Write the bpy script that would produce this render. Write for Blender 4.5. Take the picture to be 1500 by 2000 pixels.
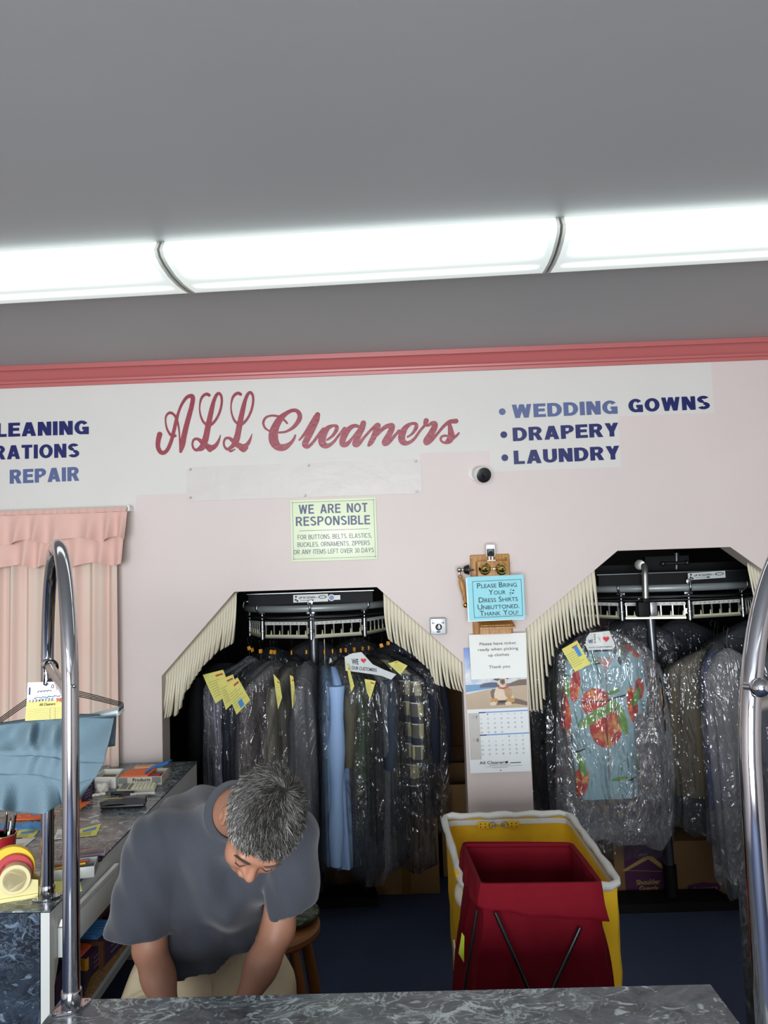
import bpy, bmesh, math, random
import numpy as np
from mathutils import Vector, Matrix, Euler, noise as mnoise
for o in list(bpy.data.objects): bpy.data.objects.remove(o)
S = bpy.context.scene; C = S.collection
PI = math.pi
# ------------------------------------------------------------------ camera
_f = 1500.0; _p = math.radians(4.2); _yw = 25/1500.0; _r = .0335
_Fh = Vector((-math.sin(_yw), math.cos(_yw), 0)); _Rh = Vector((math.cos(_yw), math.sin(_yw), 0)); _Z = Vector((0, 0, 1))
_F = _Fh*math.cos(_p)+_Z*math.sin(_p); _U0 = -_Fh*math.sin(_p)+_Z*math.cos(_p)
_R = _Rh*math.cos(_r)-_U0*math.sin(_r); _U = _Rh*math.sin(_r)+_U0*math.cos(_r)
EYE = Vector((0, 0, 1.78))
cd = bpy.data.cameras.new('camera'); cam = bpy.data.objects.new('camera', cd); C.objects.link(cam)
cam.matrix_world = Matrix((( _R.x, _U.x, -_F.x, EYE.x), (_R.y, _U.y, -_F.y, EYE.y), (_R.z, _U.z, -_F.z, EYE.z), (0, 0, 0, 1)))
cd.sensor_fit = 'HORIZONTAL'; cd.sensor_width = 36; cd.lens = 36*_f/1500; cd.clip_start = .05
S.camera = cam
# ------------------------------------------------------------------ light and exposure
S.view_settings.view_transform = 'Standard'; S.view_settings.look = 'None'
S.view_settings.exposure = 0.0; S.view_settings.gamma = 1.0; S.view_settings.use_curve_mapping = False
LAMP = 2.9
FILL = 420.0
w = bpy.data.worlds.new('world'); S.world = w; w.use_nodes = True
w.node_tree.nodes['Background'].inputs[0].default_value = (.8, .9, 1, 1); w.node_tree.nodes['Background'].inputs[1].default_value = .6
def area(name, loc, rot, sx, sy, power, col):
    l = bpy.data.lights.new(name, 'AREA'); l.shape = 'RECTANGLE'; l.size = sx; l.size_y = sy; l.energy = power; l.color = col
    o = bpy.data.objects.new(name, l); C.objects.link(o); o.location = loc; o.rotation_euler = rot; return o
area('front_fill', (-.5, -3.42, 1.45), (PI/2, 0, 0), 3.2, 2.2, FILL, (.93, .97, 1))  # added fill lamp at the unseen shop front, brightens the whole room
S.cycles.transparent_max_bounces = 40; S.cycles.max_bounces = 8; S.cycles.diffuse_bounces = 4; S.cycles.glossy_bounces = 4
S.cycles.transmission_bounces = 6; S.cycles.caustics_reflective = False; S.cycles.caustics_refractive = False
S.cycles.use_denoising = True; S.cycles.sample_clamp_indirect = 4
# ------------------------------------------------------------------ points from the photograph's pixels
def ray(px, py): return _F+_R*((px-750)/_f)-_U*((py-1000)/_f)
def PY(px, py, y): v = ray(px, py); return EYE+v*(y/v.y)
def PZ(px, py, z): v = ray(px, py); return EYE+v*((z-1.78)/v.z)
def PX(px, py, x): v = ray(px, py); return EYE+v*(x/v.x)
WY = 3.7            # front face of the back wall
def WP(px, py, d=0): return PY(px, py, WY-d)
# ------------------------------------------------------------------ materials
def lin(c):
    if isinstance(c, str): c = [int(c[i:i+2], 16)/255 for i in (0, 2, 4)]
    return [(v/12.92 if v <= .04045 else ((v+.055)/1.055)**2.4) for v in c]
_mc = {}
def M(name, col=None, rough=.5, metal=0, bump=0, bscale=30, spec=None, emit=0, sub=0, coat=0, mott=0, mscale=6):
    if name in _mc: return _mc[name]
    m = bpy.data.materials.new(name); m.use_nodes = True; _mc[name] = m
    nt = m.node_tree; b = nt.nodes['Principled BSDF']; c = (*lin(col), 1)
    b.inputs['Base Color'].default_value = c; b.inputs['Roughness'].default_value = rough; b.inputs['Metallic'].default_value = metal
    if spec is not None: b.inputs['Specular IOR Level'].default_value = spec
    if coat: b.inputs['Coat Weight'].default_value = coat
    if emit: b.inputs['Emission Color'].default_value = c; b.inputs['Emission Strength'].default_value = emit
    if bump or mott: tc = nt.nodes.new('ShaderNodeTexCoord')
    if bump:
        n = nt.nodes.new('ShaderNodeTexNoise'); n.inputs['Scale'].default_value = bscale; n.inputs['Detail'].default_value = 4
        bu = nt.nodes.new('ShaderNodeBump'); bu.inputs['Strength'].default_value = bump; bu.inputs['Distance'].default_value = .01
        nt.links.new(tc.outputs['Object'], n.inputs['Vector']); nt.links.new(n.outputs['Fac'], bu.inputs['Height']); nt.links.new(bu.outputs['Normal'], b.inputs['Normal'])
    if mott:
        n = nt.nodes.new('ShaderNodeTexNoise'); n.inputs['Scale'].default_value = mscale; n.inputs['Detail'].default_value = 6
        mx = nt.nodes.new('ShaderNodeMix'); mx.data_type = 'RGBA'
        mx.inputs[6].default_value = tuple(v*(1-mott) for v in c[:3])+(1,); mx.inputs[7].default_value = tuple(min(1, v*(1+mott)) for v in c[:3])+(1,)
        nt.links.new(tc.outputs['Object'], n.inputs['Vector']); nt.links.new(n.outputs['Fac'], mx.inputs[0]); nt.links.new(mx.outputs[2], b.inputs['Base Color'])
    return m
class NT:
    """small node-writing helper"""
    def __init__(s, m): s.m = m; m.use_nodes = True; s.t = m.node_tree; s.b = s.t.nodes.get('Principled BSDF')
    def n(s, typ, **k):
        nd = s.t.nodes.new('ShaderNode'+typ)
        for a, v in k.items(): setattr(nd, a, v)
        return nd
    def l(s, a, b): s.t.links.new(a, b)
    def set(s, sock, v):
        if hasattr(v, 'links') or isinstance(v, bpy.types.NodeSocket): s.l(v, sock)
        else: sock.default_value = v
    def math(s, op, a, b=0, c=0, clamp=False):
        nd = s.n('Math', operation=op, use_clamp=clamp)
        s.set(nd.inputs[0], a); s.set(nd.inputs[1], b); s.set(nd.inputs[2], c); return nd.outputs[0]
    def mix(s, f, a, b):
        nd = s.n('Mix', data_type='RGBA'); s.set(nd.inputs[0], f)
        s.set(nd.inputs[6], a if not isinstance(a, str) else (*lin(a), 1)); s.set(nd.inputs[7], b if not isinstance(b, str) else (*lin(b), 1)); return nd.outputs[2]
    def coord(s, w='Object'): return s.n('TexCoord').outputs[w]
    def noise(s, vec, scale, detail=4, dist=0, rough=.5, out='Fac'):
        nd = s.n('TexNoise'); s.l(vec, nd.inputs['Vector']); nd.inputs['Scale'].default_value = scale; nd.inputs['Detail'].default_value = detail
        nd.inputs['Distortion'].default_value = dist; nd.inputs['Roughness'].default_value = rough; return nd.outputs[out]
    def ramp(s, f, stops, interp='LINEAR'):
        nd = s.n('ValToRGB'); s.l(f, nd.inputs[0]); cr = nd.color_ramp; cr.interpolation = interp
        while len(cr.elements) < len(stops): cr.elements.new(.5)
        for e, (p, c) in zip(cr.elements, stops):
            e.position = p; e.color = (*lin(c), 1) if isinstance(c, str) else (c, c, c, 1)
        return nd.outputs[0]
    def bump(s, h, st=.3, d=.01):
        nd = s.n('Bump'); nd.inputs['Strength'].default_value = st; nd.inputs['Distance'].default_value = d; s.l(h, nd.inputs['Height']); s.l(nd.outputs[0], s.b.inputs['Normal']); return nd.outputs[0]
    def sep(s, v): nd = s.n('SeparateXYZ'); s.l(v, nd.inputs[0]); return nd.outputs
def newmat(name, rough=.5):
    m = bpy.data.materials.new(name); n = NT(m); n.b.inputs['Roughness'].default_value = rough; _mc[name] = m; return n
# ------------------------------------------------------------------ geometry collector
def frame(d):
    d = Vector(d).normalized(); a = Vector((0, 0, 1)) if abs(d.z) < .9 else Vector((1, 0, 0))
    u = d.cross(a).normalized(); return u, d.cross(u).normalized(), d
def catmull(pts, n=8):
    P = [np.array(p, float) for p in pts]; out = []
    for i in range(len(P)-1):
        a = P[max(i-1, 0)]; b = P[i]; c = P[i+1]; e = P[min(i+2, len(P)-1)]
        for k in range(n):
            t = k/n; out.append(.5*((2*b)+(-a+c)*t+(2*a-5*b+4*c-e)*t*t+(-a+3*b-3*c+e)*t**3))
    out.append(P[-1]); return out
class MB:
    def __init__(s): s.v = []; s.f = []; s.m = []
    def add(s, vs, fs, m=0):
        o = len(s.v); s.v += [tuple(v) for v in vs]; s.f += [tuple(i+o for i in f) for f in fs]; s.m += [m]*len(fs); return s
    def box(s, c, size, R=None, m=0, bev=0):
        hx, hy, hz = [v/2 for v in size]; c = Vector(c)
        if bev:
            bm = bmesh.new(); bmesh.ops.create_cube(bm, size=1, matrix=Matrix.Diagonal((*size, 1)))
            bmesh.ops.bevel(bm, geom=bm.edges[:], offset=bev, segments=2, affect='EDGES', profile=.5)
            vs = [v.co.copy() for v in bm.verts]; bm.verts.index_update(); fs = [[v.index for v in f.verts] for f in bm.faces]; bm.free()
        else:
            vs = [Vector((x, y, z)) for x in (-hx, hx) for y in (-hy, hy) for z in (-hz, hz)]
            fs = [(0, 1, 3, 2), (4, 6, 7, 5), (0, 4, 5, 1), (2, 3, 7, 6), (0, 2, 6, 4), (1, 5, 7, 3)]
        if R is not None: vs = [R @ v for v in vs]
        return s.add([v+c for v in vs], fs, m)
    def prism(s, poly, off, m=0):
        """planar outline poly pushed along off"""
        n = len(poly); off = Vector(off); a = [Vector(p) for p in poly]; b = [p+off for p in a]
        return s.add(a+b, [tuple(range(n))[::-1], tuple(range(n, 2*n))]+[(i, (i+1) % n, n+(i+1) % n, n+i) for i in range(n)], m)
    def rings(s, R, cap=True, closed=True, m=0):
        n = len(R[0]); o = []; fs = []
        for r in R: o += r
        for i in range(len(R)-1):
            for j in range(n if closed else n-1):
                k = (j+1) % n; fs.append((i*n+j, i*n+k, (i+1)*n+k, (i+1)*n+j))
        if cap and closed: fs += [tuple(range(n))[::-1], tuple((len(R)-1)*n+j for j in range(n))]
        return s.add(o, fs, m)
    def tube(s, pts, r, n=12, m=0, cap=True, closed=False):
        pts = [Vector(p) for p in pts]; R = []
        d0 = (pts[1]-pts[0]).normalized(); u, v, _ = frame(d0)
        for i, p in enumerate(pts):
            if closed: t = (pts[(i+1) % len(pts)]-pts[i-1]).normalized()
            else: t = (pts[min(i+1, len(pts)-1)]-pts[max(i-1, 0)]).normalized()
            u = (u-t*u.dot(t)).normalized(); v = t.cross(u)
            rr = r[i] if isinstance(r, (list, tuple)) else r
            R.append([p+(u*math.cos(a)+v*math.sin(a))*rr for a in [2*PI*k/n for k in range(n)]])
        if closed: R.append(R[0]); cap = False
        return s.rings(R, cap, m=m)
    def cyl(s, a, b, r, n=20, m=0, r2=None): return s.tube([a, b], [r, r if r2 is None else r2], n, m)
    def lathe(s, base, axis, prof, n=24, m=0):
        u, v, d = frame(axis); base = Vector(base)
        return s.rings([[base+d*h+(u*math.cos(a)+v*math.sin(a))*max(r, 1e-5) for a in [2*PI*k/n for k in range(n)]] for r, h in prof], m=m)
    def ball(s, c, r, m=0, n=16):
        rx = r if isinstance(r, (tuple, list)) else (r, r, r); c = Vector(c)
        return s.rings([[c+Vector((rx[0]*math.sin(t)*math.cos(a), rx[1]*math.sin(t)*math.sin(a), rx[2]*math.cos(t))) for a in [2*PI*k/n for k in range(n)]] for t in [max(.01, min(PI-.01, PI*i/(n//2))) for i in range(n//2+1)]], m=m)
    def grid(s, fn, nu, nv, m=0):
        vs = [fn(i/nu, j/nv) for j in range(nv+1) for i in range(nu+1)]
        return s.add(vs, [(j*(nu+1)+i, j*(nu+1)+i+1, (j+1)*(nu+1)+i+1, (j+1)*(nu+1)+i) for j in range(nv) for i in range(nu)], m)
    def text(s, body, o, u, v, width=None, cap=None, m=0, bold=0, center=False, lift=.0006, sl=0):
        """letters with baseline from o along unit u, up along unit v"""
        vs, fs, x0, x1 = glyphs(body, bold); o = Vector(o); u = Vector(u).normalized(); v = Vector(v).normalized(); nn = u.cross(v)
        sy = cap/_H; sx = sy if width is None else width/(x1-x0)
        xo = (x0+x1)/2 if center else x0
        return s.add([o+u*((x-xo)*sx+y*sl*sy)+v*(y*sy)+nn*lift for x, y in vs], fs, m)
    def build(s, name, mat, parent=None, smooth=True, origin=None, angle=40, flat=False):
        me = bpy.data.meshes.new(name)
        po = Vector((0, 0, 0)); q = parent
        while q: po += q.location; q = q.parent
        o = bpy.data.objects.new(name, me)
        if parent: o.parent = parent
        elif origin is not None: po = Vector(origin); o.location = po
        elif s.v:
            a = np.array(s.v); po = Vector(((a[:, 0].min()+a[:, 0].max())/2, (a[:, 1].min()+a[:, 1].max())/2, a[:, 2].min())); o.location = po
        me.from_pydata([(x-po.x, y-po.y, z-po.z) for x, y, z in s.v], [], s.f)
        for mm in (mat if isinstance(mat, (list, tuple)) else [mat]): me.materials.append(mm)
        if len(me.materials) > 1: me.polygons.foreach_set('material_index', s.m)
        bm = bmesh.new(); bm.from_mesh(me)
        if flat:
            bm.normal_update(); bmesh.ops.reverse_faces(bm, faces=[f for f in bm.faces if f.normal.y > 0])
        else: bmesh.ops.recalc_face_normals(bm, faces=bm.faces[:])
        if smooth:
            for f in bm.faces: f.smooth = True
            for e in bm.edges:
                if len(e.link_faces) == 2 and e.calc_face_angle(0) > math.radians(angle): e.smooth = False
        bm.to_mesh(me); bm.free(); me.update(); C.objects.link(o); return o
_gl = {}
def glyphs(body, bold=0):
    k = (body, bold)
    if k not in _gl:
        c = bpy.data.curves.new('t', 'FONT'); c.body = body; c.offset = bold; c.resolution_u = 4
        o = bpy.data.objects.new('t', c); C.objects.link(o); dg = bpy.context.evaluated_depsgraph_get()
        me = o.evaluated_get(dg).to_mesh(); vs = [(v.co.x, v.co.y) for v in me.vertices]; fs = [tuple(p.vertices) for p in me.polygons]
        bpy.data.objects.remove(o); bpy.data.curves.remove(c)
        _gl[k] = (vs, fs, min(v[0] for v in vs), max(v[0] for v in vs))
    return _gl[k]
_H = 1.0; _H = max(v[1] for v in glyphs('H')[0])
def tag(o, label=None, cat=None, group=None, kind=None):
    if label: o['label'] = label
    if cat: o['category'] = cat
    if group: o['group'] = group
    if kind: o['kind'] = kind
    return o
def thing(name, loc, label, cat, group=None):
    o = bpy.data.objects.new(name, None); C.objects.link(o); o.location = loc; o.empty_display_size = .1; return tag(o, label, cat, group)
def struct(o): o['kind'] = 'structure'; return o
def rz(a): return Matrix.Rotation(a, 3, 'Z')
def rx(a): return Matrix.Rotation(a, 3, 'X')
def ry(a): return Matrix.Rotation(a, 3, 'Y')
def copy_tree(o, parent=None):
    c = o.copy(); C.objects.link(c); c.parent = parent
    for ch in [q for q in bpy.data.objects if q.parent == o]: copy_tree(ch, c)
    return c
X3 = Vector((1, 0, 0)); Y3 = Vector((0, 1, 0)); Z3 = Vector((0, 0, 1))
# common materials
chrome = M('chrome', 'BDBDC2', .09, 1); steel = M('dull_steel', '9A9CA0', .32, 1, bump=.05, bscale=60); black_m = M('black_enamel', '0C0D10', .3)
brass = M('brass', 'C9B068', .16, 1); white_p = M('white_plastic', 'EDEDEA', .35); black_p = M('black_plastic', '101114', .35)
paper = M('white_paper', 'E9ECE8', .7, bump=.08, bscale=14); ink = M('black_ink', '15161C', .6); navy_ink = M('navy_ink', '1B2060', .4)
yellow_paper = M('yellow_ticket_paper', 'E6E07A', .7); blue_tag = M('blue_sticker', '3F8FD6', .6); orange_p = M('orange_card', 'E8703C', .65); blue_card = M('blue_card', '4E90CC', .6)
wire_m = M('dark_wire', '1C1A1A', .35, .6); red_ink = M('red_ink', 'C03A35', .6); grey_ink = M('grey_ink', '7C8078', .7)
# ------------------------------------------------------------------ room shell
n = newmat('back_wall_paint', .55); co = n.n('NewGeometry').outputs['Position']; sx, sy, sz = n.sep(co)
def bx_mask(x0, x1, z0, z1):
    a = n.math('MULTIPLY', n.math('GREATER_THAN', sx, x0), n.math('LESS_THAN', sx, x1)); b = n.math('MULTIPLY', n.math('GREATER_THAN', sz, z0), n.math('LESS_THAN', sz, z1))
    return n.math('MULTIPLY', a, b)
def wxz(px, py): q = WP(px, py); return q.x, q.z
pa = wxz(265, 967); pb = wxz(820, 885); pc = wxz(960, 870); pd = wxz(1213, 912); pe = wxz(1395, 806)
mk = bx_mask(-4, pa[0], wxz(200, 1000)[1]-.0, 3)
for bb in ((pa[0]-.01, pb[0], pa[1]), (pb[0]-.01, pc[0], pb[1]), (pc[0]-.01, pd[0], pd[1]), (pd[0]-.01, pe[0], pe[1])):
    mk = n.math('MAXIMUM', mk, bx_mask(bb[0], bb[1], bb[2], 3))
nz = n.noise(co, 3, 3)
col = n.mix(mk, n.mix(nz, 'CDC1BD', 'D4C8C4'), n.mix(nz, 'CCCAC5', 'D3D1CC'))
n.l(col, n.b.inputs['Base Color']); n.bump(n.noise(co, 55, 3), .12, .004)
wallpaint = n.m
reveal = M('reveal_paint', 'BDB3AC', .6)
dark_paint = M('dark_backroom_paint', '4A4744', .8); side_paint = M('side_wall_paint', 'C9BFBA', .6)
n = newmat('ceiling_paint', .55); co = n.coord(); n.l(n.mix(n.noise(co, 1.2, 3), 'A5A6A6', 'AEAFAF'), n.b.inputs['Base Color']); n.bump(n.noise(co, 18, 4), .1, .004); ceilm = n.m
n = newmat('blue_carpet', .95); co = n.coord(); nz = n.noise(co, 220, 3, rough=.7)
wv = n.noise(co, 40, 4); n.l(n.mix(n.ramp(nz, [(.3, 0), (.7, 1)]), '28334A', '4A587A'), n.b.inputs['Base Color']); n.bump(nz, .8, .01); carpet = n.m
n = newmat('speckled_concrete', .85); co = n.coord(); n.l(n.mix(n.ramp(n.noise(co, 60, 4, rough=.8), [(.42, 0), (.6, 1)]), '6F6A52', 'A59E80'), n.b.inputs['Base Color']); concrete = n.m
ZC = 2.82
ARL = [(-1.151, 0), (-1.151, 1.303), (-.794, 1.692), (-.108, 1.692), (.287, 1.322), (.287, 0)]
ARR = [(.592, 0), (.592, 1.471), (1.049, 1.827), (1.585, 1.827), (2.04, 1.471), (2.04, 0)]
WT = .12
b = MB()
def wq(*p): b.prism([(x, WY, z) for x, z in p], (0, WT, 0))
XL, XR = -3.2, 3.2
xs = [ARL[0], ARL[1], ARL[2], ARL[3], ARL[4], ARL[5], ARR[0], ARR[1], ARR[2], ARR[3], ARR[4], ARR[5]]
def colquad(xa, za, xb, zb, wi=0):
    for Y, fl in ((WY, 0), (WY+WT, 1)):
        q = [(xa, Y, za), (xb, Y, zb), (xb, Y, ZC), (xa, Y, ZC)]; b.add(q, [(0, 1, 2, 3)])
segs = [(XL, 0, ARL[0][0], 0)]
for A in (ARL, ARR):
    for (xa, za), (xb, zb) in zip(A[1:4], A[2:5]): segs.append((xa, za, xb, zb))
    if A is ARL: segs.append((ARL[5][0], 0, ARR[0][0], 0))
segs.append((ARR[5][0], 0, XR, 0))
for sg in segs: colquad(*sg)
for A in (ARL, ARR):
    for (xa, za), (xb, zb) in zip(A[:-1], A[1:]):
        b.add([(xa, WY, za), (xb, WY, zb), (xb, WY+WT, zb), (xa, WY+WT, za)], [(0, 1, 2, 3)], 1)
struct(b.build('wall_back', [wallpaint, reveal], smooth=False))
YF, YB = -3.5, 9.0
def slab(name, c, size, mat): struct(MB().box(c, size).build(name, mat, smooth=False))
slab('ceiling', (0, (YF+YB)/2, ZC+.05), (XR-XL+.2, YB-YF, .1), ceilm)
slab('floor', (0, (YF+5.6)/2, -.05), (XR-XL+.2, 5.6-YF, .1), carpet)
slab('floor_backroom', (0, (5.6+YB)/2, -.05), (XR-XL+.2, YB-5.6, .1), concrete)
slab('wall_left', (XL-.05, (YF+WY)/2, ZC/2), (.1, WY-YF, ZC), side_paint)
slab('wall_right', (XR+.05, (YF+WY)/2, ZC/2), (.1, WY-YF, ZC), side_paint)
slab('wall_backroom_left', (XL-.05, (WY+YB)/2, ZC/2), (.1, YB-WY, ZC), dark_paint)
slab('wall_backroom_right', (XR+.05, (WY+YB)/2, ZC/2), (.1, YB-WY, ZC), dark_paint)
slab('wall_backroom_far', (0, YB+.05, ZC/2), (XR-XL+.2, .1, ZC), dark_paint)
b = MB()
for c, sz_ in (((-2.65, YF-.05, ZC/2), (1.1, .1, ZC)), ((2.85, YF-.05, ZC/2), (.7, .1, ZC)), ((.2, YF-.05, .15), (4.6, .1, .3)), ((.2, YF-.05, 2.7), (4.6, .1, .24))): b.box(c, sz_)
struct(b.build('wall_front', side_paint, smooth=False))
b = MB()
for x in (-2.1, -.6, .95, 2.5): b.box((x, YF-.03, 1.44), (.06, .08, 2.28))
b.box((.2, YF-.03, .33), (4.6, .08, .06)); b.box((.2, YF-.03, 2.55), (4.6, .08, .06))
wf = struct(b.build('window_1', M('shopfront_aluminium', '8C8F92', .35, .9), smooth=False))
# crown moulding
rose = M('rose_gloss_paint', 'B4605F', .38)
prof = [(0, 2.727), (.012, 2.727), (.014, 2.742), (.022, 2.745), (.024, 2.754), (.034, 2.762), (.052, 2.79), (.058, 2.796), (.07, 2.798), (.072, ZC), (0, ZC)]
b = MB(); b.rings([[Vector((x, WY-d, z)) for d, z in prof] for x in (XL, -.05, .95, XR)], cap=True)
struct(b.build('trim_1', rose, smooth=False))
# floor paint mark in back room
q = PZ(366, 1498, 0)
MB().prism([(q.x+.55*math.cos(a)*(1+.15*math.sin(3*a)), q.y+.75*math.sin(a), .001) for a in [2*PI*k/18 for k in range(18)]], (0, 0, .003)).build('trim_2', M('yellow_floor_paint', 'D2CC18', .7), smooth=False)['kind'] = 'structure'
# ------------------------------------------------------------------ ceiling fixtures
n = newmat('fixture_lens', .35); co = n.coord(); sx, sy, sz = n.sep(co)
def bump1(v, c, wd): return n.math('POWER', 2.718, n.math('MULTIPLY', -1, n.math('POWER', n.math('ABSOLUTE', n.math('DIVIDE', n.math('SUBTRACT', v, c), wd)), 2)))
tub = n.math('MAXIMUM', bump1(sy, -.075, .042), n.math('MULTIPLY', .9, bump1(sy, .065, .022)))
endf = n.math('SUBTRACT', 1, n.math('POWER', n.math('ABSOLUTE', n.math('DIVIDE', sx, .585)), 10), clamp=True)
rip = n.n('TexWave'); rip.wave_profile = 'SIN'; rip.inputs['Scale'].default_value = 60; rip.inputs['Distortion'].default_value = 0
mp = n.n('Mapping'); mp.inputs['Rotation'].default_value = (0, 0, .9); n.l(co, mp.inputs['Vector']); n.l(mp.outputs[0], rip.inputs['Vector'])
side = n.math('MULTIPLY', .3, n.math('GREATER_THAN', sz, -.032)); st = n.math('MULTIPLY', n.math('ADD', n.math('ADD', .17, side), n.math('MULTIPLY', n.math('MULTIPLY', tub, endf), 1.0)), n.math('ADD', .93, n.math('MULTIPLY', rip.outputs['Fac'], .1)))
n.l(n.math('MULTIPLY', st, LAMP), n.b.inputs['Emission Strength']); n.b.inputs['Emission Color'].default_value = (.88, 1, .955, 1); n.b.inputs['Base Color'].default_value = (.8, .84, .82, 1)
lens = n.m; encap = M('fixture_end_cap', 'D5D8CF', .4)
FXA = -.0452
def fixture(cx, cy, label, ang=FXA, tilt=0):
    t = thing('ceiling_light', (cx, cy, ZC), label, 'ceiling light', 'fluorescent fixtures on the ceiling')
    pr_ = [(-.150, 0), (-.163, -.018), (-.174, -.034), (-.16, -.05), (-.12, -.062), (-.05, -.07), (.03, -.068), (.1, -.06), (.15, -.052), (.17, -.046), (.176, -.036), (.155, 0)]
    for nm, x0, x1, mt, gr in (('lens', -.603, .603, lens, 0), ('end_cap', -.612, -.603, encap, .003), ('end_cap', .603, .612, encap, .003)):
        bb = MB(); bb.rings([[Vector((cx+x, cy+y*(1+gr*4), ZC-.001+z*(1+gr*8))) for y, z in pr_] for x in np.linspace(x0, x1, 9 if nm == 'lens' else 2)])
        bb.build(nm, mt, t, angle=60)
    t.rotation_euler = (0, 0, ang); return t
FX0, FY0 = -.085, 2.44
for k, lb in ((-1, 'white fluorescent ceiling fixture at the left edge, left of the whole middle fixture'), (0, 'white fluorescent ceiling fixture whole in view, above the red script lettering'), (1, 'white fluorescent ceiling fixture at the right edge, right of the whole middle fixture')):
    fixture(FX0+k*1.232*math.cos(FXA), FY0+k*1.232*math.sin(FXA), lb)
for y, lb in ((-.9, 'added white fluorescent fill fixture, unseen on the ceiling behind the viewer'), ):
    for k in (-1, 1): fixture(k*1.3, y, lb)  # unseen pair of fixtures added as fill light
# ------------------------------------------------------------------ block capitals drawn stroke by stroke
def block_glyph(ch, t):
    h = t/2; q = []
    def V(x, y0, y1): q.append([(x-h, y0), (x+h, y0), (x+h, y1), (x-h, y1)])
    def H(y, x0, x1, k=.86): yy = min(max(y, h*k), 1-h*k); q.append([(x0, yy-h*k), (x1, yy-h*k), (x1, yy+h*k), (x0, yy+h*k)])
    def D(x0, y0, x1, y1, k=1.0):
        L = math.hypot(x1-x0, y1-y0); a = h*k*L/abs(y1-y0); q.append([(x0-a, y0), (x0+a, y0), (x1+a, y1), (x1-a, y1)])
    def ARC(cx, cy, rx_, ry_, a0, a1, k=.86):
        n_ = max(6, int(abs(a1-a0)/14)); P = []
        for i in range(n_+1):
            a = math.radians(a0+(a1-a0)*i/n_); c_, s_ = math.cos(a), math.sin(a)
            P.append(((cx+rx_*c_, cy+ry_*s_), (cx+(rx_-t)*c_, cy+(ry_-t*k)*s_)))
        for (a, b_), (c2_, d_) in zip(P, P[1:]): q.append([a, b_, d_, c2_])
    w_ = .7
    if ch == 'A': w_ = .78; D(h*1.06, 0, w_/2-.02, 1); D(w_-h*1.06, 0, w_/2+.02, 1); H(.29, w_*.24, w_*.76)
    elif ch == 'B': w_ = .7; V(h, 0, 1); H(1, h, .42); H(.53, h, .42); H(0, h, .44); ARC(.40, .765, .27, .235, -90, 90); ARC(.42, .28, .28, .28, -90, 90)
    elif ch == 'C': w_ = .74; ARC(.39, .5, .39, .5, 38, 322)
    elif ch == 'D': w_ = .74; V(h, 0, 1); H(1, h, .34); H(0, h, .34); ARC(.34, .5, .40, .5, -90, 90)
    elif ch == 'E': w_ = .62; V(h, 0, 1); H(1, h, .62); H(.52, h, .58); H(0, h, .63)
    elif ch == 'F': w_ = .58; V(h, 0, 1); H(1, h, .6); H(.5, h, .54)
    elif ch == 'G': w_ = .78; ARC(.39, .5, .39, .5, 38, 330); H(.44, .42, .77); V(.77-h, 0, .44)
    elif ch == 'H': w_ = .72; V(h, 0, 1); V(w_-h, 0, 1); H(.52, h, w_-h)
    elif ch == 'I': w_ = t; V(h, 0, 1)
    elif ch == 'K': w_ = .74; V(h, 0, 1); D(h*1.2, .32, .60, 1); D(w_-h*1.2, 0, .30, .60)
    elif ch == 'L': w_ = .57; V(h, 0, 1); H(0, h, .57)
    elif ch == 'M': w_ = .86; V(h, 0, 1); V(w_-h, 0, 1); D(h*1.1, 1, w_/2, 0, .8); D(w_-h*1.1, 1, w_/2, 0, .8)
    elif ch == 'N': w_ = .72; V(h, 0, 1); V(w_-h, 0, 1); D(h*1.15, 1, w_-h*1.15, 0)
    elif ch in 'O0': w_ = .8 if ch == 'O' else .6; ARC(w_/2, .5, w_/2, .5, 0, 360)
    elif ch in 'PR':
        w_ = .68 if ch == 'P' else .72; V(h, 0, 1); H(1, h, .40); H(.46, h, .40); ARC(.40, .715, .28, .285, -90, 90)
        if ch == 'R': D(w_-h*1.1, 0, .40, .46)
    elif ch == 'S': w_ = .68; ARC(.34, .735, .32, .265, 25, 275); ARC(.345, .265+.01, .335, .275, 95, -155)
    elif ch == 'T': w_ = .64; V(w_/2, 0, 1); H(1, 0, w_)
    elif ch == 'U': w_ = .72; V(h, .34, 1); V(w_-h, .34, 1); ARC(w_/2, .35, w_/2, .35, 180, 360)
    elif ch == 'V': w_ = .72; D(h*1.1, 1, w_/2, 0); D(w_-h*1.1, 1, w_/2, 0)
    elif ch == 'W': w_ = 1.02; D(h*1.05, 1, w_*.28, 0, .92); D(w_/2, 1, w_*.28, 0, .92); D(w_/2, 1, w_*.72, 0, .92); D(w_-h*1.05, 1, w_*.72, 0, .92)
    elif ch == 'Y': w_ = .72; D(h*1.1, 1, w_/2, .38); D(w_-h*1.1, 1, w_/2, .38); V(w_/2, 0, .44)
    elif ch == 'Z': w_ = .62; H(1, 0, w_); H(0, 0, w_); D(h*1.2, t*.5, w_-h*1.2, 1-t*.5)
    elif ch == '3': w_ = .58; ARC(.28, .74, .27, .26, 150, -90); ARC(.28, .27, .29, .27, 90, -150)
    elif ch == ',': w_ = t; q.append([(0, -.12), (t*.5, -.12), (t, .0), (t, t), (0, t)])
    return q, w_
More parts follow.
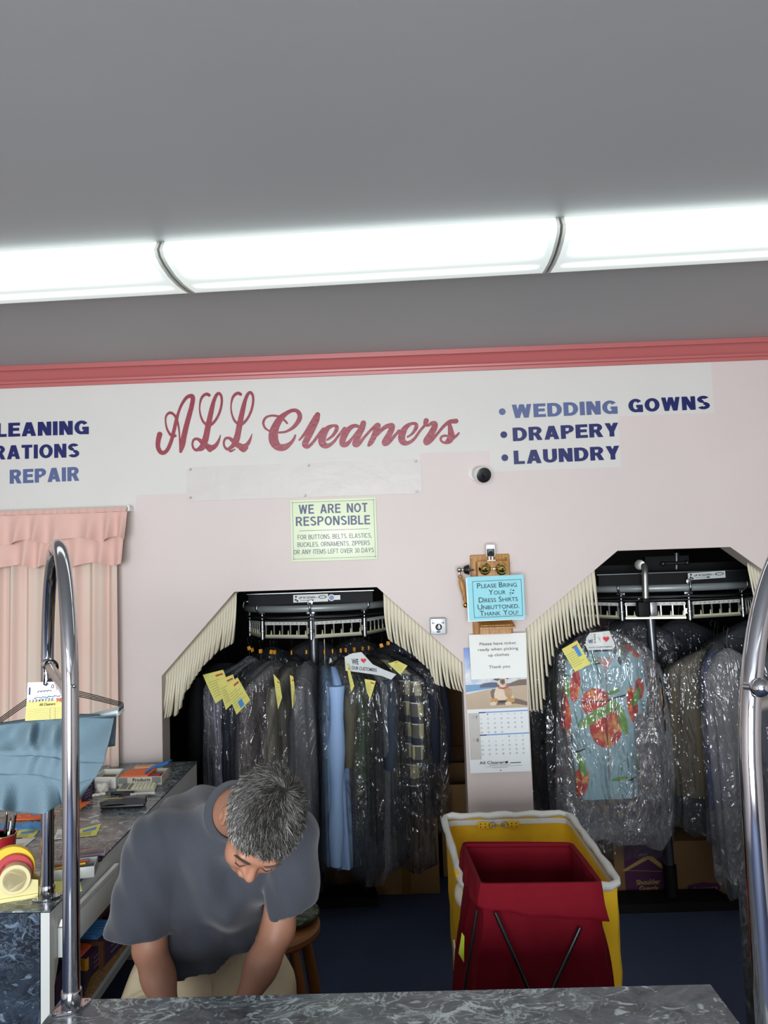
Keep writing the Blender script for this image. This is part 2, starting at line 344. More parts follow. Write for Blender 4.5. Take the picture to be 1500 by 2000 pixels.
def block_text(b, body, a, e, cap, t=.22, gap=.1, space=.42, m=0):
    """words in block capitals, baseline from a to e"""
    x = 0; Q_ = []
    for ch in body:
        if ch == ' ': x += space; continue
        q, w_ = block_glyph(ch, t); Q_ += [[(px_+x, py_) for px_, py_ in p] for p in q]; x += w_+gap
    x -= gap; a = Vector(a); u = (Vector(e)-a); k = u.length/x; u.normalize(); nn = u.cross(Z3)
    for qi, p in enumerate(Q_): b.add([a+u*(px_*k)+Z3*(py_*cap)+nn*(.0005+.00004*(qi % 12)) for px_, py_ in p], [tuple(range(len(p)))], m)
# ------------------------------------------------------------------ lettering on the back wall
n = newmat('red_vinyl', .3); n.b.inputs['Base Color'].default_value = (*lin('8E3442'), 1); n.bump(n.noise(n.coord('Object'), 45, 3), .25, .004); redv = n.m
navy = M('navy_vinyl', '151C5C', .3); paler = M('paler_navy_vinyl', '53608C', .35)  # second vinyl is a lighter blue, used for REPAIR and WEDDING
def brush(strokes, y, h=.0014):
    """one flat outline from brush strokes (x, z, radius), as a single sheet of vinyl"""
    A_ = np.array([p for s_ in strokes for p in s_]); lo = A_[:, :2].min(0)-.03; hi = A_[:, :2].max(0)+.03; n_ = np.ceil((hi-lo)/h).astype(int)
    D = np.full((n_[0]+1, n_[1]+1), 1.0)
    for s_ in strokes:
        for p, q in zip(s_[:-1], s_[1:]):
            p, q = np.array(p), np.array(q); R_ = max(p[2], q[2])+3*h; a = np.maximum(((np.minimum(p[:2], q[:2])-R_-lo)/h).astype(int), 0); c = np.minimum(((np.maximum(p[:2], q[:2])+R_-lo)/h).astype(int)+1, n_)
            gx, gz = np.meshgrid(lo[0]+h*np.arange(a[0], c[0]+1), lo[1]+h*np.arange(a[1], c[1]+1), indexing='ij'); d = q-p; L2 = d[0]**2+d[1]**2+1e-12
            t = np.clip(((gx-p[0])*d[0]+(gz-p[1])*d[1])/L2, 0, 1); v = np.hypot(gx-p[0]-t*d[0], gz-p[1]-t*d[1])-(p[2]+t*d[2]); W_ = D[a[0]:c[0]+1, a[1]:c[1]+1]; np.minimum(W_, v, out=W_)
    b = MB(); ix = {}; S_ = D < 0; cells = np.argwhere(S_[:-1, :-1] | S_[1:, :-1] | S_[:-1, 1:] | S_[1:, 1:]); F_ = []
    def vid(key, x, z):
        if key not in ix: ix[key] = len(b.v); b.v.append((x, y, z))
        return ix[key]
    for i, j in cells:
        cs = ((i, j), (i+1, j), (i+1, j+1), (i, j+1)); f = []
        for k in range(4):
            a, c = cs[k], cs[(k+1) % 4]; da, dc = D[a], D[c]
            if da < 0: f.append(vid(a, lo[0]+h*a[0], lo[1]+h*a[1]))
            if (da < 0) != (dc < 0): t = da/(da-dc); f.append(vid((min(a, c), max(a, c)), lo[0]+h*(a[0]+(c[0]-a[0])*t), lo[1]+h*(a[1]+(c[1]-a[1])*t)))
        if len(f) > 2: b.f.append(tuple(f)); b.m.append(0)
    return b
def stroke(pts, org, sc):
    """brush stroke read in pixels: x, y, width on the wall"""
    L = []
    for x, yy, wd in catmull(pts, 10): q = PY(org[0]+x/sc, org[1]+yy/sc, WY); L.append((q.x, q.z, max(wd, 6)/sc*.5*WY/_f*1.02))
    return L
sc = 1500/220; A = (290, 750); Cc = (500, 780); Cn = (700, 780)
allw = [
 [(150,672,72),(130,760,66),(128,840,60),(160,905,58),(210,915,54),(262,860,52),(310,740,50),(340,620,48),(372,480,46),(400,380,36),(445,270,38),(510,180,46),(575,160,56),(592,200,60),(575,300,62),(540,430,66),(505,560,70),(475,690,74),(450,810,78),(430,900,40)],
 [(356,690,40),(325,692,44),(285,665,34),(245,590,26),(228,490,22),(240,420,28),(285,384,38),(335,405,34),(375,465,34),(400,560,26),(412,660,22),(416,760,20),(425,880,24)]]
L1 = [(808,150,42),(780,135,42),(740,150,40),(702,200,32),(682,300,20),(690,400,24),(722,490,30),(765,535,36),(805,545,50),(850,530,40),(905,465,34),(950,370,34),(975,260,32),(972,170,34),(940,125,38),(905,150,44),(870,230,50),(842,340,64),(818,450,70),(795,560,78),(772,680,80),(750,760,86),(710,830,60),(640,880,40),(598,850,30),(586,790,28),(610,738,34),(660,735,40),(720,780,60),(780,830,76),(840,850,76),(895,820,56),(935,755,36),(960,680,12)]
allw += [L1, [(x+418, y-12, w_) for x, y, w_ in L1], [(640,885,20),(700,878,34),(740,862,20)], [(790,870,30),(822,890,36),(860,865,20)], [(1060,870,20),(1095,895,30),(1150,870,20)], [(1220,860,40),(1268,885,50),(1310,850,40)]]
b = brush([stroke(s_, A, sc) for s_ in allw], WY-.0015)
tag(b.build('script_lettering', redv, smooth=False, flat=True), 'large glossy red script lettering reading ALL on the pink wall', 'lettering')
cl = [
 [(415,318,26),(385,285,30),(330,238,30),(270,222,32),(200,218,30),(130,245,32),(98,310,32),(120,380,28),(175,420,24)],
 [(310,442,30),(400,430,32),(500,370,48),(570,280,62),(582,210,62),(545,155,52),(480,150,50),(400,190,60),(322,260,88),(262,360,104),(232,460,124),(240,560,126),(290,630,100),(370,640,90),(450,595,54),(500,535,38),(525,478,24)],
 [(578,542,24),(650,455,40),(730,330,50),(790,230,50)],
 [(820,205,70),(800,280,84),(745,400,88),(685,520,86),(652,600,80),(690,632,50),(760,572,40),(830,480,44),(900,400,56)],
 [(948,540,30),(1020,485,40),(1070,410,52),(1072,362,50),(1025,352,40),(955,385,66),(905,460,88),(878,540,100),(895,600,92),(950,620,62),(1030,572,40),(1110,470,36),(1180,390,50)],
 [(1385,372,40),(1320,352,50),(1255,380,64),(1195,450,82),(1155,540,84),(1155,598,76),(1205,600,62),(1265,540,40),(1330,450,26),(1370,390,20)],
 [(1430,318,74),(1412,380,82),(1375,460,80),(1338,540,80),(1316,598,68),(1360,602,56),(1430,520,40),(1500,440,36),(1540,400,40),(1608,350,66)]]
SK = [stroke(s_, Cc, sc) for s_ in cl]
cr = [
 [(258,350,78),(245,400,82),(208,490,76),(168,570,70),(138,612,40)],
 [(185,550,26),(280,440,42),(350,375,56),(420,348,62),(452,352,66),(442,400,76),(404,480,82),(355,560,80),(352,592,64),(400,580,50),(470,502,42),(540,420,40)],
 [(655,500,26),(720,455,36),(768,378,52),(765,332,48),(715,322,40),(645,360,62),(595,430,88),(575,510,94),(595,568,84),(655,583,54),(740,530,40),(820,420,36),(900,330,40)],
 [(903,285,70),(895,330,56),(930,345,40),(985,318,54),(1022,325,62),(1010,380,82),(960,470,86),(908,548,86),(912,580,66),(970,550,48),(1050,460,38),(1130,365,42),(1210,302,54),(1280,292,64),(1298,290,66)],
 [(1215,340,50),(1225,400,68),(1235,480,90),(1212,545,84),(1150,578,36),(1102,550,32),(1100,508,32),(1140,485,34),(1200,490,26)], [(1262,515,46),(1310,480,34),(1338,450,26)]]
b = brush(SK+[stroke(s_, Cn, sc) for s_ in cr], WY-.0015)
tag(b.build('script_lettering', redv, smooth=False, flat=True), 'glossy red script lettering reading Cleaners on the pink wall', 'lettering')
def wline(name, body, p0, p1, cap, mat, label, dot=None):
    a = PY(*p0, WY-.001); e = PY(*p1, WY-.001); u = (e-a); wd = u.length; b = MB()
    block_text(b, body, a, e, cap*WY/_f, .25 if len(body) < 11 else .24, .085, .5)
    if dot:
        q = PY(*dot, WY-.0018); b.prism([(q.x+.0165*math.cos(t), q.y, q.z+.0165*math.sin(t)) for t in [2*PI*k/20 for k in range(20)]], (0, .0006, 0))
    return tag(b.build(name, mat, smooth=False, flat=True), label, 'lettering', 'dark blue service words on the wall')
wline('vinyl_word', 'CLEANING', (-38, 855), (174, 848), 28, navy, 'dark blue block word ending CLEANING at the left edge of the wall')
wline('vinyl_word', 'ALTERATIONS', (-110, 901), (155, 893), 28, navy, 'dark blue block word ending RATIONS, cut off by the left edge')
wline('vinyl_word', 'REPAIR', (19, 945), (155, 939), 28, paler, 'lighter blue block word REPAIR above the pink curtain')
wline('vinyl_word', 'WEDDING', (1000, 817), (1207, 808), 27, paler, 'lighter blue block word WEDDING with its round bullet', (981, 804))
wline('vinyl_word', 'GOWNS', (1228, 806), (1387, 799), 27, navy, 'dark blue block word GOWNS right of the lighter word')
wline('vinyl_word', 'DRAPERY', (1002, 862), (1209, 852), 27, navy, 'dark blue block word DRAPERY with its round bullet', (984, 849))
wline('vinyl_word', 'LAUNDRY', (1004, 907), (1211, 897), 27, navy, 'dark blue block word LAUNDRY with its round bullet', (986, 894))
# blank banner with pins
n = newmat('banner_vinyl', .4); co = n.coord(); n.b.inputs['Base Color'].default_value = (*lin('C9C3BF'), 1); n.bump(n.noise(co, 9, 3), .35, .01); banm = n.m
a, e = WP(364, 912), WP(822, 897); c2, d2 = WP(822, 965), WP(366, 978)
X0, X1, Z1, Z0 = a.x, e.x, (a.z+e.z)/2, (c2.z+d2.z)/2
b = MB(); k = .018
b.prism([(X0+k, WY-.004, Z0), (X0, WY-.004, Z0+k), (X0, WY-.004, Z1-k), (X0+k, WY-.004, Z1), (X1-k, WY-.004, Z1), (X1, WY-.004, Z1-k), (X1, WY-.004, Z0+k), (X1-k, WY-.004, Z0)], (0, .003, 0))
tag(b.build('blank_banner', banm, smooth=False), 'long blank off-white banner pinned below the red script', 'banner')
pl = ['top left', 'top middle', 'top right', 'bottom left', 'bottom middle', 'bottom right']
for nm_, (x, y) in zip(pl, ((372, 917), (603, 909), (812, 901), (372, 972), (596, 968), (814, 960))):
    q = PY(x, y, WY-.004); b = MB(); b.lathe(q, (0, -1, 0), [(.0015, 0), (.006, .001), (.006, .003), (.003, .005), (.003, .010), (.005, .012), (.004, .0135)], 12)
    tag(b.build('push_pin', M('clear_pin_plastic', 'B9B6B2', .25)), 'small clear push pin in the %s of the blank banner' % nm_, 'pin', 'push pins holding the blank banner')
# metal disclaimer sign
t = thing('metal_sign', WP(652, 1096), 'pale green metal sign reading WE ARE NOT RESPONSIBLE', 'sign')
a = WP(567, 979); e = WP(738, 1092); X0, X1, Z1, Z0 = a.x, e.x, WP(652, 974).z, WP(652, 1095).z
b = MB(); b.box(((X0+X1)/2, WY-.005, (Z0+Z1)/2), (X1-X0, .004, Z1-Z0), bev=.0018); b.build('plate', M('pale_green_enamel', 'DFEBC9', .35), t)
b = MB(); fy = WY-.0078; gx, gz = .011, .013
for (xa, za, xb, zb) in ((X0+gx, Z0+gz, X1-gx, Z0+gz), (X0+gx, Z1-gz, X1-gx, Z1-gz)): b.box(((xa+xb)/2, fy, za), (xb-xa, .0004, .0016))
for x in (X0+gx, X1-gx): b.box((x, fy, (Z0+Z1)/2), (.0016, .0004, Z1-Z0-2*gz))
b.box(((X0+X1)/2, fy, PY(652, 1035, WY).z), (.335, .0004, .002)); b.build('border_lines', navy_ink, t, smooth=False)
b = MB()
for body, p0, p1, cp, bo in (('WE ARE NOT', (583.5, 1004), (718, 1000), 18, .02), ('RESPONSIBLE', (578, 1027.5), (723, 1024), 18, .02), ('FOR BUTTONS, BELTS, ELASTICS,', (581.5, 1054), (726, 1050), 9, .004), ('BUCKLES, ORNAMENTS, ZIPPERS', (581, 1068.5), (722.5, 1064.5), 9, .004), ('OR ANY ITEMS LEFT OVER 30 DAYS', (573.5, 1083), (730.5, 1078.5), 9, .004)):
    a = PY(*p0, fy-.0004); e = PY(*p1, fy-.0004); block_text(b, body, a, e, cp*WY/_f, .185 if bo > .01 else .135, .12, .62 if bo > .01 else .42)
b.build('printed_words', navy_ink, t, smooth=False, flat=True)
for x, z in ((X0+gx, Z0+gz), (X1-gx, Z0+gz), (X0+gx, Z1-gz), (X1-gx, Z1-gz)):
    b = MB(); b.lathe((x, WY-.0065, z), (0, -1, 0), [(.0035, 0), (.0035, .002), (.001, .003)], 10); b.build('screw', steel, t)
# bullet camera
q = WP(940, 930); t = thing('security_camera', (q.x, WY, q.z), 'white bullet security camera with a black face under the blue words', 'camera')
b = MB(); base = Vector((q.x-.03, WY, q.z+.012)); b.lathe(base, (0, -1, 0), [(.034, 0), (.034, .01), (.024, .02), (.02, .026)], 24); b.build('mount', white_p, t)
ax = Vector((.16, -.75, -.2)).normalized(); st_ = base+Vector((.012, -.026, .002)); b = MB(); b.cyl(base+Vector((0, -.02, 0)), st_+ax*.02, .012); b.build('stalk', white_p, t)
b = MB(); b.lathe(st_, ax, [(.012, 0), (.028, .003), (.034, .012), (.036, .05), (.037, .085), (.035, .088)], 28); b.build('body', white_p, t)
b = MB(); b.lathe(st_+ax*.086, ax, [(.0355, 0), (.0355, .004), (.03, .006)], 28); face = b.build('face', black_p, t)
b = MB(); b.lathe(st_+ax*.091, ax, [(.012, 0), (.011, .003), (.004, .0035)], 18); b.build('lens', M('lens_glass', '14161E', .05), face)
# conveyor control box
q = WP(855, 1222); t = thing('control_box', (q.x, WY, q.z-.04), 'small silver wall switch box with a black knob and two arrows', 'switch')
b = MB(); b.box((q.x, WY-.022, q.z), (.074, .044, .076), bev=.003); b.build('box', M('box_zinc', '8F9498', .4, .7), t)
b = MB(); b.box((q.x, WY-.0455, q.z), (.07, .003, .072), bev=.001); b.build('face_plate', M('plate_alu', 'C9D0D2', .4, .3), t)
b = MB(); b.lathe((q.x+.002, WY-.047, q.z-.003), (0, -1, 0), [(.016, 0), (.015, .004), (.0125, .005), (.012, .018), (.01, .02)], 24); kn = b.build('knob', black_p, t)
b = MB(); b.box((q.x+.003, WY-.0675, q.z+.001), (.006, .002, .017)); b.build('pointer', white_p, kn)
b = MB()
for sgn in (-1, 1):
    cx, cz = q.x+sgn*.022, q.z+.016; b.prism([(cx+sgn*.009, WY-.0472, cz), (cx, WY-.0472, cz+.006), (cx, WY-.0472, cz-.006)], (0, -.0003, 0)); b.box((cx-sgn*.004, WY-.0474, cz), (.009, .0004, .003))
b.prism([(q.x+.01*math.cos(a_), WY-.0472, q.z-.025+.005*math.sin(a_)) for a_ in [2*PI*k/16 for k in range(16)]], (0, -.0003, 0))
b.build('arrow_marks', navy_ink, t, smooth=False)
b = MB()
for i in (-1, 1):
    for j in (-1, 1): b.lathe((q.x+i*.028, WY-.047, q.z+j*.028), (0, -1, 0), [(.003, 0), (.003, .0015), (.001, .002)], 10)
b.build('screws', steel, t)
# ------------------------------------------------------------------ wooden wall telephone
n = newmat('oak', .42); co = n.coord(); mp = n.n('Mapping'); mp.inputs['Scale'].default_value = (30, 30, 3); n.l(co, mp.inputs['Vector'])
n.l(n.ramp(n.noise(mp.outputs[0], 3, 5, 1.5), [(.3, '8E5E2C'), (.6, 'B98848'), (.8, 'C79A5A')]), n.b.inputs['Base Color']); oak = n.m
t = thing('wall_telephone', PY(965, 1240, WY), 'old wooden wall telephone with two brass bells behind the blue notice', 'telephone')
bt = PY(955, 1083, WY); bb_ = PY(975, 1238, WY); cxp = bt.x+.002
b = MB(); xa, xb_ = PY(917, 1083, WY).x, PY(994, 1083, WY).x; cx_ = (xa+xb_)/2
b.box((cx_, WY-.010, (bt.z+bb_.z)/2), (xb_-xa, .02, bt.z-bb_.z), bev=.006); b.build('backboard', oak, t)
b = MB(); zt, zb = PY(955, 1096, WY-.05).z, PY(965, 1205, WY-.05).z; b.box((cx_+.006, WY-.055, (zt+zb)/2), (.148, .07, zt-zb), bev=.003); b.build('bell_box', oak, t)
for x, y in ((921, 1089), (988.5, 1086)):
    q = PY(x, y, WY-.02); b = MB(); b.lathe(q, (0, -1, 0), [(.004, 0), (.004, .001), (.001, .003)], 10); b.build('screw', M('pale_screw', 'D8CDB8', .3, .5), t)
for x in (947, 979.5):
    q = PY(x, 1111, WY-.09); b = MB(); b.lathe(q, (0, -1, 0), [(.027, 0), (.029, .003), (.0275, .006), (.024, .010), (.020, .018), (.013, .024), (.006, .027), (.001, .028)], 28); bl = b.build('bell', brass, t)
    b = MB(); b.lathe(q+Vector((0, -.027, 0)), (0, -1, 0), [(.005, 0), (.005, .004), (.001, .006)], 10); b.build('bell_screw', black_m, bl)
q = PY(963, 1111, WY-.09); b = MB(); b.lathe(q, (0, -1, 0), [(.007, 0), (.007, .02), (.003, .024)], 12); b.cyl(q+Vector((-.012, -.01, 0)), q+Vector((.012, -.01, 0)), .003); b.build('clapper', M('clapper_silver', 'D8D8D0', .2, .9), t)
# handset on its hook, left side
hp = lambda x, y, d=.075: PY(x, y, WY-d)
b = MB(); tp, bp = hp(898, 1122), hp(909, 1176); ax = (bp-tp); hl = ax.length
b.lathe(tp, ax, [(.004, 0), (.009, .004), (.0115, .010), (.010, .016), (.0065, .020), (.0105, .026), (.0125, .04), (.0125, .06), (.0105, .085), (.007, .104), (.0085, .108), (.0105, .115), (.0085, .122), (.005, hl)], 18)
hs = b.build('handset', oak, t)
b = MB(); b.ball(hp(897, 1113), .013); b.cyl(hp(897, 1113), hp(897, 1122), .005); b.cyl(hp(897, 1113), hp(908, 1113), .006); b.build('receiver_mount', M('nickel', 'C8C4B6', .18, 1), hs)
b = MB(); b.lathe(hp(905, 1113), (1, -.12, 0), [(.007, 0), (.016, .003), (.021, .012), (.021, .016), (.024, .024), (.024, .028), (.012, .03)], 24); b.build('receiver_cup', black_p, hs)
b = MB(); b.ball(hp(909, 1182), (.012, .012, .013)); b.build('mouthpiece', M('nickel', ''), hs) if 0 else b.build('brass_end', brass, hs)
b = MB(); b.tube([hp(925, 1113, .05), hp(915, 1114, .06), hp(908, 1114, .075)], .004); b.build('cradle_hook', steel, t)
# writing shelf
zt = PY(965, 1212, WY-.10).z; b = MB(); xa = PY(932, 1215, WY-.08).x; xb_ = PY(1007, 1225, WY-.12).x
ya = WY-.02; xm = (xa+xb_)/2; hw = (xb_-xa)/2
b.prism([(xm-hw*.92, ya, zt+.012), (xm+hw*.86, ya, zt+.012), (xm+hw, ya-.11, zt-.028), (xm-hw*.92, ya-.11, zt-.028)], (0, 0, -.008)); b.box((xm, ya-.104, zt-.021), (hw*1.75, .008, .006), bev=.002)
b.build('writing_shelf', oak, t, smooth=False)
b = MB(); b.box((xm, WY-.045, zt-.04), (hw*1.7, .05, .05)); b.build('shelf_box', oak, t, smooth=False)
# cube camera on top
q = PY(958, 1074, WY-.06); t = thing('cube_camera', (q.x, q.y, q.z-.035), 'small white cube camera with a black square face on the wooden telephone', 'camera')
Rr = rx(.15) @ rz(-.1); b = MB(); b.box(q, (.044, .05, .058), Rr, bev=.006); b.build('body', white_p, t)
b = MB(); b.box(q+Rr @ Vector((.0, -.0262, -.009)), (.034, .003, .034), Rr, bev=.003); fc = b.build('face', black_p, t)
b = MB(); b.lathe(q+Rr @ Vector((0, -.0277, -.009)), Rr @ Vector((0, -1, 0)), [(.008, 0), (.007, .002), (.002, .002)], 16); b.build('lens', M('lens_glass'), fc)
b = MB(); b.cyl(q+Vector((-.007, .0, -.028)), q+Vector((-.007, .0, -.048)), .004); b.cyl(q+Vector((.007, 0, -.028)), q+Vector((.007, 0, -.048)), .004); b.box(q+Vector((0, .0, -.05)), (.04, .04, .006), bev=.002); b.build('stand', white_p, t)
def sheet(b, quad, m=0, nx=10, ny=8, wob=0, seed=0, curl=0):
    """a sheet of paper through four corners (tl, tr, br, bl)"""
    tl, tr, br, bl = [Vector(v) for v in quad]; nn = (tr-tl).cross(bl-tl).normalized()
    def fn(u, v):
        p = (tl*(1-u)+tr*u)*(1-v)+(bl*(1-u)+br*u)*v
        return p-nn*(wob*mnoise.noise(Vector((u*2.2+seed, v*2.2, seed)))-curl*(u*v)**3)
    b.grid(fn, nx, ny, m)
def on_quad(quad, lift=.0012):
    tl, tr, br, bl = [Vector(v) for v in quad]; nn = (tr-tl).cross(tl-bl).normalized()
    return lambda u, v: (tl*(1-u)+tr*u)*(1-v)+(bl*(1-u)+br*u)*v+nn*lift
def qtext(b, quad, items, lift=.0012, bold=0, m=0):
    """text lines on a sheet: (words, u0, u1, v baseline, cap height as share of sheet height)"""
    g = on_quad(quad, lift); h = (Vector(quad[0])-Vector(quad[3])).length
    for body, u0, u1, v, cp in items:
        a, e = g(u0, v), g(u1, v); b.text(body, a, e-a, Vector(quad[0])-Vector(quad[3]), (e-a).length, cp*h, m=m, bold=bold, lift=0)
def serif_text(b, quad, items, lift=.0012):
    """capitals and small letters with small feet, as on the typeset notices"""
    qtext(b, quad, items, lift)
# blue notice
Q = [PY(912, 1127, WY-.10), PY(1022, 1122, WY-.10), PY(1026, 1208, WY-.115), PY(917, 1213, WY-.115)]
t = thing('paper_notice', (Q[3].x+.13, Q[3].y, Q[3].z), 'light blue notice reading PLEASE BRING YOUR DRESS SHIRTS UNBUTTONED', 'notice')
b = MB(); sheet(b, Q, 0, wob=.002, seed=3); b.build('sheet', M('light_blue_paper', '93D6E2', .6), t)
b = MB(); Qb = [v+Vector((-.006, .003, -.004)) for v in Q]; sheet(b, Qb, 0, wob=.002, seed=3); b.build('backing_sheet', paper, t)
b = MB(); g = on_quad(Q, .0035)
for (u0, v0, u1, v1) in ((.09, .11, .955, .11), (.955, .11, .955, .93), (.955, .93, .09, .93), (.09, .93, .09, .11)):
    a, e = g(u0, v0), g(u1, v1); dd = (e-a).normalized(); pp = dd.cross(Vector((0, -1, 0)))*.0009; b.add([a-pp, a+pp, e+pp, e-pp], [(0, 1, 2, 3)])
b.build('border_lines', ink, t, smooth=False); b = MB()
def smallcaps(b, quad, words, v, cp, u0, u1, lift=.0035):
    """words set in capitals with a taller first letter, fitted between u0 and u1"""
    tot = 0; parts = []
    for wd in words:
        for i, (tx, sc_) in enumerate(((wd[0], 1.0), (wd[1:], .76))):
            if not tx: continue
            vs, fs, x0, x1 = glyphs(tx); wl = (x1-x0)*sc_; parts.append((tx, sc_, tot, wl)); tot += wl+.1
        tot += .25
    tot -= .35; g = on_quad(quad, lift); k = (u1-u0)/tot; h = (Vector(quad[0])-Vector(quad[3])).length
    for tx, sc_, x, wl in parts:
        a, e = g(u0+x*k, v), g(u0+(x+wl)*k, v); b.text(tx, a, e-a, Vector(quad[0])-Vector(quad[3]), (e-a).length, cp*h*sc_, lift=0)
        # feet under the stems
        for q0 in (a, e):
            if tx[0] not in 'SOUBCG': dd = (e-a).normalized()*.0022; up = Vector((0, 0, .0008)); b.add([q0-dd, q0+dd, q0+dd+up, q0-dd+up], [(0, 1, 2, 3)])
for wds, v, u0, u1 in ((['PLEASE', 'BRING'], .27, .17, .875), (['YOUR'], .43, .37, .67), (['DRESS', 'SHIRTS'], .595, .185, .88), (['UNBUTTONED.'], .755, .16, .9), (['THANK', 'YOU!'], .90, .19, .875)):
    smallcaps(b, Q, wds, v, .115, u0, u1)
g = on_quad(Q, .0035)
for a_ in range(4):
    c_ = g(.78+.035*math.cos(a_*1.57+.5), .375-.045*math.sin(a_*1.57+.5)); b.add([c_+Vector((.005*math.cos(k), 0, .003*math.sin(k+a_))) for k in [2*PI*j/8 for j in range(8)]], [tuple(range(8))])
for k in range(3):
    a, e = g(.765, .39), g(.715+.02*k, .46+.01*k); pp = Vector((.0005, 0, .0003)); b.add([a-pp, a+pp, e+pp, e-pp], [(0, 1, 2, 3)])
b.build('printed_words', ink, t, smooth=False)
# white notice
Qw = [PY(915.5, 1240, WY-.035), PY(1027, 1235.5, WY-.045), PY(1029.5, 1322.5, WY-.045), PY(920.5, 1327.5, WY-.035)]
t = thing('paper_notice', (Qw[3].x+.13, Qw[3].y, Qw[3].z), 'white notice reading Please have ticket ready when picking up clothes', 'notice')
b = MB(); sheet(b, Qw, 0, 16, 12, wob=.005, seed=8, curl=-.006); b.build('sheet', paper, t)
b = MB()
qtext(b, Qw, [('Please have ticket', .18, .82, .245, .062), ('ready when picking', .15, .855, .37, .062), ('up clothes', .325, .69, .50, .062), ('Thank you', .325, .70, .765, .062)], .005, bold=-.004)
b.build('printed_words', ink, t, smooth=False)
b = MB(); c_ = PY(975, 1233, WY-.05); b.prism([c_+Vector((-.016, 0, .006)), c_+Vector((.016, 0, .006)), c_+Vector((.004, 0, -.007)), c_+Vector((-.004, 0, -.007))], (0, .003, 0)); b.build('red_clip', M('dark_red_plastic', '6A2A28', .4), t)
# calendar
Qp = [PY(905.5, 1266, WY-.010), PY(1026, 1260, WY-.010), PY(1030, 1381.5, WY-.010), PY(912, 1386, WY-.010)]
Qg = [PY(912, 1386, WY-.011), PY(1030.5, 1381.5, WY-.011), PY(1037.5, 1506, WY-.022), PY(918.5, 1510.5, WY-.022)]
t = thing('wall_calendar', (Qg[3].x+.14, Qg[3].y, Qg[3].z), 'wall calendar with a beach dog photo and two months on the wall pillar', 'calendar')
n = newmat('calendar_photo', .35); uvn = n.n('TexCoord').outputs['Generated']
sx, sy, sz = n.sep(uvn); nz = n.noise(uvn, 4, 5, 1)
sky = n.ramp(sz, [(0, 'C6CDD4'), (.5, 'A9BAD2'), (1, '3E6FC0')]); cld = n.ramp(nz, [(.45, 0), (.62, 1)]); sky = n.mix(n.math('MULTIPLY', cld, n.ramp(sz, [(.55, 1), (.85, 0)])), sky, 'D8DBDD')
sea = n.ramp(sz, [(.2, 'C8D6E0'), (.3, '5E8FBF'), (.4, '4E83BC')]); sand = n.mix(nz, 'AC977E', 'C4AF96')
b = MB(); g = on_quad(Qp, 0)
def poly_on(b, g, pts, m, lift=0):
    b.add([g(u, v)+Vector((0, -lift, 0)) for u, v in pts], [tuple(range(len(pts)))], m)
n.l(sky, n.b.inputs['Base Color']); photo_sky = n.m
PMATS = [photo_sky, M('photo_sea', '5C8BB8', .35), M('photo_sand', 'B7A289', .4, mott=.12, mscale=9), M('photo_headland', '3C4A66', .4, mott=.2), M('photo_fur', 'B08D68', .4, mott=.3, mscale=60), M('photo_fur_light', 'D9C4AC', .4, mott=.15, mscale=60), M('photo_dark', '1A1614', .3), M('photo_shadow_brown', '6B5748', .4), M('photo_collar', 'A8452F', .4), M('photo_paw', 'B98A46', .4, mott=.2, mscale=60), M('photo_surf', 'C9D2D6', .4)]
poly_on(b, g, [(0, 0), (1, 0), (1, .66), (0, .66)], 0)
poly_on(b, g, [(0, .60), (1, .60), (1, .75), (0, .75)], 1, .0002)
poly_on(b, g, [(0, .72), (.3, .685), (.6, .665), (.6, .69), (.3, .72), (0, .77)], 10, .0004)
poly_on(b, g, [(0, .755), (.3, .70), (.62, .665), (1, .635), (1, 1), (0, 1)], 2, .0005)
poly_on(b, g, [(.23, .655), (.24, .61), (.30, .585), (.40, .575), (.52, .58), (.60, .60), (.60, .655)], 3, .0007)
poly_on(b, g, [(.62, .66), (.68, .62), (.78, .58), (.88, .55), (1, .545), (1, .64), (.8, .645)], 7, .0007)
poly_on(b, g, [(.60, .88), (.78, .84), (.9, .87), (1, .91), (1, .97), (.8, .93), (.45, .95), (.45, .9)], 7, .0009)
poly_on(b, g, [(.40, .73), (.44, .68), (.52, .70), (.52, .85), (.44, .86), (.41, .80)], 7, .001)
poly_on(b, g, [(.50, .66), (.58, .64), (.70, .64), (.75, .70), (.76, .78), (.79, .84), (.72, .88), (.56, .89), (.46, .86), (.46, .76)], 5, .0012)
poly_on(b, g, [(.62, .66), (.70, .65), (.75, .70), (.76, .80), (.70, .86), (.64, .80)], 4, .0014)
poly_on(b, g, [(.40, .86), (.46, .825), (.52, .85), (.52, .90), (.46, .94), (.40, .93)], 9, .0016); poly_on(b, g, [(.38, .91), (.44, .885), (.50, .90), (.49, .945), (.40, .95)], 5, .0018)
poly_on(b, g, [(.64, .86), (.72, .83), (.80, .85), (.79, .90), (.70, .93)], 9, .0016); poly_on(b, g, [(.63, .91), (.69, .89), (.74, .91), (.74, .95), (.65, .955)], 5, .0018)
poly_on(b, g, [(.50, .87), (.66, .87), (.64, .91), (.52, .91)], 6, .0015)
poly_on(b, g, [(.50, .50), (.54, .46), (.66, .46), (.70, .50), (.69, .58), (.64, .64), (.57, .645), (.52, .60)], 5, .002)
poly_on(b, g, [(.56, .53), (.64, .53), (.65, .60), (.61, .625), (.57, .60)], 7, .0022); poly_on(b, g, [(.585, .555), (.63, .55), (.63, .585), (.60, .60)], 6, .0024)
poly_on(b, g, [(.45, .47), (.56, .46), (.57, .52), (.53, .555), (.47, .54)], 6, .0026); poly_on(b, g, [(.62, .46), (.73, .455), (.73, .51), (.69, .535), (.64, .51)], 6, .0026)
poly_on(b, g, [(.51, .625), (.55, .655), (.62, .665), (.68, .64), (.70, .60), (.71, .62), (.70, .665), (.62, .695), (.54, .68)], 8, .0024)
b.build('beach_photo', PMATS, t, smooth=False)
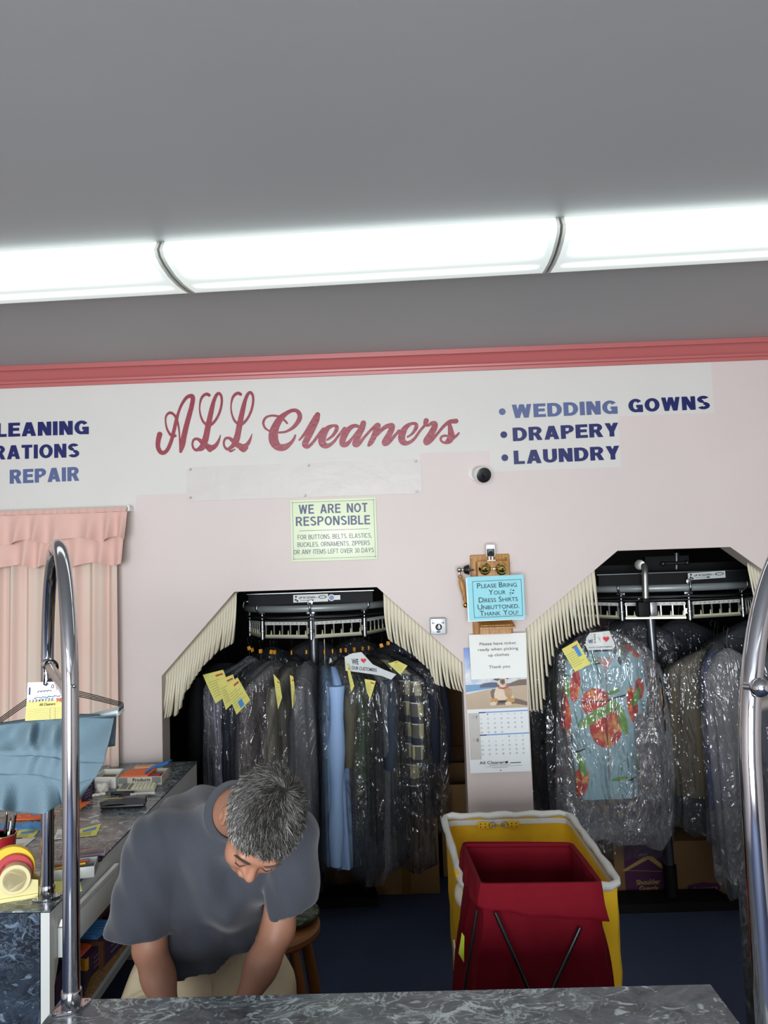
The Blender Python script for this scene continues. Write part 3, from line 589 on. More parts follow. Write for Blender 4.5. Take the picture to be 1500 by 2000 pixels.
b = MB(); sheet(b, Qg, 0, 6, 6); b.build('month_page', M('calendar_paper', 'DFE4E6', .5), t)
b = MB(); g = on_quad(Qg, .0012)
poly_on(b, g, [(.015, .06), (.20, .06), (.20, .79), (.015, .79)], 0); b.build('grey_margin', M('calendar_margin', 'BDB9B4', .5), t)
b = MB()
for v in (.047, .402): poly_on(b, g, [(.19, v), (1, v-.01), (1, v+.008), (.19, v+.018)], 0, .0003)
for v in (.047, .402): poly_on(b, g, [(.19, v), (.30, v-.001), (.30, v+.017), (.19, v+.018)], 1, .0006)
b.build('week_bars', [M('calendar_blue', '6E93CC', .5), M('calendar_navy', '27326A', .5)], t, smooth=False)
b = MB(); its = []
for first, nd, v0, step in ((1, 31, .085, .0705), (4, 31, .440, .067)):
    for d_ in range(1, nd+1):
        k = first+d_-1; cx_, rw = k % 7, k//7; u = .225+cx_*.111; s_ = str(d_); ww = .013 if len(s_) == 1 else .029
        its.append((s_, u-ww/2, u+ww/2, v0+rw*step+.014, .024))
qtext(b, Qg, its, .002); qtext(b, Qg, [('7', .135, .165, .155, .05), ('8', .132, .168, .51, .05)], .002, .02)
b.build('dates', M('calendar_digits', '4A4E58', .6), t, smooth=False)
b = MB(); qtext(b, Qg, [('0', .075, .115, .15, .05), ('0', .072, .112, .505, .05)], .002, -.02); b.build('month_zeros', M('calendar_grey', '9A9A9C', .6), t, smooth=False)
b = MB(); qtext(b, Qg, [('All Cleaners', .16, .60, .865, .045)], .002, .012); [poly_on(b, g, [(u0, v0), (u1, v0-.003), (u1, v0-.003+th), (u0, v0+th)], 0, .001) for u0, u1, v0, th in ((.66, .84, .853, .012), (.32, .46, .884, .005), (.48, .66, .882, .005), (.36, .62, .925, .004))]
poly_on(b, g, [(.25, .905), (.86, .900), (.86, .903), (.25, .908)], 0, .001); poly_on(b, g, [(.49, .962), (.51, .962), (.51, .975), (.49, .975)], 0, .001)
poly_on(b, g, [(.61+.02*math.cos(a_), .845+.02*math.sin(a_)) for a_ in [2*PI*k/12 for k in range(12)]], 0, .001)
b.build('shop_name', ink, t, smooth=False)
# ------------------------------------------------------------------ fringed valances behind the arches
vm = M('cream_vinyl', 'D9D2BC', .45, bump=.05, bscale=8)
def valance(x0, x1, topf, botf, Y, label, nstrip, cut, lean, seed):
    rnd = random.Random(seed); b = MB(); stp = (x1-x0)/nstrip
    for i in range(nstrip):
        xa, xb = x0+i*stp, x0+(i+1)*stp; gap = stp*.05; cu = rnd.uniform(.7, 1.3)
        ln = lean*(.6+.8*rnd.random()); rows = 10
        def fn(u, v, xa=xa, xb=xb, cu=cu, ln=ln):
            x = xa+(xb-xa)*u; zt, zb = topf(x), botf((xa+xb)/2); zc = zt-cut
            ext = Y+.0
            if v < .3: k = v/.3; z = zt+(zc-zt)*k; return Vector((x, ext-.012*k*k, z))
            k = (v-.3)/.7; z = zc+(zb-zc)*k-(.012*u*k if lean > 0 else .012*(1-u)*k)
            return Vector((x-(u-.5)*gap*2*min(1, k*3)+ln*k*k, ext-.012-.022*cu*math.sin(k*1.9)-.008*math.sin(PI*u)*k+.015*(u-.5)*k*cu, z))
        b.grid(fn, 3, rows)
    o = b.build('fringe_valance', vm, None); sm = o.modifiers.new('s', 'SOLIDIFY'); sm.thickness = .0012
    return tag(o, label, 'valance', 'cream fringed valances in the arches')
def interp(pts):
    xs = [p[0] for p in pts]; zs = [p[1] for p in pts]; return lambda x: float(np.interp(x, xs, zs))
Yv = WY+.06
def pz(lst): return sorted([(PY(x, y, Yv-.02).x, PY(x, y, Yv-.02).z) for x, y in lst])
tf = lambda A: interp([(x, z+.012) for x, z in A])
def diag(A, i, j): (xa, za), (xb, zb) = A[i], A[j]; return lambda x: za+(zb-za)*(x-xa)/(xb-xa)+.004
valance(ARL[1][0]+.0, PY(463, 1200, Yv).x, diag(ARL, 1, 2), interp(pz([(331, 1397), (353, 1392), (368, 1350), (400, 1300), (430, 1270), (462, 1253)])), Yv, 'cream fringed valance on the left slope of the left arch', 26, .075, -.012, 1)
valance(PY(750, 1200, Yv).x, ARL[4][0]+.002, diag(ARL, 3, 4), interp(pz([(750, 1244), (790, 1268), (830, 1300), (845, 1333), (870, 1340), (903, 1350)])), Yv, 'cream fringed valance on the right slope of the left arch', 22, .075, .012, 2)
valance(ARR[1][0]-.002, PY(1163, 1150, Yv).x, diag(ARR, 1, 2), interp(pz([(1032, 1386), (1058, 1384), (1066, 1310), (1085, 1258), (1120, 1235), (1163, 1218)])), Yv, 'cream fringed valance on the left slope of the right arch', 21, .06, .006, 3)
valance(PY(1466, 1200, Yv).x, ARR[4][0], diag(ARR, 3, 4), interp(pz([(1466, 1180), (1490, 1215), (1540, 1270), (1620, 1330)])), Yv, 'cream fringed valance at the right edge behind the right chrome post', 24, .06, .012, 4)
# ------------------------------------------------------------------ curtain at the left
n = newmat('pink_ruffle_cloth', .8); co = n.coord(); n.l(n.mix(n.noise(co, 5, 3), 'D3A99D', 'DDB7AB'), n.b.inputs['Base Color']); n.b.inputs['Sheen Weight'].default_value = .2; ruf = n.m
n = newmat('sheer_curtain', .8); co = n.coord(); mp = n.n('Mapping'); mp.inputs['Scale'].default_value = (6, 6, .4); n.l(co, mp.inputs['Vector'])
n.l(n.mix(n.ramp(n.noise(mp.outputs[0], 3, 3), [(.4, 0), (.6, 1)]), 'CFC0B2', 'D6B9AD'), n.b.inputs['Base Color']); sheer = n.m
cxr = WP(247, 990, .08).x; cxl = -2.75
t = thing('window_curtain', ((cxl+cxr)/2, WY-.06, .9), 'pink window curtain with two ruffled valances at the left', 'curtain')
def czt(x): return WP(247, 990, .08).z
ztop = czt(0)
def wavy(zt, zb, x0, x1, Y, amp0, amp1, k, seed, hem, flare=0):
    def fn(u, v):
        x = x0+(x1-x0)*u; am = amp0+(amp1-amp0)*v; ph = k*x+2.2*math.sin(x*7+seed)+1.2*math.sin(x*17+seed*2)
        z = zt+(zb-zt)*v+hem*math.sin(ph*.5+seed)*v
        return Vector((x+flare*v*(u-.5)+.2*am*math.cos(ph)*v, Y-.004-am*(1+math.sin(ph))-.012*v, z))
    return fn
b = MB(); b.grid(wavy(ztop+.0, ztop-.022, cxl, cxr, WY-.075, .003, .003, 180, 1, 0), 300, 3); b.build('rod_pocket', ruf, t)
b = MB(); b.grid(wavy(ztop-.022, ztop-.15, cxl, cxr+.005, WY-.078, .004, .024, 66, 2, .012), 420, 12); b.build('ruffle', ruf, t)
b = MB(); b.grid(wavy(ztop-.09, ztop-.268, cxl, cxr-.012, WY-.068, .004, .020, 58, 5, .010), 420, 12); b.build('ruffle', ruf, t)
xp = WP(229, 1100, .06).x
def pan(u, v):
    x1 = xp; x0 = -2.3+.35*max(0, v-.25)
    x = x0+(x1-x0)*u; ph = 72*x+2*math.sin(x*6)+.6*v; return Vector((x, WY-.03-.019*(1+math.sin(ph))-.004*math.sin(ph*2.3), ztop-.02+(.895-ztop+.02)*v))
b = MB(); b.grid(pan, 260, 70); b.build('curtain_panel', sheer, t)
b = MB(); b.grid(lambda u, v: Vector((cxl+.02+(.62-.45*v)*u, WY-.082-.008*(1+math.sin(60*u+.5*v)), ztop-.02+(.9-ztop+.02)*v)), 90, 60); b.build('curtain_panel', sheer, t)
b = MB(); b.cyl((cxl, WY-.045, ztop-.012), (cxr, WY-.045, ztop-.012), .008); b.build('rod', white_p, t)
b = MB(); b.box((cxr+.004, WY-.03, ztop-.008), (.006, .06, .02)); b.ball((cxr-.002, WY-.05, ztop+.006), .006); b.build('rod_bracket', white_p, t)
b = MB(); b.box((-2.2, WY-.012, 1.35), (.95, .02, .95)); struct(b.build('window_2', M('dusky_window_glass', '6F6572', .25), smooth=False))
# ------------------------------------------------------------------ counters
def marble(name, dark, mid, light, rough, scale=1.0):
    n = newmat(name, rough); co = n.coord('Object'); mp = n.n('Mapping'); n.l(co, mp.inputs['Vector']); mp.inputs['Scale'].default_value = (scale*.8, scale*1.15, scale); v = mp.outputs[0]
    a = n.noise(v, 9, 8, 1.2, .62); bb = n.noise(v, 15, 7, 2.0, .62); c2 = n.noise(v, 5, 4, .6)
    base = n.mix(n.ramp(a, [(.36, 0), (.62, 1)]), dark, mid)
    ve = n.math('ABSOLUTE', n.math('SUBTRACT', bb, .5)); vein = n.math('MULTIPLY', n.ramp(ve, [(0, 1), (.035, 0)]), n.ramp(c2, [(.38, .1), (.62, 1)]))
    fl = n.ramp(n.noise(v, 20, 6, 1.6, .62), [(.57, 0), (.64, 1)])
    c = n.mix(n.math('MULTIPLY', n.math('MAXIMUM', n.math('MULTIPLY', vein, .75), n.math('MULTIPLY', fl, .8)), .9, clamp=True), base, light)
    n.l(c, n.b.inputs['Base Color']); n.b.inputs['Specular IOR Level'].default_value = .5; return n.m
lam = marble('marble_laminate', '2B3137', '626A70', 'C6D3D4', .22)
lamf = marble('dark_marble_laminate', '10151E', '28323F', '74869A', .3, 1.2)
wlam = M('white_laminate', 'C2C6C4', .4); wlam2 = M('grey_laminate', '8F9595', .45); edge_m = M('laminate_edge', '1C2024', .4)
ZCT = .9
t = thing('service_counter', (-.06, 1.4, 0), 'near service counter with dark grey marble laminate top along the bottom edge', 'counter')
b = MB(); pl_ = [(-.741, .98), (.614, .98), (.614, 1.668), (-.741, 1.668)]
b.prism([(x, y, ZCT) for x, y in pl_], (0, 0, -.035)); b.build('countertop', lam, t, smooth=False)
b = MB(); b.box((-.063, 1.03, .43), (1.31, .03, .86)); b.build('customer_panel', lamf, t)
for x in (-.71, -.063, .58): MB().box((x, 1.33, .43), (.025, .6, .86)).build('side_panel', wlam, t)
MB().box((-.063, 1.34, .42), (1.25, .56, .02)).build('shelf', wlam, t); MB().box((-.063, 1.34, .06), (1.25, .56, .02)).build('shelf', wlam, t)
cz = lambda x, y, d=0: PZ(x, y, ZCT+d)
t = thing('side_counter', (-1.3, 2.9, 0), 'long side counter with marble laminate top running back to the pink wall', 'counter')
b = MB(); b.prism([(-2.05, 2.105, ZCT), (-.962, 2.105, ZCT), (-.985, WY-.005, ZCT), (-2.05, WY-.005, ZCT)], (0, 0, -.004)); b.build('countertop', lam, t, smooth=False)
b = MB(); b.prism([(-2.05, 2.108, ZCT-.004), (-.963, 2.108, ZCT-.004), (-.986, WY-.005, ZCT-.004), (-2.05, WY-.005, ZCT-.004)], (0, 0, -.003)); b.build('edge_strip', edge_m, t, smooth=False)
b = MB(); b.box((-1.52, 2.117, .447), (1.06, .024, .893)); b.build('end_panel', lamf, t, smooth=False)
b = MB(); b.prism([(-.988, 2.1065, 0), (-.964, 2.1065, 0), (-.964, 2.135, 0), (-.988, 2.135, 0)], (0, 0, .893)); b.build('corner_post', wlam, t, smooth=False)
b = MB(); b.prism([(-.964, 2.135, .893), (-.987, WY-.01, .893), (-.987, WY-.01, .762), (-.970, 2.18, .755), (-.964, 2.135, .69)], (-.02, 0, 0)); b.build('apron', wlam, t, smooth=False)
for y0, y1 in ((2.16, 2.56),):
    b = MB(); b.box((-.958, (y0+y1)/2, .79), (.018, y1-y0, .078), bev=.002); dr = b.build('drawer', wlam, t)
    b = MB(); b.prism([(-.949, y0, .833), (-.949, y1, .833), (-.943, y1, .852), (-.943, y0, .852)], (-.014, 0, 0)); b.build('drawer_lip', white_p, dr, smooth=False)
n = newmat('worn_particle_board', .7); co = n.coord(); n.l(n.mix(n.ramp(n.noise(co, 70, 5, 0, .8), [(.35, 0), (.65, 1)]), '5E4326', '93703F'), n.b.inputs['Base Color']); osb = n.m
b = MB(); b.prism([(-1.95, 2.13, .515), (-.972, 2.13, .515), (-.985, WY-.02, .515), (-1.95, WY-.02, .515)], (0, 0, -.018)); b.build('shelf_board', osb, t, smooth=False)
b = MB(); b.prism([(-.972, 2.13, .517), (-.985, WY-.02, .517), (-.985, WY-.02, .492), (-.972, 2.13, .492)], (.012, 0, 0)); b.build('shelf_edge', wlam2, t, smooth=False)
MB().box((-1.3, 3.1, .70), (.6, .03, .36)).build('divider', M('brown_wood_panel', '4A3524', .6), t)
MB().box((-1.96, 2.9, .44), (.02, 1.55, .88)).build('back_panel', M('brown_wood_panel'), t)
# chrome hoops
def hoop(name, p0, p1, apex, label, ah=.36):
    t = thing(name, (p0[0], p0[1], ZCT), label, 'rail', 'chrome hoop rails on the counters')
    a = Vector((*p0, ZCT)); e = Vector((*p1, ZCT)); dv = (e-a); hc = dv.length/2; m = (a+e)/2; dn = dv.normalized(); zs = apex-ah
    pts = [a+Z3*h for h in (0, .2, .4, zs-ZCT-.05)]
    for k in range(1, 32):
        th = PI-PI*k/32; c_, s_ = math.cos(th), math.sin(th); ex = 2/2.05
        pts.append(m+dn*(hc*math.copysign(abs(c_)**ex, c_))+Z3*(zs-ZCT+(apex-zs)*abs(s_)**ex))
    pts += [e+Z3*h for h in (zs-ZCT-.05, .4, .2, 0)]
    b = MB(); b.tube(pts, .0172, 28); b.build('hoop_pipe', chrome, t, angle=80)
    for q, g in ((a, .75), (e, .55)):
        b = MB(); b.lathe(q, Z3, [(.0172, .0), (.0205, .004), (.0205, .036), (.0195, .038), (.0172, .038)], 28)
        fl = b.build('collar', chrome, t)
        b = MB(); u = Vector((math.cos(g), math.sin(g), 0)); v = Vector((-u.y, u.x, 0)); P = []
        for k in range(32):
            th = 2*PI*k/32; r = .021+.019*abs(math.cos(th))**3; P.append(q+u*(r*math.cos(th))+v*(.024*math.sin(th))+Z3*.001)
        b.prism(P, (0, 0, .004)); b.build('base_plate', chrome, fl, smooth=False)
        b = MB()
        for s_ in (-1, 1): b.ball(q+u*(s_*.031)+Z3*.0055, (.004, .004, .002), n=10)
        b.ball(q+Vector((.012, -.0185, .02)), .003, n=10); b.build('screws', steel, fl)
    zb = 1.53; A_ = a.copy(); A_.z = zb-.0; E_ = e.copy(); E_.z = zb+.015
    b = MB(); b.cyl(A_, E_, .0125, 20); b.build('cross_bar', M('brushed_pipe', 'B9BAB2', .3, .9), t)
    b = MB(); b.lathe(E_-dn*.035, dn, [(.0125, 0), (.0165, .004), (.0165, .018), (.013, .022)], 20); b.build('bar_collar', chrome, t)
    return t, A_, E_
apx = PY(116, 1066, 1.9).z
hp1, HA, HE = hoop('chrome_rail', (-.703, 1.635), (-1.003, 2.18), apx, 'chrome hoop rail at the left holding the blue garment on hangers')
b = MB(); b.ball(PY(145, 1340, 1.615), .0045, n=10); b.build('set_screw', steel, hp1)
rp = PY(1478, 1700, 1.3)
hp2, HA2, HE2 = hoop('chrome_rail', (rp.x, rp.y), (rp.x+.50, rp.y+.40), PY(1500, 1085, 1.36).z+.06, 'chrome hoop rail cut off by the right edge with a chrome ball', .44)
b = MB(); q = PY(1484, 1343, 1.28); b.cyl(Vector((rp.x, rp.y, q.z)), q, .006); b.ball(q, .0158, n=28); b.build('ball_knob', chrome, hp2)
# second counter under the far leg of the right hoop
b = MB(); b.box((1.25, 1.95, .45), (.7, .5, .894), bev=.004); tag(b.build('counter_block', lamf), 'dark marble counter block outside the right edge under the chrome rail', 'counter')
# ------------------------------------------------------------------ things on the side counter
def ticket(b, quad, kind=0):
    """a laundry order slip: paper, blue sticker, ruled lines"""
    sheet(b, quad, 0, 5, 6, wob=.003, seed=random.random()*9); g = on_quad(quad, .0012)
    for i in range(7):
        v = .30+.085*i; poly_on(b, g, [(.08, v), (.62+.2*(i % 2), v), (.62+.2*(i % 2), v+.012), (.08, v+.012)], 2, .0002)
    poly_on(b, g, [(.55, .12), (.92, .12), (.92, .19), (.55, .19)], 3, .0002)
    if kind == 1: poly_on(b, g, [(.35, .70), (.62, .70), (.62, .95), (.35, .95)], 1, .0006)
    if kind == 2: poly_on(b, g, [(.62, .15), (.85, .15), (.85, .55), (.62, .55)], 1, .0006)
TM = [yellow_paper, blue_tag, grey_ink, red_ink]
def slip(quadpx, mats, label, dz=.001, kind=None, name='order_ticket', cat='ticket', group=None):
    Q_ = [cz(x, y, dz) for x, y in quadpx]; b = MB(); ob = [q for q in Q_]; b.prism(ob, (0, 0, .0012))
    gg = lambda u, v: (Q_[0]*(1-u)+Q_[1]*u)*(1-v)+(Q_[3]*(1-u)+Q_[2]*u)*v+Z3*.0018
    if kind == 'y':
        b.add([gg(u, v) for u, v in ((.25, .28), (.85, .22), (.85, .48), (.25, .52))], [(0, 1, 2, 3)], 1)
    if kind in ('y', 'w'):
        for i in range(4): v = .6+.09*i; b.add([gg(.15, v), gg(.7, v), gg(.7, v+.02), gg(.15, v+.02)], [(0, 1, 2, 3)], 2)
    o = b.build(name, mats, smooth=False); return tag(o, label, cat, group)
slip([(110, 1624), (240, 1608), (208, 1637), (90, 1640)][:4] if 0 else [(152, 1621), (198, 1609), (188, 1632), (148, 1636)], [yellow_paper, blue_card, grey_ink], 'yellow order slip with a blue sticker, right of the chrome post', kind='y')
slip([(36, 1622), (80, 1617), (64, 1638), (20, 1640)], [yellow_paper, blue_card, grey_ink], 'yellow order slip with a blue sticker, behind the red pen cup', kind='y')
slip([(113, 1620), (133, 1619), (128, 1638), (104, 1640)], [paper, blue_card, grey_ink], 'white slip between the two chrome posts', kind='w')
slip([(31, 1637), (70, 1636), (45, 1657), (28, 1658)], [paper, blue_card, grey_ink], 'white printed slip stack right of the red pen cup', kind='w')
slip([(150, 1568), (180, 1565), (157, 1580), (150, 1580)], [orange_p], 'pointed orange card on the counter beside the blue garment', name='orange_card', cat='card')
def cards(quadpx, hgt, n, mat, label, nm):
    Q_ = [cz(x, y, .0012) for x, y in quadpx]; b = MB(); e = [q+Z3*hgt for q in Q_]; b.prism(Q_, (0, 0, hgt))
    for i in range(n):
        u = (i+.5)/n; c_ = (e[0]*(1-u)+e[1]*u)*.5+(e[3]*(1-u)+e[2]*u)*.5; b.box(c_+Z3*.001, (.012, .005, .003))
    return tag(b.build(nm, mat, smooth=False), label, 'cards')
cards([(36, 1593), (108, 1590), (105, 1601), (22, 1603)], .006, 4, orange_p, 'flat orange plastic tag strip on the side counter', 'tag_strip')
cards([(0, 1612), (60, 1608), (58, 1620), (-6, 1622)], .004, 3, blue_card, 'flat blue card strip lying behind the red pen cup', 'tag_strip')
b = MB()
for i, (x, a_) in enumerate(((52, .3), (60, -.2), (68, .4), (74, .1))):
    q = cz(x, 1613, .006+.004*i); b.box(q, (.035, .022, .003), Euler((.5, .3*i-.3, a_)).to_matrix())
tag(b.build('blue_tags', blue_card, smooth=False), 'loose heap of folded blue tags on the side counter', 'tags')
b = MB()
for i in range(3): b.box(cz(66+6*i, 1588, .003+.003*i), (.05, .02, .003), rz(.2*i))
tag(b.build('blue_tags', blue_card, smooth=False), 'small pile of blue tags under the hanging blue garment', 'tags')
# pen cup
c0 = cz(2, 1695); c0.z = ZCT; t = thing('pen_cup', c0, 'red pen cup with a white star flower, holding pens', 'cup')
rT = .044; n_ = 36; b = MB()
b.lathe(c0, Z3, [(.0345, 0), (.036, .002), (rT, .10), (rT+.002, .102), (rT-.002, .102), (.034, .006)], 36); b.build('cup_body', M('red_cup', '9E1F28', .35), t)
b = MB(); b.lathe(c0+Z3*.098, Z3, [(rT, 0), (rT+.002, .002), (rT+.001, .005), (rT-.002, .005), (rT-.002, 0)], 36); b.build('gold_rim', brass, t)
b = MB(); fa = math.radians(-54); dn_ = Vector((math.cos(fa), math.sin(fa), 0)); tn = Vector((-dn_.y, dn_.x, 0)); fc_ = c0+dn_*.0435+Z3*.058
for k in range(8):
    th = 2*PI*k/8+.3; u = tn*math.cos(th)+Z3*math.sin(th); w_ = tn*-math.sin(th)+Z3*math.cos(th); L_ = .012 if k % 2 == 0 else .008
    b.add([fc_+u*.001, fc_+u*L_*.7+w_*.0022, fc_+u*L_, fc_+u*L_*.7-w_*.0022], [(0, 1, 2, 3)])
b.build('star_flower', white_p, t, smooth=False)
for i, (dx, dy, a_, bb_, hh, mm, lb) in enumerate(((-.01, .0, .1, -.2, .145, black_p, 'black pen leaning left'), (.0, .01, .18, .1, .15, black_p, 'black pen with a white clip, tallest'), (.012, -.004, .35, .15, .135, white_p, 'white pen leaning right'), (.018, .012, .42, -.05, .15, black_p, 'dark pen leaning furthest right'))):
    q = c0+Vector((dx, dy, .006)); d_ = Vector((math.sin(a_)*.35, math.sin(bb_)*.3, 1)).normalized(); pt = thing('pen', q, lb+' in the red cup', 'pen', 'pens in the red cup')
    b = MB(); b.tube([q, q+d_*hh], .0042, 10); b.build('barrel', mm, pt)
    b = MB(); b.tube([q+d_*(hh-.03)+Vector((.0, -.006, 0)), q+d_*(hh)+Vector((0, -.006, 0))], .0015, 6); b.cyl(q+d_*hh, q+d_*(hh+.008), .0028, 8); b.build('clip', steel if mm is black_p else black_p, pt)
# tape dispenser with rolls
dispm = M('cream_plastic', 'D9CE93', .4); tc_ = cz(30, 1752); tc_.z = ZCT
t = thing('tape_dispenser', tc_, 'cream tape dispenser with a yellow, a red and a tan tape roll', 'tape dispenser')
# plate plan: outlined along a line turned slightly away
dA = Vector((.93, .36, 0)).normalized(); dB = Vector((-dA.y, dA.x, 0))
fp = lambda a_, h, dpt=0: tc_+dA*a_+dB*dpt+Z3*h
b = MB(); b.prism([fp(-.085, 0, -.03), fp(.060, 0, -.03), fp(.060, 0, .04), fp(-.085, 0, .04)], (0, 0, .01)); b.build('dispenser_base', M('pale_yellow_plastic', 'E6DD9A', .4), t, smooth=False)
b = MB(); b.prism([fp(-.07, .01, -.024), fp(.06, .01, -.024), fp(.06, .045, -.024), fp(.02, .055, -.024), fp(-.09, .065, -.024)], dB*.003); b.prism([fp(-.07, .01, .03), fp(.06, .01, .03), fp(.06, .045, .03), fp(-.09, .065, .03)], dB*.003); b.build('side_plate', dispm, t, smooth=False)
def roll(cen, r0, r1, wd, d0, mat, nm, hub=None):
    b = MB(); b.lathe(cen, dB, [(r0, d0), (r1-.001, d0), (r1, d0+.001), (r1, d0+wd-.001), (r1-.001, d0+wd), (r0, d0+wd), (r0, d0)], 48); o = b.build(nm, mat, t); return o
rc = fp(-.012, .074)
roll(rc, .040, .062, .02, .006, M('yellow_tape', 'E3BE1D', .4), 'yellow_roll'); roll(rc+dA*.008-Z3*.006, .036, .050, .014, -.008, M('red_tape', 'B02A35', .4), 'red_roll')
hubm = M('cardboard_core', 'D8CB9B', .6)
hc_ = rc+dA*.014-Z3*.016; o = roll(hc_, .0305, .040, .028, -.036, hubm, 'tan_roll')
b = MB(); b.lathe(hc_, dB, [(.0303, -.012), (.001, -.011), (.001, -.009), (.0303, -.008)], 40); b.build('hub_wall', M('hub_inside', 'BDB07E', .5), o)
# note pad, tray, phone
t = tag(slip([(104, 1722), (155, 1718), (160, 1740), (100, 1748)], [yellow_paper], 'yellow memo pad under the chrome posts on the side counter', name='memo_pad', cat='pad'), None)
c1 = cz(143, 1708); c1.z = ZCT
t = thing('plastic_tray', c1, 'small clear grey tray of pencils between the chrome posts', 'tray'); b = MB()
trm = M('frosted_plastic', '9FA3A0', .35); A_ = Matrix.Rotation(.25, 3, 'Z')
for off, s_ in (((0, -.04, .016), (.13, .003, .032)), ((0, .04, .016), (.13, .003, .032)), ((-.064, 0, .016), (.003, .08, .032)), ((.064, 0, .016), (.003, .08, .032)), ((0, 0, .002), (.13, .08, .003))): b.box(c1+A_ @ Vector(off), s_, A_, bev=.001)
b.build('tray_shell', trm, t)
for i, (mm, lb) in enumerate(((M('pencil_yellow', 'E5B81E', .4), 'yellow pencil in the clear tray'), (M('pencil_orange', 'C4522A', .4), 'orange pencil in the clear tray'))):
    b = MB(); b.cyl(c1+Vector((-.05, -.015+.02*i, .022+.006*i)), c1+Vector((.035, .005+.02*i, .03)), .0035, 6); tag(b.build('pencil', mm), lb, 'pencil')
c2 = cz(160, 1680); c2.z = ZCT
b = MB(); b.box(c2+Vector((.008, .0, .006)), (.11, .075, .012), rz(.3), bev=.005); tag(b.build('wallet_case', black_p), 'black flat case under the lilac phone, beside the chrome post', 'case')
t = thing('mobile_phone', c2+Z3*.0122, 'mobile phone in a lilac case lying on a black case', 'phone')
b = MB(); b.box(c2+Vector((0, .006, .0175)), (.14, .07, .010), rz(.3), bev=.0045); b.build('phone_case', M('lilac_rubber', '9C8AA0', .45), t)
b = MB(); b.box(c2+Vector((0, .006, .0232)), (.128, .060, .0012), rz(.3), bev=.0005); b.build('screen', M('dark_screen', '4A444B', .15), t)
# stapler
c3 = cz(241, 1577); c3.z = ZCT; t = thing('stapler', c3, 'black stapler lying open-jawed on the side counter', 'stapler'); R_ = rz(.10)
b = MB(); b.box(c3+Vector((0, 0, .008)), (.165, .036, .012), R_, bev=.004); b.build('base', black_p, t)
b = MB(); P = [(-.082, .012), (-.085, .028), (-.06, .034), (-.01, .032), (.0, .038), (.05, .040), (.085, .034), (.086, .014), (.02, .012), (.0, .018), (-.05, .018), (-.07, .014)]
b.prism([c3+R_ @ Vector((x, -.016, z)) for x, z in P], R_ @ Vector((0, .032, 0))); b.build('arm', M('stapler_body', '17181B', .25), t, smooth=False)
b = MB(); b.box(c3+R_ @ Vector((-.03, 0, .0365)), (.09, .006, .002), R_); b.build('magazine_rail', M('aged_brass', '8A8145', .35, .8), t)
# markers
def marker(pa_, pb_, body, capm, label):
    a, e = cz(*pa_), cz(*pb_); a.z = e.z = ZCT+.0075; d_ = (e-a); L_ = d_.length; t = thing('marker_pen', (a+e)/2-Z3*.0075, label, 'marker', 'markers beside the calculator')
    b = MB(); b.lathe(a, d_, [(.004, 0), (.0068, .002), (.0072, L_*.62), (.0066, L_*.63)], 14); b.build('barrel', body, t)
    b = MB(); b.lathe(a+d_*.62, d_, [(.0076, 0), (.0074, L_*.36), (.005, L_*.38)], 14); b.build('cap', capm, t)
marker((303, 1553), (238, 1557), white_p, black_p, 'white marker with a black cap behind the stapler')
marker((216, 1553), (262, 1552), black_p, black_p, 'black marker lying in front of the calculator')
marker((232, 1560), (268, 1556), black_p, white_p, 'short black pen with white end touching the stapler')
# calculator
Qc = [cz(242, 1533), cz(309, 1529), cz(302, 1547), cz(228, 1550)]; cc = sum(Qc, Vector())/4; t = thing('desk_calculator', cc, 'cream desk calculator lying in front of the product box', 'calculator')
b = MB(); b.prism(Qc, (0, 0, .012)); b.build('case', M('calculator_cream', 'CFCFB8', .45), t, smooth=False)
gq = lambda u, v, h=.0125: (Qc[0]*(1-u)+Qc[1]*u)*(1-v)+(Qc[3]*(1-u)+Qc[2]*u)*v+Z3*h
b = MB(); b.prism([gq(.04, .12), gq(.22, .12), gq(.22, .88), gq(.04, .88)], (0, 0, .001)); b.build('display', M('lcd_grey', '7F8078', .3), t, smooth=False)
b = MB(); b.prism([gq(.27, .1), gq(.33, .1), gq(.33, .9), gq(.27, .9)], (0, 0, .001)); b.build('solar_strip', M('solar_dark', '3A3330', .2), t, smooth=False)
b = MB()
for i in range(6):
    for j in range(4): b.prism([gq(.38+.1*i, .08+.22*j), gq(.455+.1*i, .08+.22*j), gq(.455+.1*i, .24+.22*j), gq(.38+.1*i, .24+.22*j)], (0, 0, .003))
ks = b.build('keys', M('calculator_key', 'DCDCC4', .5), t, smooth=False)
# white pin box
def open_box(name, Q_, h, th, mat, label, cat, t=None):
    cc = sum(Q_, Vector())/4; t = thing(name, cc, label, cat); b = MB(); b.prism(Q_, (0, 0, .003))
    inn = [q+(cc-q)*(th/(cc-q).length*1.4) for q in Q_]
    for i in range(4):
        j = (i+1) % 4; b.prism([Q_[i], Q_[j], inn[j], inn[i]], (0, 0, h))
    b.build('box_shell', mat, t, smooth=False); return t, inn, cc
Qx = [cz(203, 1524), cz(242, 1523), cz(226, 1541), cz(182, 1541)]
t, inn, cc = open_box('pin_box', Qx, .048, .006, M('white_card_box', 'D9D9D2', .6), 'open white cardboard box of pins next to the product box', 'box')
MB().prism([q+Z3*.004 for q in inn], (0, 0, .022)).build('pins_layer', M('brown_pin_layer', '6B5E42', .7, mott=.4, mscale=200), t, smooth=False)
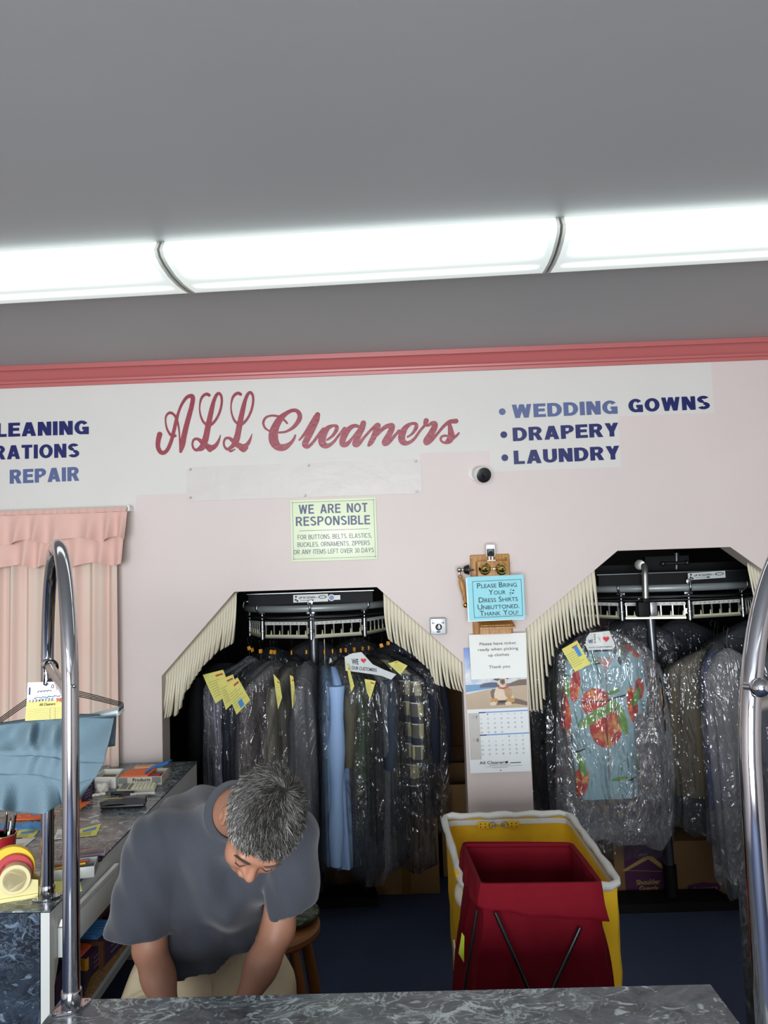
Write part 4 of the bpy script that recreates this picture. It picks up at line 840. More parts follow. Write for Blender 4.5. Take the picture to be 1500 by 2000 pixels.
# product box with cards
Qx = [cz(250, 1521), cz(330, 1517), cz(316, 1534), cz(230, 1537)]
t, inn, cc = open_box('product_box', Qx, .038, .004, M('beige_card_box', 'BDB8A8', .6), 'open cardboard box printed Products holding orange and blue tags', 'box')
b = MB(); fa_, fb_ = Qx[3], Qx[2]; u = (fb_-fa_); W_ = u.length; u.normalize(); nf = u.cross(Z3)
b.add([fa_+u*(W_*s)+Z3*h+nf*.0006 for s, h in ((.02, .012), (.22, .012), (.22, .036), (.02, .036))], [(0, 1, 2, 3)], 0); b.build('photo_print', M('grey_print', '77797A', .6), t, smooth=False); b = MB()
b.add([fa_+u*(W_*s)+Z3*h+nf*.0006 for s, h in ((.78, .012), (.98, .012), (.98, .036), (.78, .036))], [(0, 1, 2, 3)], 0)
b.build('photo_print', M('grey_print', '77797A', .6), t, smooth=False)
b = MB(); b.text('Products', fa_+u*(W_*.34)+Z3*.02, u, Z3, W_*.4, .013, bold=.02, lift=.001); b.text('Bouquets', fa_+u*(W_*.5)+Z3*.009, u, Z3, W_*.2, .005, lift=.001); b.build('printed_words', ink, t, smooth=False)
gI = lambda u_, v_, h: (inn[0]*(1-u_)+inn[1]*u_)*(1-v_)+(inn[3]*(1-u_)+inn[2]*u_)*v_+Z3*h
tag(MB().prism([gI(.0, .05, .034), gI(.72, .0, .034), gI(.68, .95, .034), gI(.02, .98, .034)], (0, 0, .008)).build('orange_card', orange_p, smooth=False), 'flat orange card pack lying in the product box', 'card')
tag(MB().prism([gI(.1, -.3, .043), gI(.8, -.35, .043), gI(.7, -.0, .043), gI(.15, -.0, .043)], (0, 0, .003)).build('peach_card', M('peach_card', 'E0A878', .6), smooth=False), 'pale peach card behind the orange pack in the product box', 'card')
tag(MB().prism([gI(.55, .6, .030), gI(.95, .5, .030), gI(.93, .95, .030), gI(.6, .98, .030)], (0, 0, .006)).build('red_card', M('red_card', 'B5302A', .6), smooth=False), 'red card in the right half of the product box', 'card')
b = MB(); a_ = gI(.58, .75, .044); e_ = gI(1.08, .1, .075); b.grid(lambda u_, v_: a_*(1-u_)+e_*u_+Vector((0, .045*(v_-.5)*(.3+u_), .008*math.sin(PI*v_)+.006*math.sin(5*u_))), 10, 6); o = b.build('blue_glove', M('blue_cloth', '2D6FB8', .6)); o.modifiers.new('s', 'SOLIDIFY').thickness = .006
tag(o, 'crumpled blue cloth strip sticking out of the product box', 'cloth')
# jar of cotton
c4 = cz(200, 1548); c4.z = ZCT; t = thing('cotton_jar', c4, 'clear plastic jar of white cotton in front of the pin box', 'jar')
gm = bpy.data.materials.new('clear_plastic'); nn_ = NT(gm); nn_.b.inputs['Roughness'].default_value = .06; nn_.b.inputs['Alpha'].default_value = .22; nn_.b.inputs['Base Color'].default_value = (.8, .8, .78, 1)
b = MB(); b.lathe(c4, Z3, [(.024, 0), (.027, .004), (.028, .044), (.030, .046), (.0285, .046), (.026, .006), (.001, .003)], 28); b.build('jar_wall', gm, t)
b = MB()
for k in range(9): b.ball(c4+Vector((.013*math.cos(k*2.3), .013*math.sin(k*2.3), .012+.018*(k/9))), .012, n=10)
b.build('cotton', M('cotton', 'E6DFD2', .95, bump=.6, bscale=120), t)
for k, (x, y) in enumerate(((187, 1555), (199, 1553))):
    q = cz(x, y); b = MB()
    for j in range(5): b.ball(q+Vector((.008*math.cos(j*1.9), .006*math.sin(j*2.3), .005)), (.008, .006, .006), n=8)
    tag(b.build('cotton_tuft', M('cotton')), 'loose white cotton tuft %s the clear jar' % ('left below', 'right below')[k], 'cotton')
# yellow and purple boxes behind the garment on the counter
pur = M('purple_card_box', '3A2145', .5); yel = M('yellow_card_box', 'D79B1D', .5); brn = M('brown_card_box', '5A3620', .6)
def tagbox(P0, sx_, sy_, sz_, front, label, ang=0, cards_m=None, words=None):
    P0 = Vector(P0); t = thing('tag_box', P0, label, 'box', 'small tag boxes'); R_ = rz(ang)
    b = MB(); b.box(P0+R_ @ Vector((0, 0, sz_/2)), (sx_, sy_, sz_), R_); b.build('carton', pur, t)
    b = MB(); b.box(P0+R_ @ Vector((0, -sy_/2-.001, sz_/2)), (sx_, .002, sz_), R_); b.box(P0+R_ @ Vector((sx_/2+.001, -sy_/2+.006, sz_/2)), (.002, .014, sz_), R_); b.build('front_panel', [front, yel], t)
    if cards_m:
        b = MB()
        for k in range(6): b.box(P0+R_ @ Vector((-sx_*.1, -sy_*.38+sy_*.13*k, sz_+.004)), (sx_*.72, .003, .012), R_)
        b.box(P0+R_ @ Vector((-.01, 0, sz_+.002)), (sx_*.8, sy_*.86, .008), R_); b.build('cards', cards_m, t, smooth=False)
    if words:
        b = MB(); b.text(words, P0+R_ @ Vector((-sx_*.1, -sy_/2-.0025, sz_*.55)), R_ @ X3, Z3, sx_*.5, sz_*.16, bold=.02); b.build('printed_words', paper, t, smooth=False)
    b = MB()
    for k in range(3): b.text(('SAFETY', 'TAG', 'BOX')[k] if 0 else '====', P0+R_ @ Vector((sx_/2+.0006, -sy_*.1, sz_*(.65-.22*k))), R_ @ Y3, Z3, sy_*.4, sz_*.1)
    b.build('side_print', M('pale_print', 'C9C3CE', .6), t, smooth=False)
tagbox(cz(150, 1563), .08, .10, .05, yel, 'yellow and purple tag box on the counter behind the garment', -.15)
tagbox(cz(163, 1547), .05, .08, .05, brn, 'brown and purple tag box beside the cotton jar', -.15)
SH = lambda x, y: PZ(x, y, .5155)
tagbox(SH(150, 1898), .125, .12, .07, yel, 'yellow tag box with orange cards on the shelf under the side counter', -.08, orange_p, '68 776A')
q = SH(176, 1880); tagbox((q.x, q.y+.04, .5155), .125, .15, .085, brn, 'brown tag box with blue cards on the shelf behind the orange one', -.08, blue_card)
tagbox((q.x+.05, q.y+.20, .5155), .12, .12, .085, pur, 'dark purple tag box at the back of the row on the shelf', -.08)
tagbox((-1.02, 2.26, .5155), .05, .1, .16, pur, 'tall dark purple box just behind the white corner post', 0)
b = MB(); Qf = [PZ(155, 1886, .52), PZ(187, 1876, .52), PZ(165, 1945, .52), PZ(140, 1955, .52)]; b.prism(Qf, (0, 0, .03)); tag(b.build('blue_folder', M('navy_folder', '10183A', .35), smooth=False), 'dark navy folder lying at the front of the under-counter shelf', 'folder')
# waste bin under the shelf edge
q = PZ(262, 1968, .46); t = thing('waste_bin', (q.x-.0, 2.42, 0), 'grey plastic waste bin standing by the side counter', 'bin')
b = MB(); cxy = Vector((q.x-.01, 2.42, 0)); b.lathe(cxy, Z3, [(.09, 0), (.10, .003), (.125, .40), (.135, .405), (.136, .42), (.128, .422), (.118, .40), (.095, .01), (.001, .008)], 40); b.build('bin_body', M('grey_bin', '666D78', .4), t)
# ------------------------------------------------------------------ blue garment on hangers at the left rail
hang = HE+(HA-HE)*.16
t = thing('hung_garment', (hang.x, hang.y, 1.0), 'dusty blue skirt folded over wire hangers on the left chrome rail', 'garment')
YG = 1.98; gp = lambda x, y, d=0: PY(x, y, YG-d)
for k in range(4):
    b = MB(); L_ = gp(-58-3*k, 1448+5*k, .03*k-.05); R_ = gp(240-2.5*k, 1374-1*k+3*k, .03*k-.05); top = gp(92, 1338+4*k, .03*k-.05)
    hk = [hang+Vector((-.016+.004*k, .004*k, -.012)), hang+Vector((-.012, .004*k, .014)), hang+Vector((.004, .004*k, .018)), hang+Vector((.016, .004*k, .004)), hang+Vector((.012, .004*k, -.02)), top+Z3*.01, top]
    b.tube([Vector(p) for p in catmull(hk, 6)], .0014, 8); b.tube(catmull([top, top+(R_-top)*.5+Z3*.004, R_+(top-R_)*.06+Z3*.002, R_, R_-Z3*.012], 6), .0012, 8); b.tube(catmull([top, top+(L_-top)*.5+Z3*.004, L_, L_-Z3*.012], 6), .0012, 8)
    b.build('wire_hanger', wire_m, t)
    b = MB(); b.cyl(L_-Z3*.016, R_-Z3*.014, .0075 if k else .009, 14); b.build('hanger_tube', M('white_tube', 'D5DEDE', .5), t)
dustb = M('dusty_blue_cloth', '69818D', .85, bump=.25, bscale=300)
def blue(top, bot, dd, seed, rows):
    """cloth between two pixel outlines, with gathers"""
    def fn(u, v):
        xt, yt = np.interp(u, top[0], top[1]), np.interp(u, top[0], top[2]); xb_, yb_ = np.interp(u, bot[0], bot[1]), np.interp(u, bot[0], bot[2])
        x, y = xt*(1-v)+xb_*v, yt*(1-v)+yb_*v
        gat = math.sin(u*38+seed+1.5*math.sin(u*9)); big = math.sin(u*25+seed*2+v*1.2+1.3*math.sin(u*11))
        d_ = dd(u, v, gat, big); return gp(x, y, d_)
    return fn
b = MB()
T1 = ([0, .35, .62, .85, 1], [-80, 15, 90, 160, 224], [1421, 1409, 1398, 1394, 1395]); B1 = ([0, .3, .6, .85, 1], [-80, 0, 80, 150, 203], [1480, 1476, 1476, 1488, 1490])
b.grid(blue(T1, B1, lambda u, v, g, B: .066+.018*v+.024*B*math.sin(PI*min(1, v*1.15))+.004*g*v*v-.03*max(0, .08-v)/.08, 1, 20), 120, 22)
T2 = B1; B2 = ([0, .3, .6, .85, 1], [-80, 0, 78, 140, 186], [1516, 1512, 1514, 1532, 1520])
b.grid(blue(T2, B2, lambda u, v, g, B: .083+.004*g*max(0, 1-v*2)+.006*B, 1, 10), 120, 10)
T3 = ([0, .3, .6, .85, 1], [-80, 0, 78, 140, 186], [1515, 1511, 1512, 1530, 1518]); B3 = ([0, .25, .45, .62, .72, .85, 1], [-70, -20, 30, 85, 118, 130, 150], [1572, 1578, 1587, 1590, 1570, 1590, 1572])
b.grid(blue(T3, B3, lambda u, v, g, B: .074+.034*v*math.sin(u*22+.5)+.01*v, 3, 12), 120, 14)
o = b.build('skirt_front', dustb, t); o.modifiers.new('s', 'SOLIDIFY').thickness = .002
b = MB(); b.grid(blue(([0, 1], [-60, 228], [1420, 1394]), ([0, 1], [-60, 225], [1500, 1457]), lambda u, v, g, B: -.03-.02*v+.01*B, 2, 9), 60, 8)
b.grid(blue(([0, 1], [-60, 228], [1420, 1394]), ([0, 1], [-60, 226], [1421, 1396]), lambda u, v, g, B: -.03+.095*v, 2, 9), 60, 4)
o = b.build('skirt_back', dustb, t); o.modifiers.new('s', 'SOLIDIFY').thickness = .002
# order ticket pinned on the hanger
Qt = [PY(54, 1333, 1.86), PY(124, 1331, 1.86), PY(126, 1366, 1.86), PY(52, 1372, 1.86)]
Qy = [PY(52, 1371, 1.858), PY(126, 1366, 1.858), PY(127, 1403, 1.856), PY(49, 1408, 1.856)]
b = MB(); sheet(b, Qt, 0, 4, 4); sheet(b, Qy, 1, 4, 4); g = on_quad(Qt, .001)
poly_on(b, g, [(.05, .25), (.09, .25), (.09, .62), (.05, .62)], 2); poly_on(b, g, [(.45, .80), (.62, .79), (.62, .93), (.45, .94)], 3)
for k in range(3): poly_on(b, g, [(.08, .66+.13*k), (.95, .64+.13*k), (.95, .65+.13*k), (.08, .67+.13*k)], 4)
g2 = on_quad(Qy, .001)
for k in range(6): poly_on(b, g2, [(.05, .42+.1*k), (.97, .40+.1*k), (.97, .41+.1*k), (.05, .43+.1*k)], 4)
for x in (.62, .75): poly_on(b, g2, [(x, .4), (x+.006, .4), (x+.006, 1), (x, 1)], 4)
tk = b.build('order_ticket', [M('ticket_white', 'DDE0EA', .6), M('ticket_yellow', 'D9C878', .6), navy_ink, M('pale_blue_print', 'A9C3EA', .6), grey_ink], t, smooth=False)
b = MB(); qtext(b, Qt, [('9489', .78, 1.02, .45, .22)], .0015, .02); qtext(b, Qy, [('9489', .78, 1.02, .12, .22)], .0015, .02); b.build('ticket_number', red_ink, tk, smooth=False)
b = MB(); qtext(b, Qy, [('All Cleaners', .34, .76, .26, .14), ('1 2 3 4 9 1 2 0', .08, .7, .03, .13)], .0015, .01)
for (x0, y0, x1) in ((.28, .48, .66), (.2, .8, .9)):
    g = on_quad(Qt, .0015); pts = [g(x0+(x1-x0)*i/22, y0-.02*i/22+.06*math.sin(i*1.9)*math.sin(i*.6+1)) for i in range(23)]; b.tube(pts, .0006, 5)
pts = [on_quad(Qt, .0015)(.70+.03*math.cos(a_), .24+.09*math.sin(a_)) for a_ in np.linspace(0, 7.5, 22)]; b.tube(pts, .0006, 5)
b.build('handwriting', ink, tk, smooth=False)
b = MB(); b.tube(catmull([PY(88, 1318, 1.87), PY(87, 1328, 1.855), PY(86, 1336, 1.85), PY(91, 1338, 1.85), PY(92, 1330, 1.87)], 5), .0016, 6); b.build('twist_tie', wire_m, tk)
# ------------------------------------------------------------------ boxes and hampers
cardb = M('cardboard', '8C6A42', .8, mott=.1, mscale=5); cardd = M('dark_cardboard', '6A4C30', .85, mott=.1)
def carton(x0, x1, y0, dep, z0, h, label, mat=cardb, openf=False, extra=None, group=None):
    cx_ = (x0+x1)/2; t = thing('cardboard_box', (cx_, y0+dep/2, z0), label, 'box', group); w_ = x1-x0; b = MB()
    if openf:
        for c_, s_ in (((cx_, y0+.003, z0+h/2), (w_, .006, h)), ((cx_, y0+dep-.003, z0+h/2), (w_, .006, h)), ((x0+.003, y0+dep/2, z0+h/2), (.006, dep, h)), ((x1-.003, y0+dep/2, z0+h/2), (.006, dep, h)), ((cx_, y0+dep/2, z0+.004), (w_, dep, .006))): b.box(c_, s_)
        b.build('carton', mat, t, smooth=False)
        for s_, ang in ((-1, .6), (1, .9)):
            b = MB(); xx = x0 if s_ < 0 else x1; b.prism([(xx, y0, z0+h), (xx, y0+dep, z0+h), (xx+s_*.14*math.cos(ang), y0+dep, z0+h+.14*math.sin(ang)), (xx+s_*.14*math.cos(ang), y0, z0+h+.14*math.sin(ang))], (0, 0, .004)); b.build('flap', mat, t, smooth=False)
    else:
        b.box((cx_, y0+dep/2, z0+h/2), (w_, dep, h), bev=.004); b.build('carton', mat, t)
        MB().box((cx_, y0+dep/2, z0+h+.0006), (w_*.98, .004, .001)).build('flap_seam', M('dark_seam', '3A2A1A', .9), t)
    if extra: extra(t, cx_, y0, z0, h, w_)
    return t
purp = M('purple_print', '4E1F4C', .6); cream_pr = M('cream_print', 'B99A5A', .6)
def shoulder(t, cx_, y0, z0, h, w_):
    Y = y0-.001; P = lambda x, y: PY(x, y, Y)
    xa, xb_ = P(1220, 1700).x, P(1300, 1700).x; zt = P(1255, 1649).z; b = MB(); b.add([(xa, Y, z0+.01), (xb_, Y, z0+.01), (xb_, Y, zt), (xa, Y, zt)], [(0, 1, 2, 3)]); b.build('purple_panel', purp, t, smooth=False)
    b = MB(); Y2 = Y-.001; P = lambda x, y: PY(x, y, Y2)
    def strip(pts, r): b.tube([P(*p) for p in pts], r, 6)
    b.prism([P(1215, 1700), P(1258, 1674), P(1266, 1672), P(1266, 1678), P(1222, 1702)], (0, -.0008, 0)); b.prism([P(1297, 1692), P(1275, 1673), P(1266, 1672), P(1266, 1678), P(1294, 1698)], (0, -.0008, 0)); strip([(1222, 1700), (1294, 1702)], .0012)
    b.build('hanger_print', cream_pr, t, smooth=False)
    b = MB(); b.tube([P(*p) for p in catmull([(1264, 1672), (1264, 1667), (1270, 1662), (1268, 1656), (1262, 1656), (1259, 1660)], 5)], .0015, 6); b.build('hook_print', M('dim_grey_print', '6E6570', .6), t)
    b = MB(); b.text('Shoulder', P(1243, 1728), P(1290, 1726)-P(1243, 1728), Z3, (P(1290, 1726)-P(1243, 1728)).length, .024, bold=.03); b.text('Guards', P(1249, 1740), P(1286, 1739)-P(1249, 1740), Z3, (P(1286, 1739)-P(1249, 1740)).length, .024, bold=.03); b.build('printed_words', cream_pr, t, smooth=False)
    b = MB(); b.prism([P(1341, 1748), P(1343, 1730), P(1352, 1727), P(1372, 1723), P(1407, 1725), P(1404, 1746)], (0, -.0006, 0)); b.build('logo_panel', purp, t, smooth=False)
    b = MB(); Y3_ = Y-.0025; a, e = PY(1349, 1741, Y3_), PY(1401, 1737, Y3_); b.text('cleaners', a, e-a, Z3, (e-a).length, .022, bold=.02, sl=.2); a, e = PY(1358, 1747, Y3_), PY(1394, 1745, Y3_); b.text('SUPPLY', a, e-a, Z3, (e-a).length, .006) if 0 else None
    b.build('logo_words', M('dim_pink_print', '9A6F86', .6), t, smooth=False)
q = PY(1420, 1640, 4.23); carton(1.09, 1.675, 4.23, .40, 0, q.z, 'cardboard box printed Shoulder Guards behind the right conveyor pole', cardb, extra=shoulder)
def tape(t, cx_, y0, z0, h, w_): MB().box((cx_+.02, y0-.0008, z0+h/2), (.05, .001, h)).build('packing_tape', M('brown_tape', '7A5A22', .3), t)
carton(-.24, .165, 4.34, .4, 0, .40, 'cardboard box with brown tape on the floor under the hanging clothes', cardb, extra=tape)
carton(.19, .62, 4.55, .5, 0, .52, 'open cardboard box behind the wall pillar', cardb, openf=True)
carton(-.52, -.28, 4.5, .35, .0, .28, 'small dark cardboard box left of the taped box on the floor', cardd)
for k, (z0, h, dx) in enumerate(((0, .58, 0), (.58, .40, .02), (.98, .40, -.01))):
    carton(.05+dx, .50+dx, 5.25, .5, z0, h-.003, '%s dark cardboard box of the stack behind the left arch' % ('lowest', 'middle', 'topmost')[k], cardd, group=None)
for k, (z0, h) in enumerate(((0, .5), (.5, .45))):
    carton(.54, .96, 5.25, .5, z0, h-.003, '%s cardboard box standing behind the wall pillar' % ('lower', 'upper')[k], cardd)
# yellow canvas cart
canv = newmat('yellow_canvas', .75); co = canv.coord(); canv.l(canv.mix(canv.noise(co, 7, 5), 'D9A80C', 'EDBE14'), canv.b.inputs['Base Color']); mp_ = canv.noise(co, 500, 2)
canv.bump(canv.math('ADD', canv.math('MULTIPLY', mp_, .25), canv.noise(co, 9, 4, .5)), .5, .012); canv = canv.m
rimw = M('white_vinyl_rim', 'C9CAC6', .45, bump=.3, bscale=25)
zr = .80; BL, BR, FR, FL = Vector((.140, 3.10, zr)), Vector((.632, 3.10, zr)), Vector((.640, 2.415, zr)), Vector((.165, 2.40, zr))
t = thing('laundry_cart', (.39, 2.75, 0), 'yellow canvas laundry cart with a padded white rim behind the red hamper', 'cart')
cor = [BL, BR, FR, FL]; cen = sum(cor, Vector())/4
def ringpts(cor, nn, rnd=.06):
    P = []
    for i in range(4):
        a, c_ = cor[i], cor[(i+1) % 4]
        for k in range(nn): P.append(a+(c_-a)*(k/nn))
    out = []
    for i in range(len(P)): out.append((P[i-1]+P[i]*2+P[(i+1) % len(P)])/4)
    return out
top = ringpts(cor, 14); rows = []
for j in range(13):
    v = j/12; z = zr*(1-v)+.14*v; R_ = []
    for i, p in enumerate(top):
        q = cen+(p-cen)*(1-.05*v); s_ = math.sin(i*1.7)*math.sin(v*PI)*.010+math.sin(v*26+i*.35)*.003*math.sin(PI*v)
        q = q+(p-cen).normalized()*s_; R_.append(Vector((q.x, q.y, z)))
    rows.append(R_)
b = MB(); b.rings(rows, cap=False); b.add(rows[-1], [tuple(range(len(rows[-1])))]); o = b.build('canvas_bag', canv, t); sm = o.modifiers.new('s', 'SOLIDIFY'); sm.thickness = .004
b = MB(); tp = [p+Vector((0, 0, .003*math.sin(i*2.1))) for i, p in enumerate(top)]; b.tube(tp, [.0125+.0018*math.sin(i*1.3) for i in range(len(tp))], 14, closed=True); b.build('padded_rim', rimw, t)
b = MB(); inn = [cen+(p-cen)*.965 for p in top]; b.rings([[Vector((p.x, p.y, zr-.012)) for p in inn], [Vector((p.x, p.y, zr-.032)) for p in inn]], cap=False); b.build('white_lining', rimw, t)
for x, s_ in ((.30, 1), (.405, -1)):
    b = MB(); y_ = 3.10-.028; b.box((x, y_, zr-.028), (.055, .004, .026), bev=.0015); stp = b.build('leather_strap', canv, t)
    b = MB()
    for i in (-1, 1):
        for j in (-1, 1): b.ball((x-s_*.008+i*.009, y_-.003, zr-.028+j*.006), .0025, n=8)
    b.build('rivets', black_m, stp)
    b = MB(); b.tube([(x+s_*.028+.012*math.cos(a_), y_-.004, zr-.026+.011*math.sin(a_)) for a_ in [2*PI*k/16 for k in range(16)]], .0018, 6, closed=True); b.build('buckle', steel, stp)
for (p, u_) in ((FL, 1), (FR, 1)):
    pass
b = MB(); b.box((cen.x, cen.y, .12), (.46, .64, .03)); b.build('wooden_base', M('cart_wood', '7A5630', .7), t)
for i in (-1, 1):
    for j in (-1, 1):
        b = MB(); b.cyl((cen.x+i*.19-.012, cen.y+j*.27, .05), (cen.x+i*.19+.012, cen.y+j*.27, .05), .05, 20); b.box((cen.x+i*.19, cen.y+j*.27, .09), (.034, .03, .03)); b.build('wheel', black_m, t)
b = MB(); w0 = FL+(BL-FL)*.18; b.box(w0+Vector((-.006, 0, 0)), (.02, .05, .022), rz(.1), bev=.006); b.build('worn_patch', canv, t)
b = MB(); b.ball((.215, 2.52, .74), (.075, .10, .055), n=20); o = b.build('white_cloth', M('white_cotton_cloth', 'D8D3C4', .85, bump=.6, bscale=18)); tag(o, 'white cloth bundle inside the yellow cart behind the red hamper', 'cloth')
MB().box((.13, 2.44, .52), (.004, .05, .22), rx(.0)).build('care_label', paper, t)
# red hamper
redc = newmat('red_hamper_cloth', .8); redc.b.inputs['Specular IOR Level'].default_value = .12; co = redc.coord(); redc.l(redc.mix(redc.noise(co, 5, 5), '590512', '6D0A1B'), redc.b.inputs['Base Color']); redc.bump(redc.noise(co, 6, 5, .8), .6, .02); redc = redc.m
zr = .95; BL, BR, FR, FL = Vector((.164, 2.375, zr)), Vector((.480, 2.345, zr)), Vector((.494, 2.06, zr)), Vector((.184, 2.07, zr))
BL.z -= .004; FR.z += .0
t = thing('laundry_hamper', (.33, 2.2, 0), 'red cloth laundry hamper on a folding metal frame in front of the yellow cart', 'hamper')
cor = [BL, BR, FR, FL]; cen = sum(cor, Vector())/4; top = ringpts(cor, 16)
def hring(v, off=0, wob=1):
    z = zr-v*.87; R_ = []; fl = 1+.0*v
    for i, p in enumerate(top):
        d_ = p-cen; e = 1+.62*max(0, v-.12)**.85*(1 if v < .6 else 1)
        q = cen+Vector((d_.x*e, d_.y*(1+.18*v), 0)); s_ = .010*math.sin(i*.9+v*5)*min(1, v*5)*wob+.006*math.sin(i*2.3-v*9)*min(1, v*4)*wob
        q = q+d_.normalized()*(s_+off); R_.append(Vector((q.x, q.y, z)))
    return R_
b = MB(); b.rings([hring(v) for v in np.linspace(0, .9, 26)], cap=False); b.add(hring(.9), [tuple(range(64))]); o = b.build('cloth_bag', redc, t); o.modifiers.new('s', 'SOLIDIFY').thickness = .003
b = MB(); R_ = []
for k, v in enumerate(np.linspace(0, 1, 9)):
    rr = []
    for i, p in enumerate(top):
        d_ = p-cen; drop = .075+.020*(p.x-cen.x)/.16+.002*math.sin(i*.5)
        q = p+d_.normalized()*(.006+.016*v+.004*math.sin(i*1.3+v*4)*v); rr.append(Vector((q.x, q.y, zr+.004-drop*v)))
    R_.append(rr)
R_ = [[cen+(p-cen)*.985+Z3*.0 for p in R_[0]]]+R_
b.rings(R_, cap=False); o = b.build('folded_cuff', redc, t); o.modifiers.new('s', 'SOLIDIFY').thickness = .003
b = MB(); tp = ringpts(cor, 16); b.tube([p-Z3*.002 for p in tp], .0065, 10, closed=True); b.build('rim_hem', redc, t)
for pa_, pb_ in (((967, 1782), (1075, 2030)), ((1133, 1812), (1035, 2030))):
    b = MB(); a = PY(*pa_, 2.035); e = PY(*pb_, 1.985); d_ = e-a; b.tube([a, a+d_*.4, a+d_*3.2 if 0 else a+d_*((a.z-.03)/(a.z-e.z))], .0055, 10); b.build('frame_leg', black_m, t)
b = MB(); b.tube([(.17, 2.04, .9), (.13, 2.02, .72), (.10, 2.0, .6)], .004, 8); b.build('frame_wire', black_m, t)
Qn = [PY(902, 1821, 2.03), PY(907, 1829, 2.02), PY(906, 1880, 2.02), PY(895.5, 1862, 2.03)]
MB().prism(Qn, (0, .001, 0)).build('neon_tag', M('neon_yellow', 'B7C93A', .5), t, smooth=False)
# ------------------------------------------------------------------ stool
wood = M('dark_stool_wood', '7A4A22', .5, mott=.2, mscale=12); t = thing('wooden_stool', (-.44, 2.62, 0), 'brown wooden stool behind the man with a green bag on its seat', 'stool')
sc_ = Vector((-.47, 2.60, 0)); b = MB(); b.lathe(sc_+Z3*.60, Z3, [(.01, 0), (.165, 0), (.172, .008), (.172, .024), (.165, .032), (.01, .034)], 36); b.build('seat', wood, t)
lg = []
for i, (dx, dy) in enumerate(((1, -1), (1, 1), (-1, 1), (-1, -1))):
    a = sc_+Vector((dx*.10, dy*.10, .60)); e = sc_+Vector((dx*.185, dy*.16, 0)); lg.append((a, e)); b = MB(); b.tube([a, a*.5+e*.5, e], [.016, .021, .016], 14); b.build('leg', wood, t)
for i in range(4):
    for f_ in (.45, .72):
        a = lg[i][0]*(1-f_)+lg[i][1]*f_; e = lg[(i+1) % 4][0]*(1-f_)+lg[(i+1) % 4][1]*f_; b = MB(); b.cyl(a, e, .010, 12); b.build('rung', wood, t)
b = MB(); b.ball(sc_+Vector((.095, .02, .655)), (.075, .09, .03), n=24); o = b.build('green_bag', M('dark_green_plastic', '24331E', .25, bump=.8, bscale=22)); tag(o, 'dark green plastic bag on the stool behind the man', 'bag')
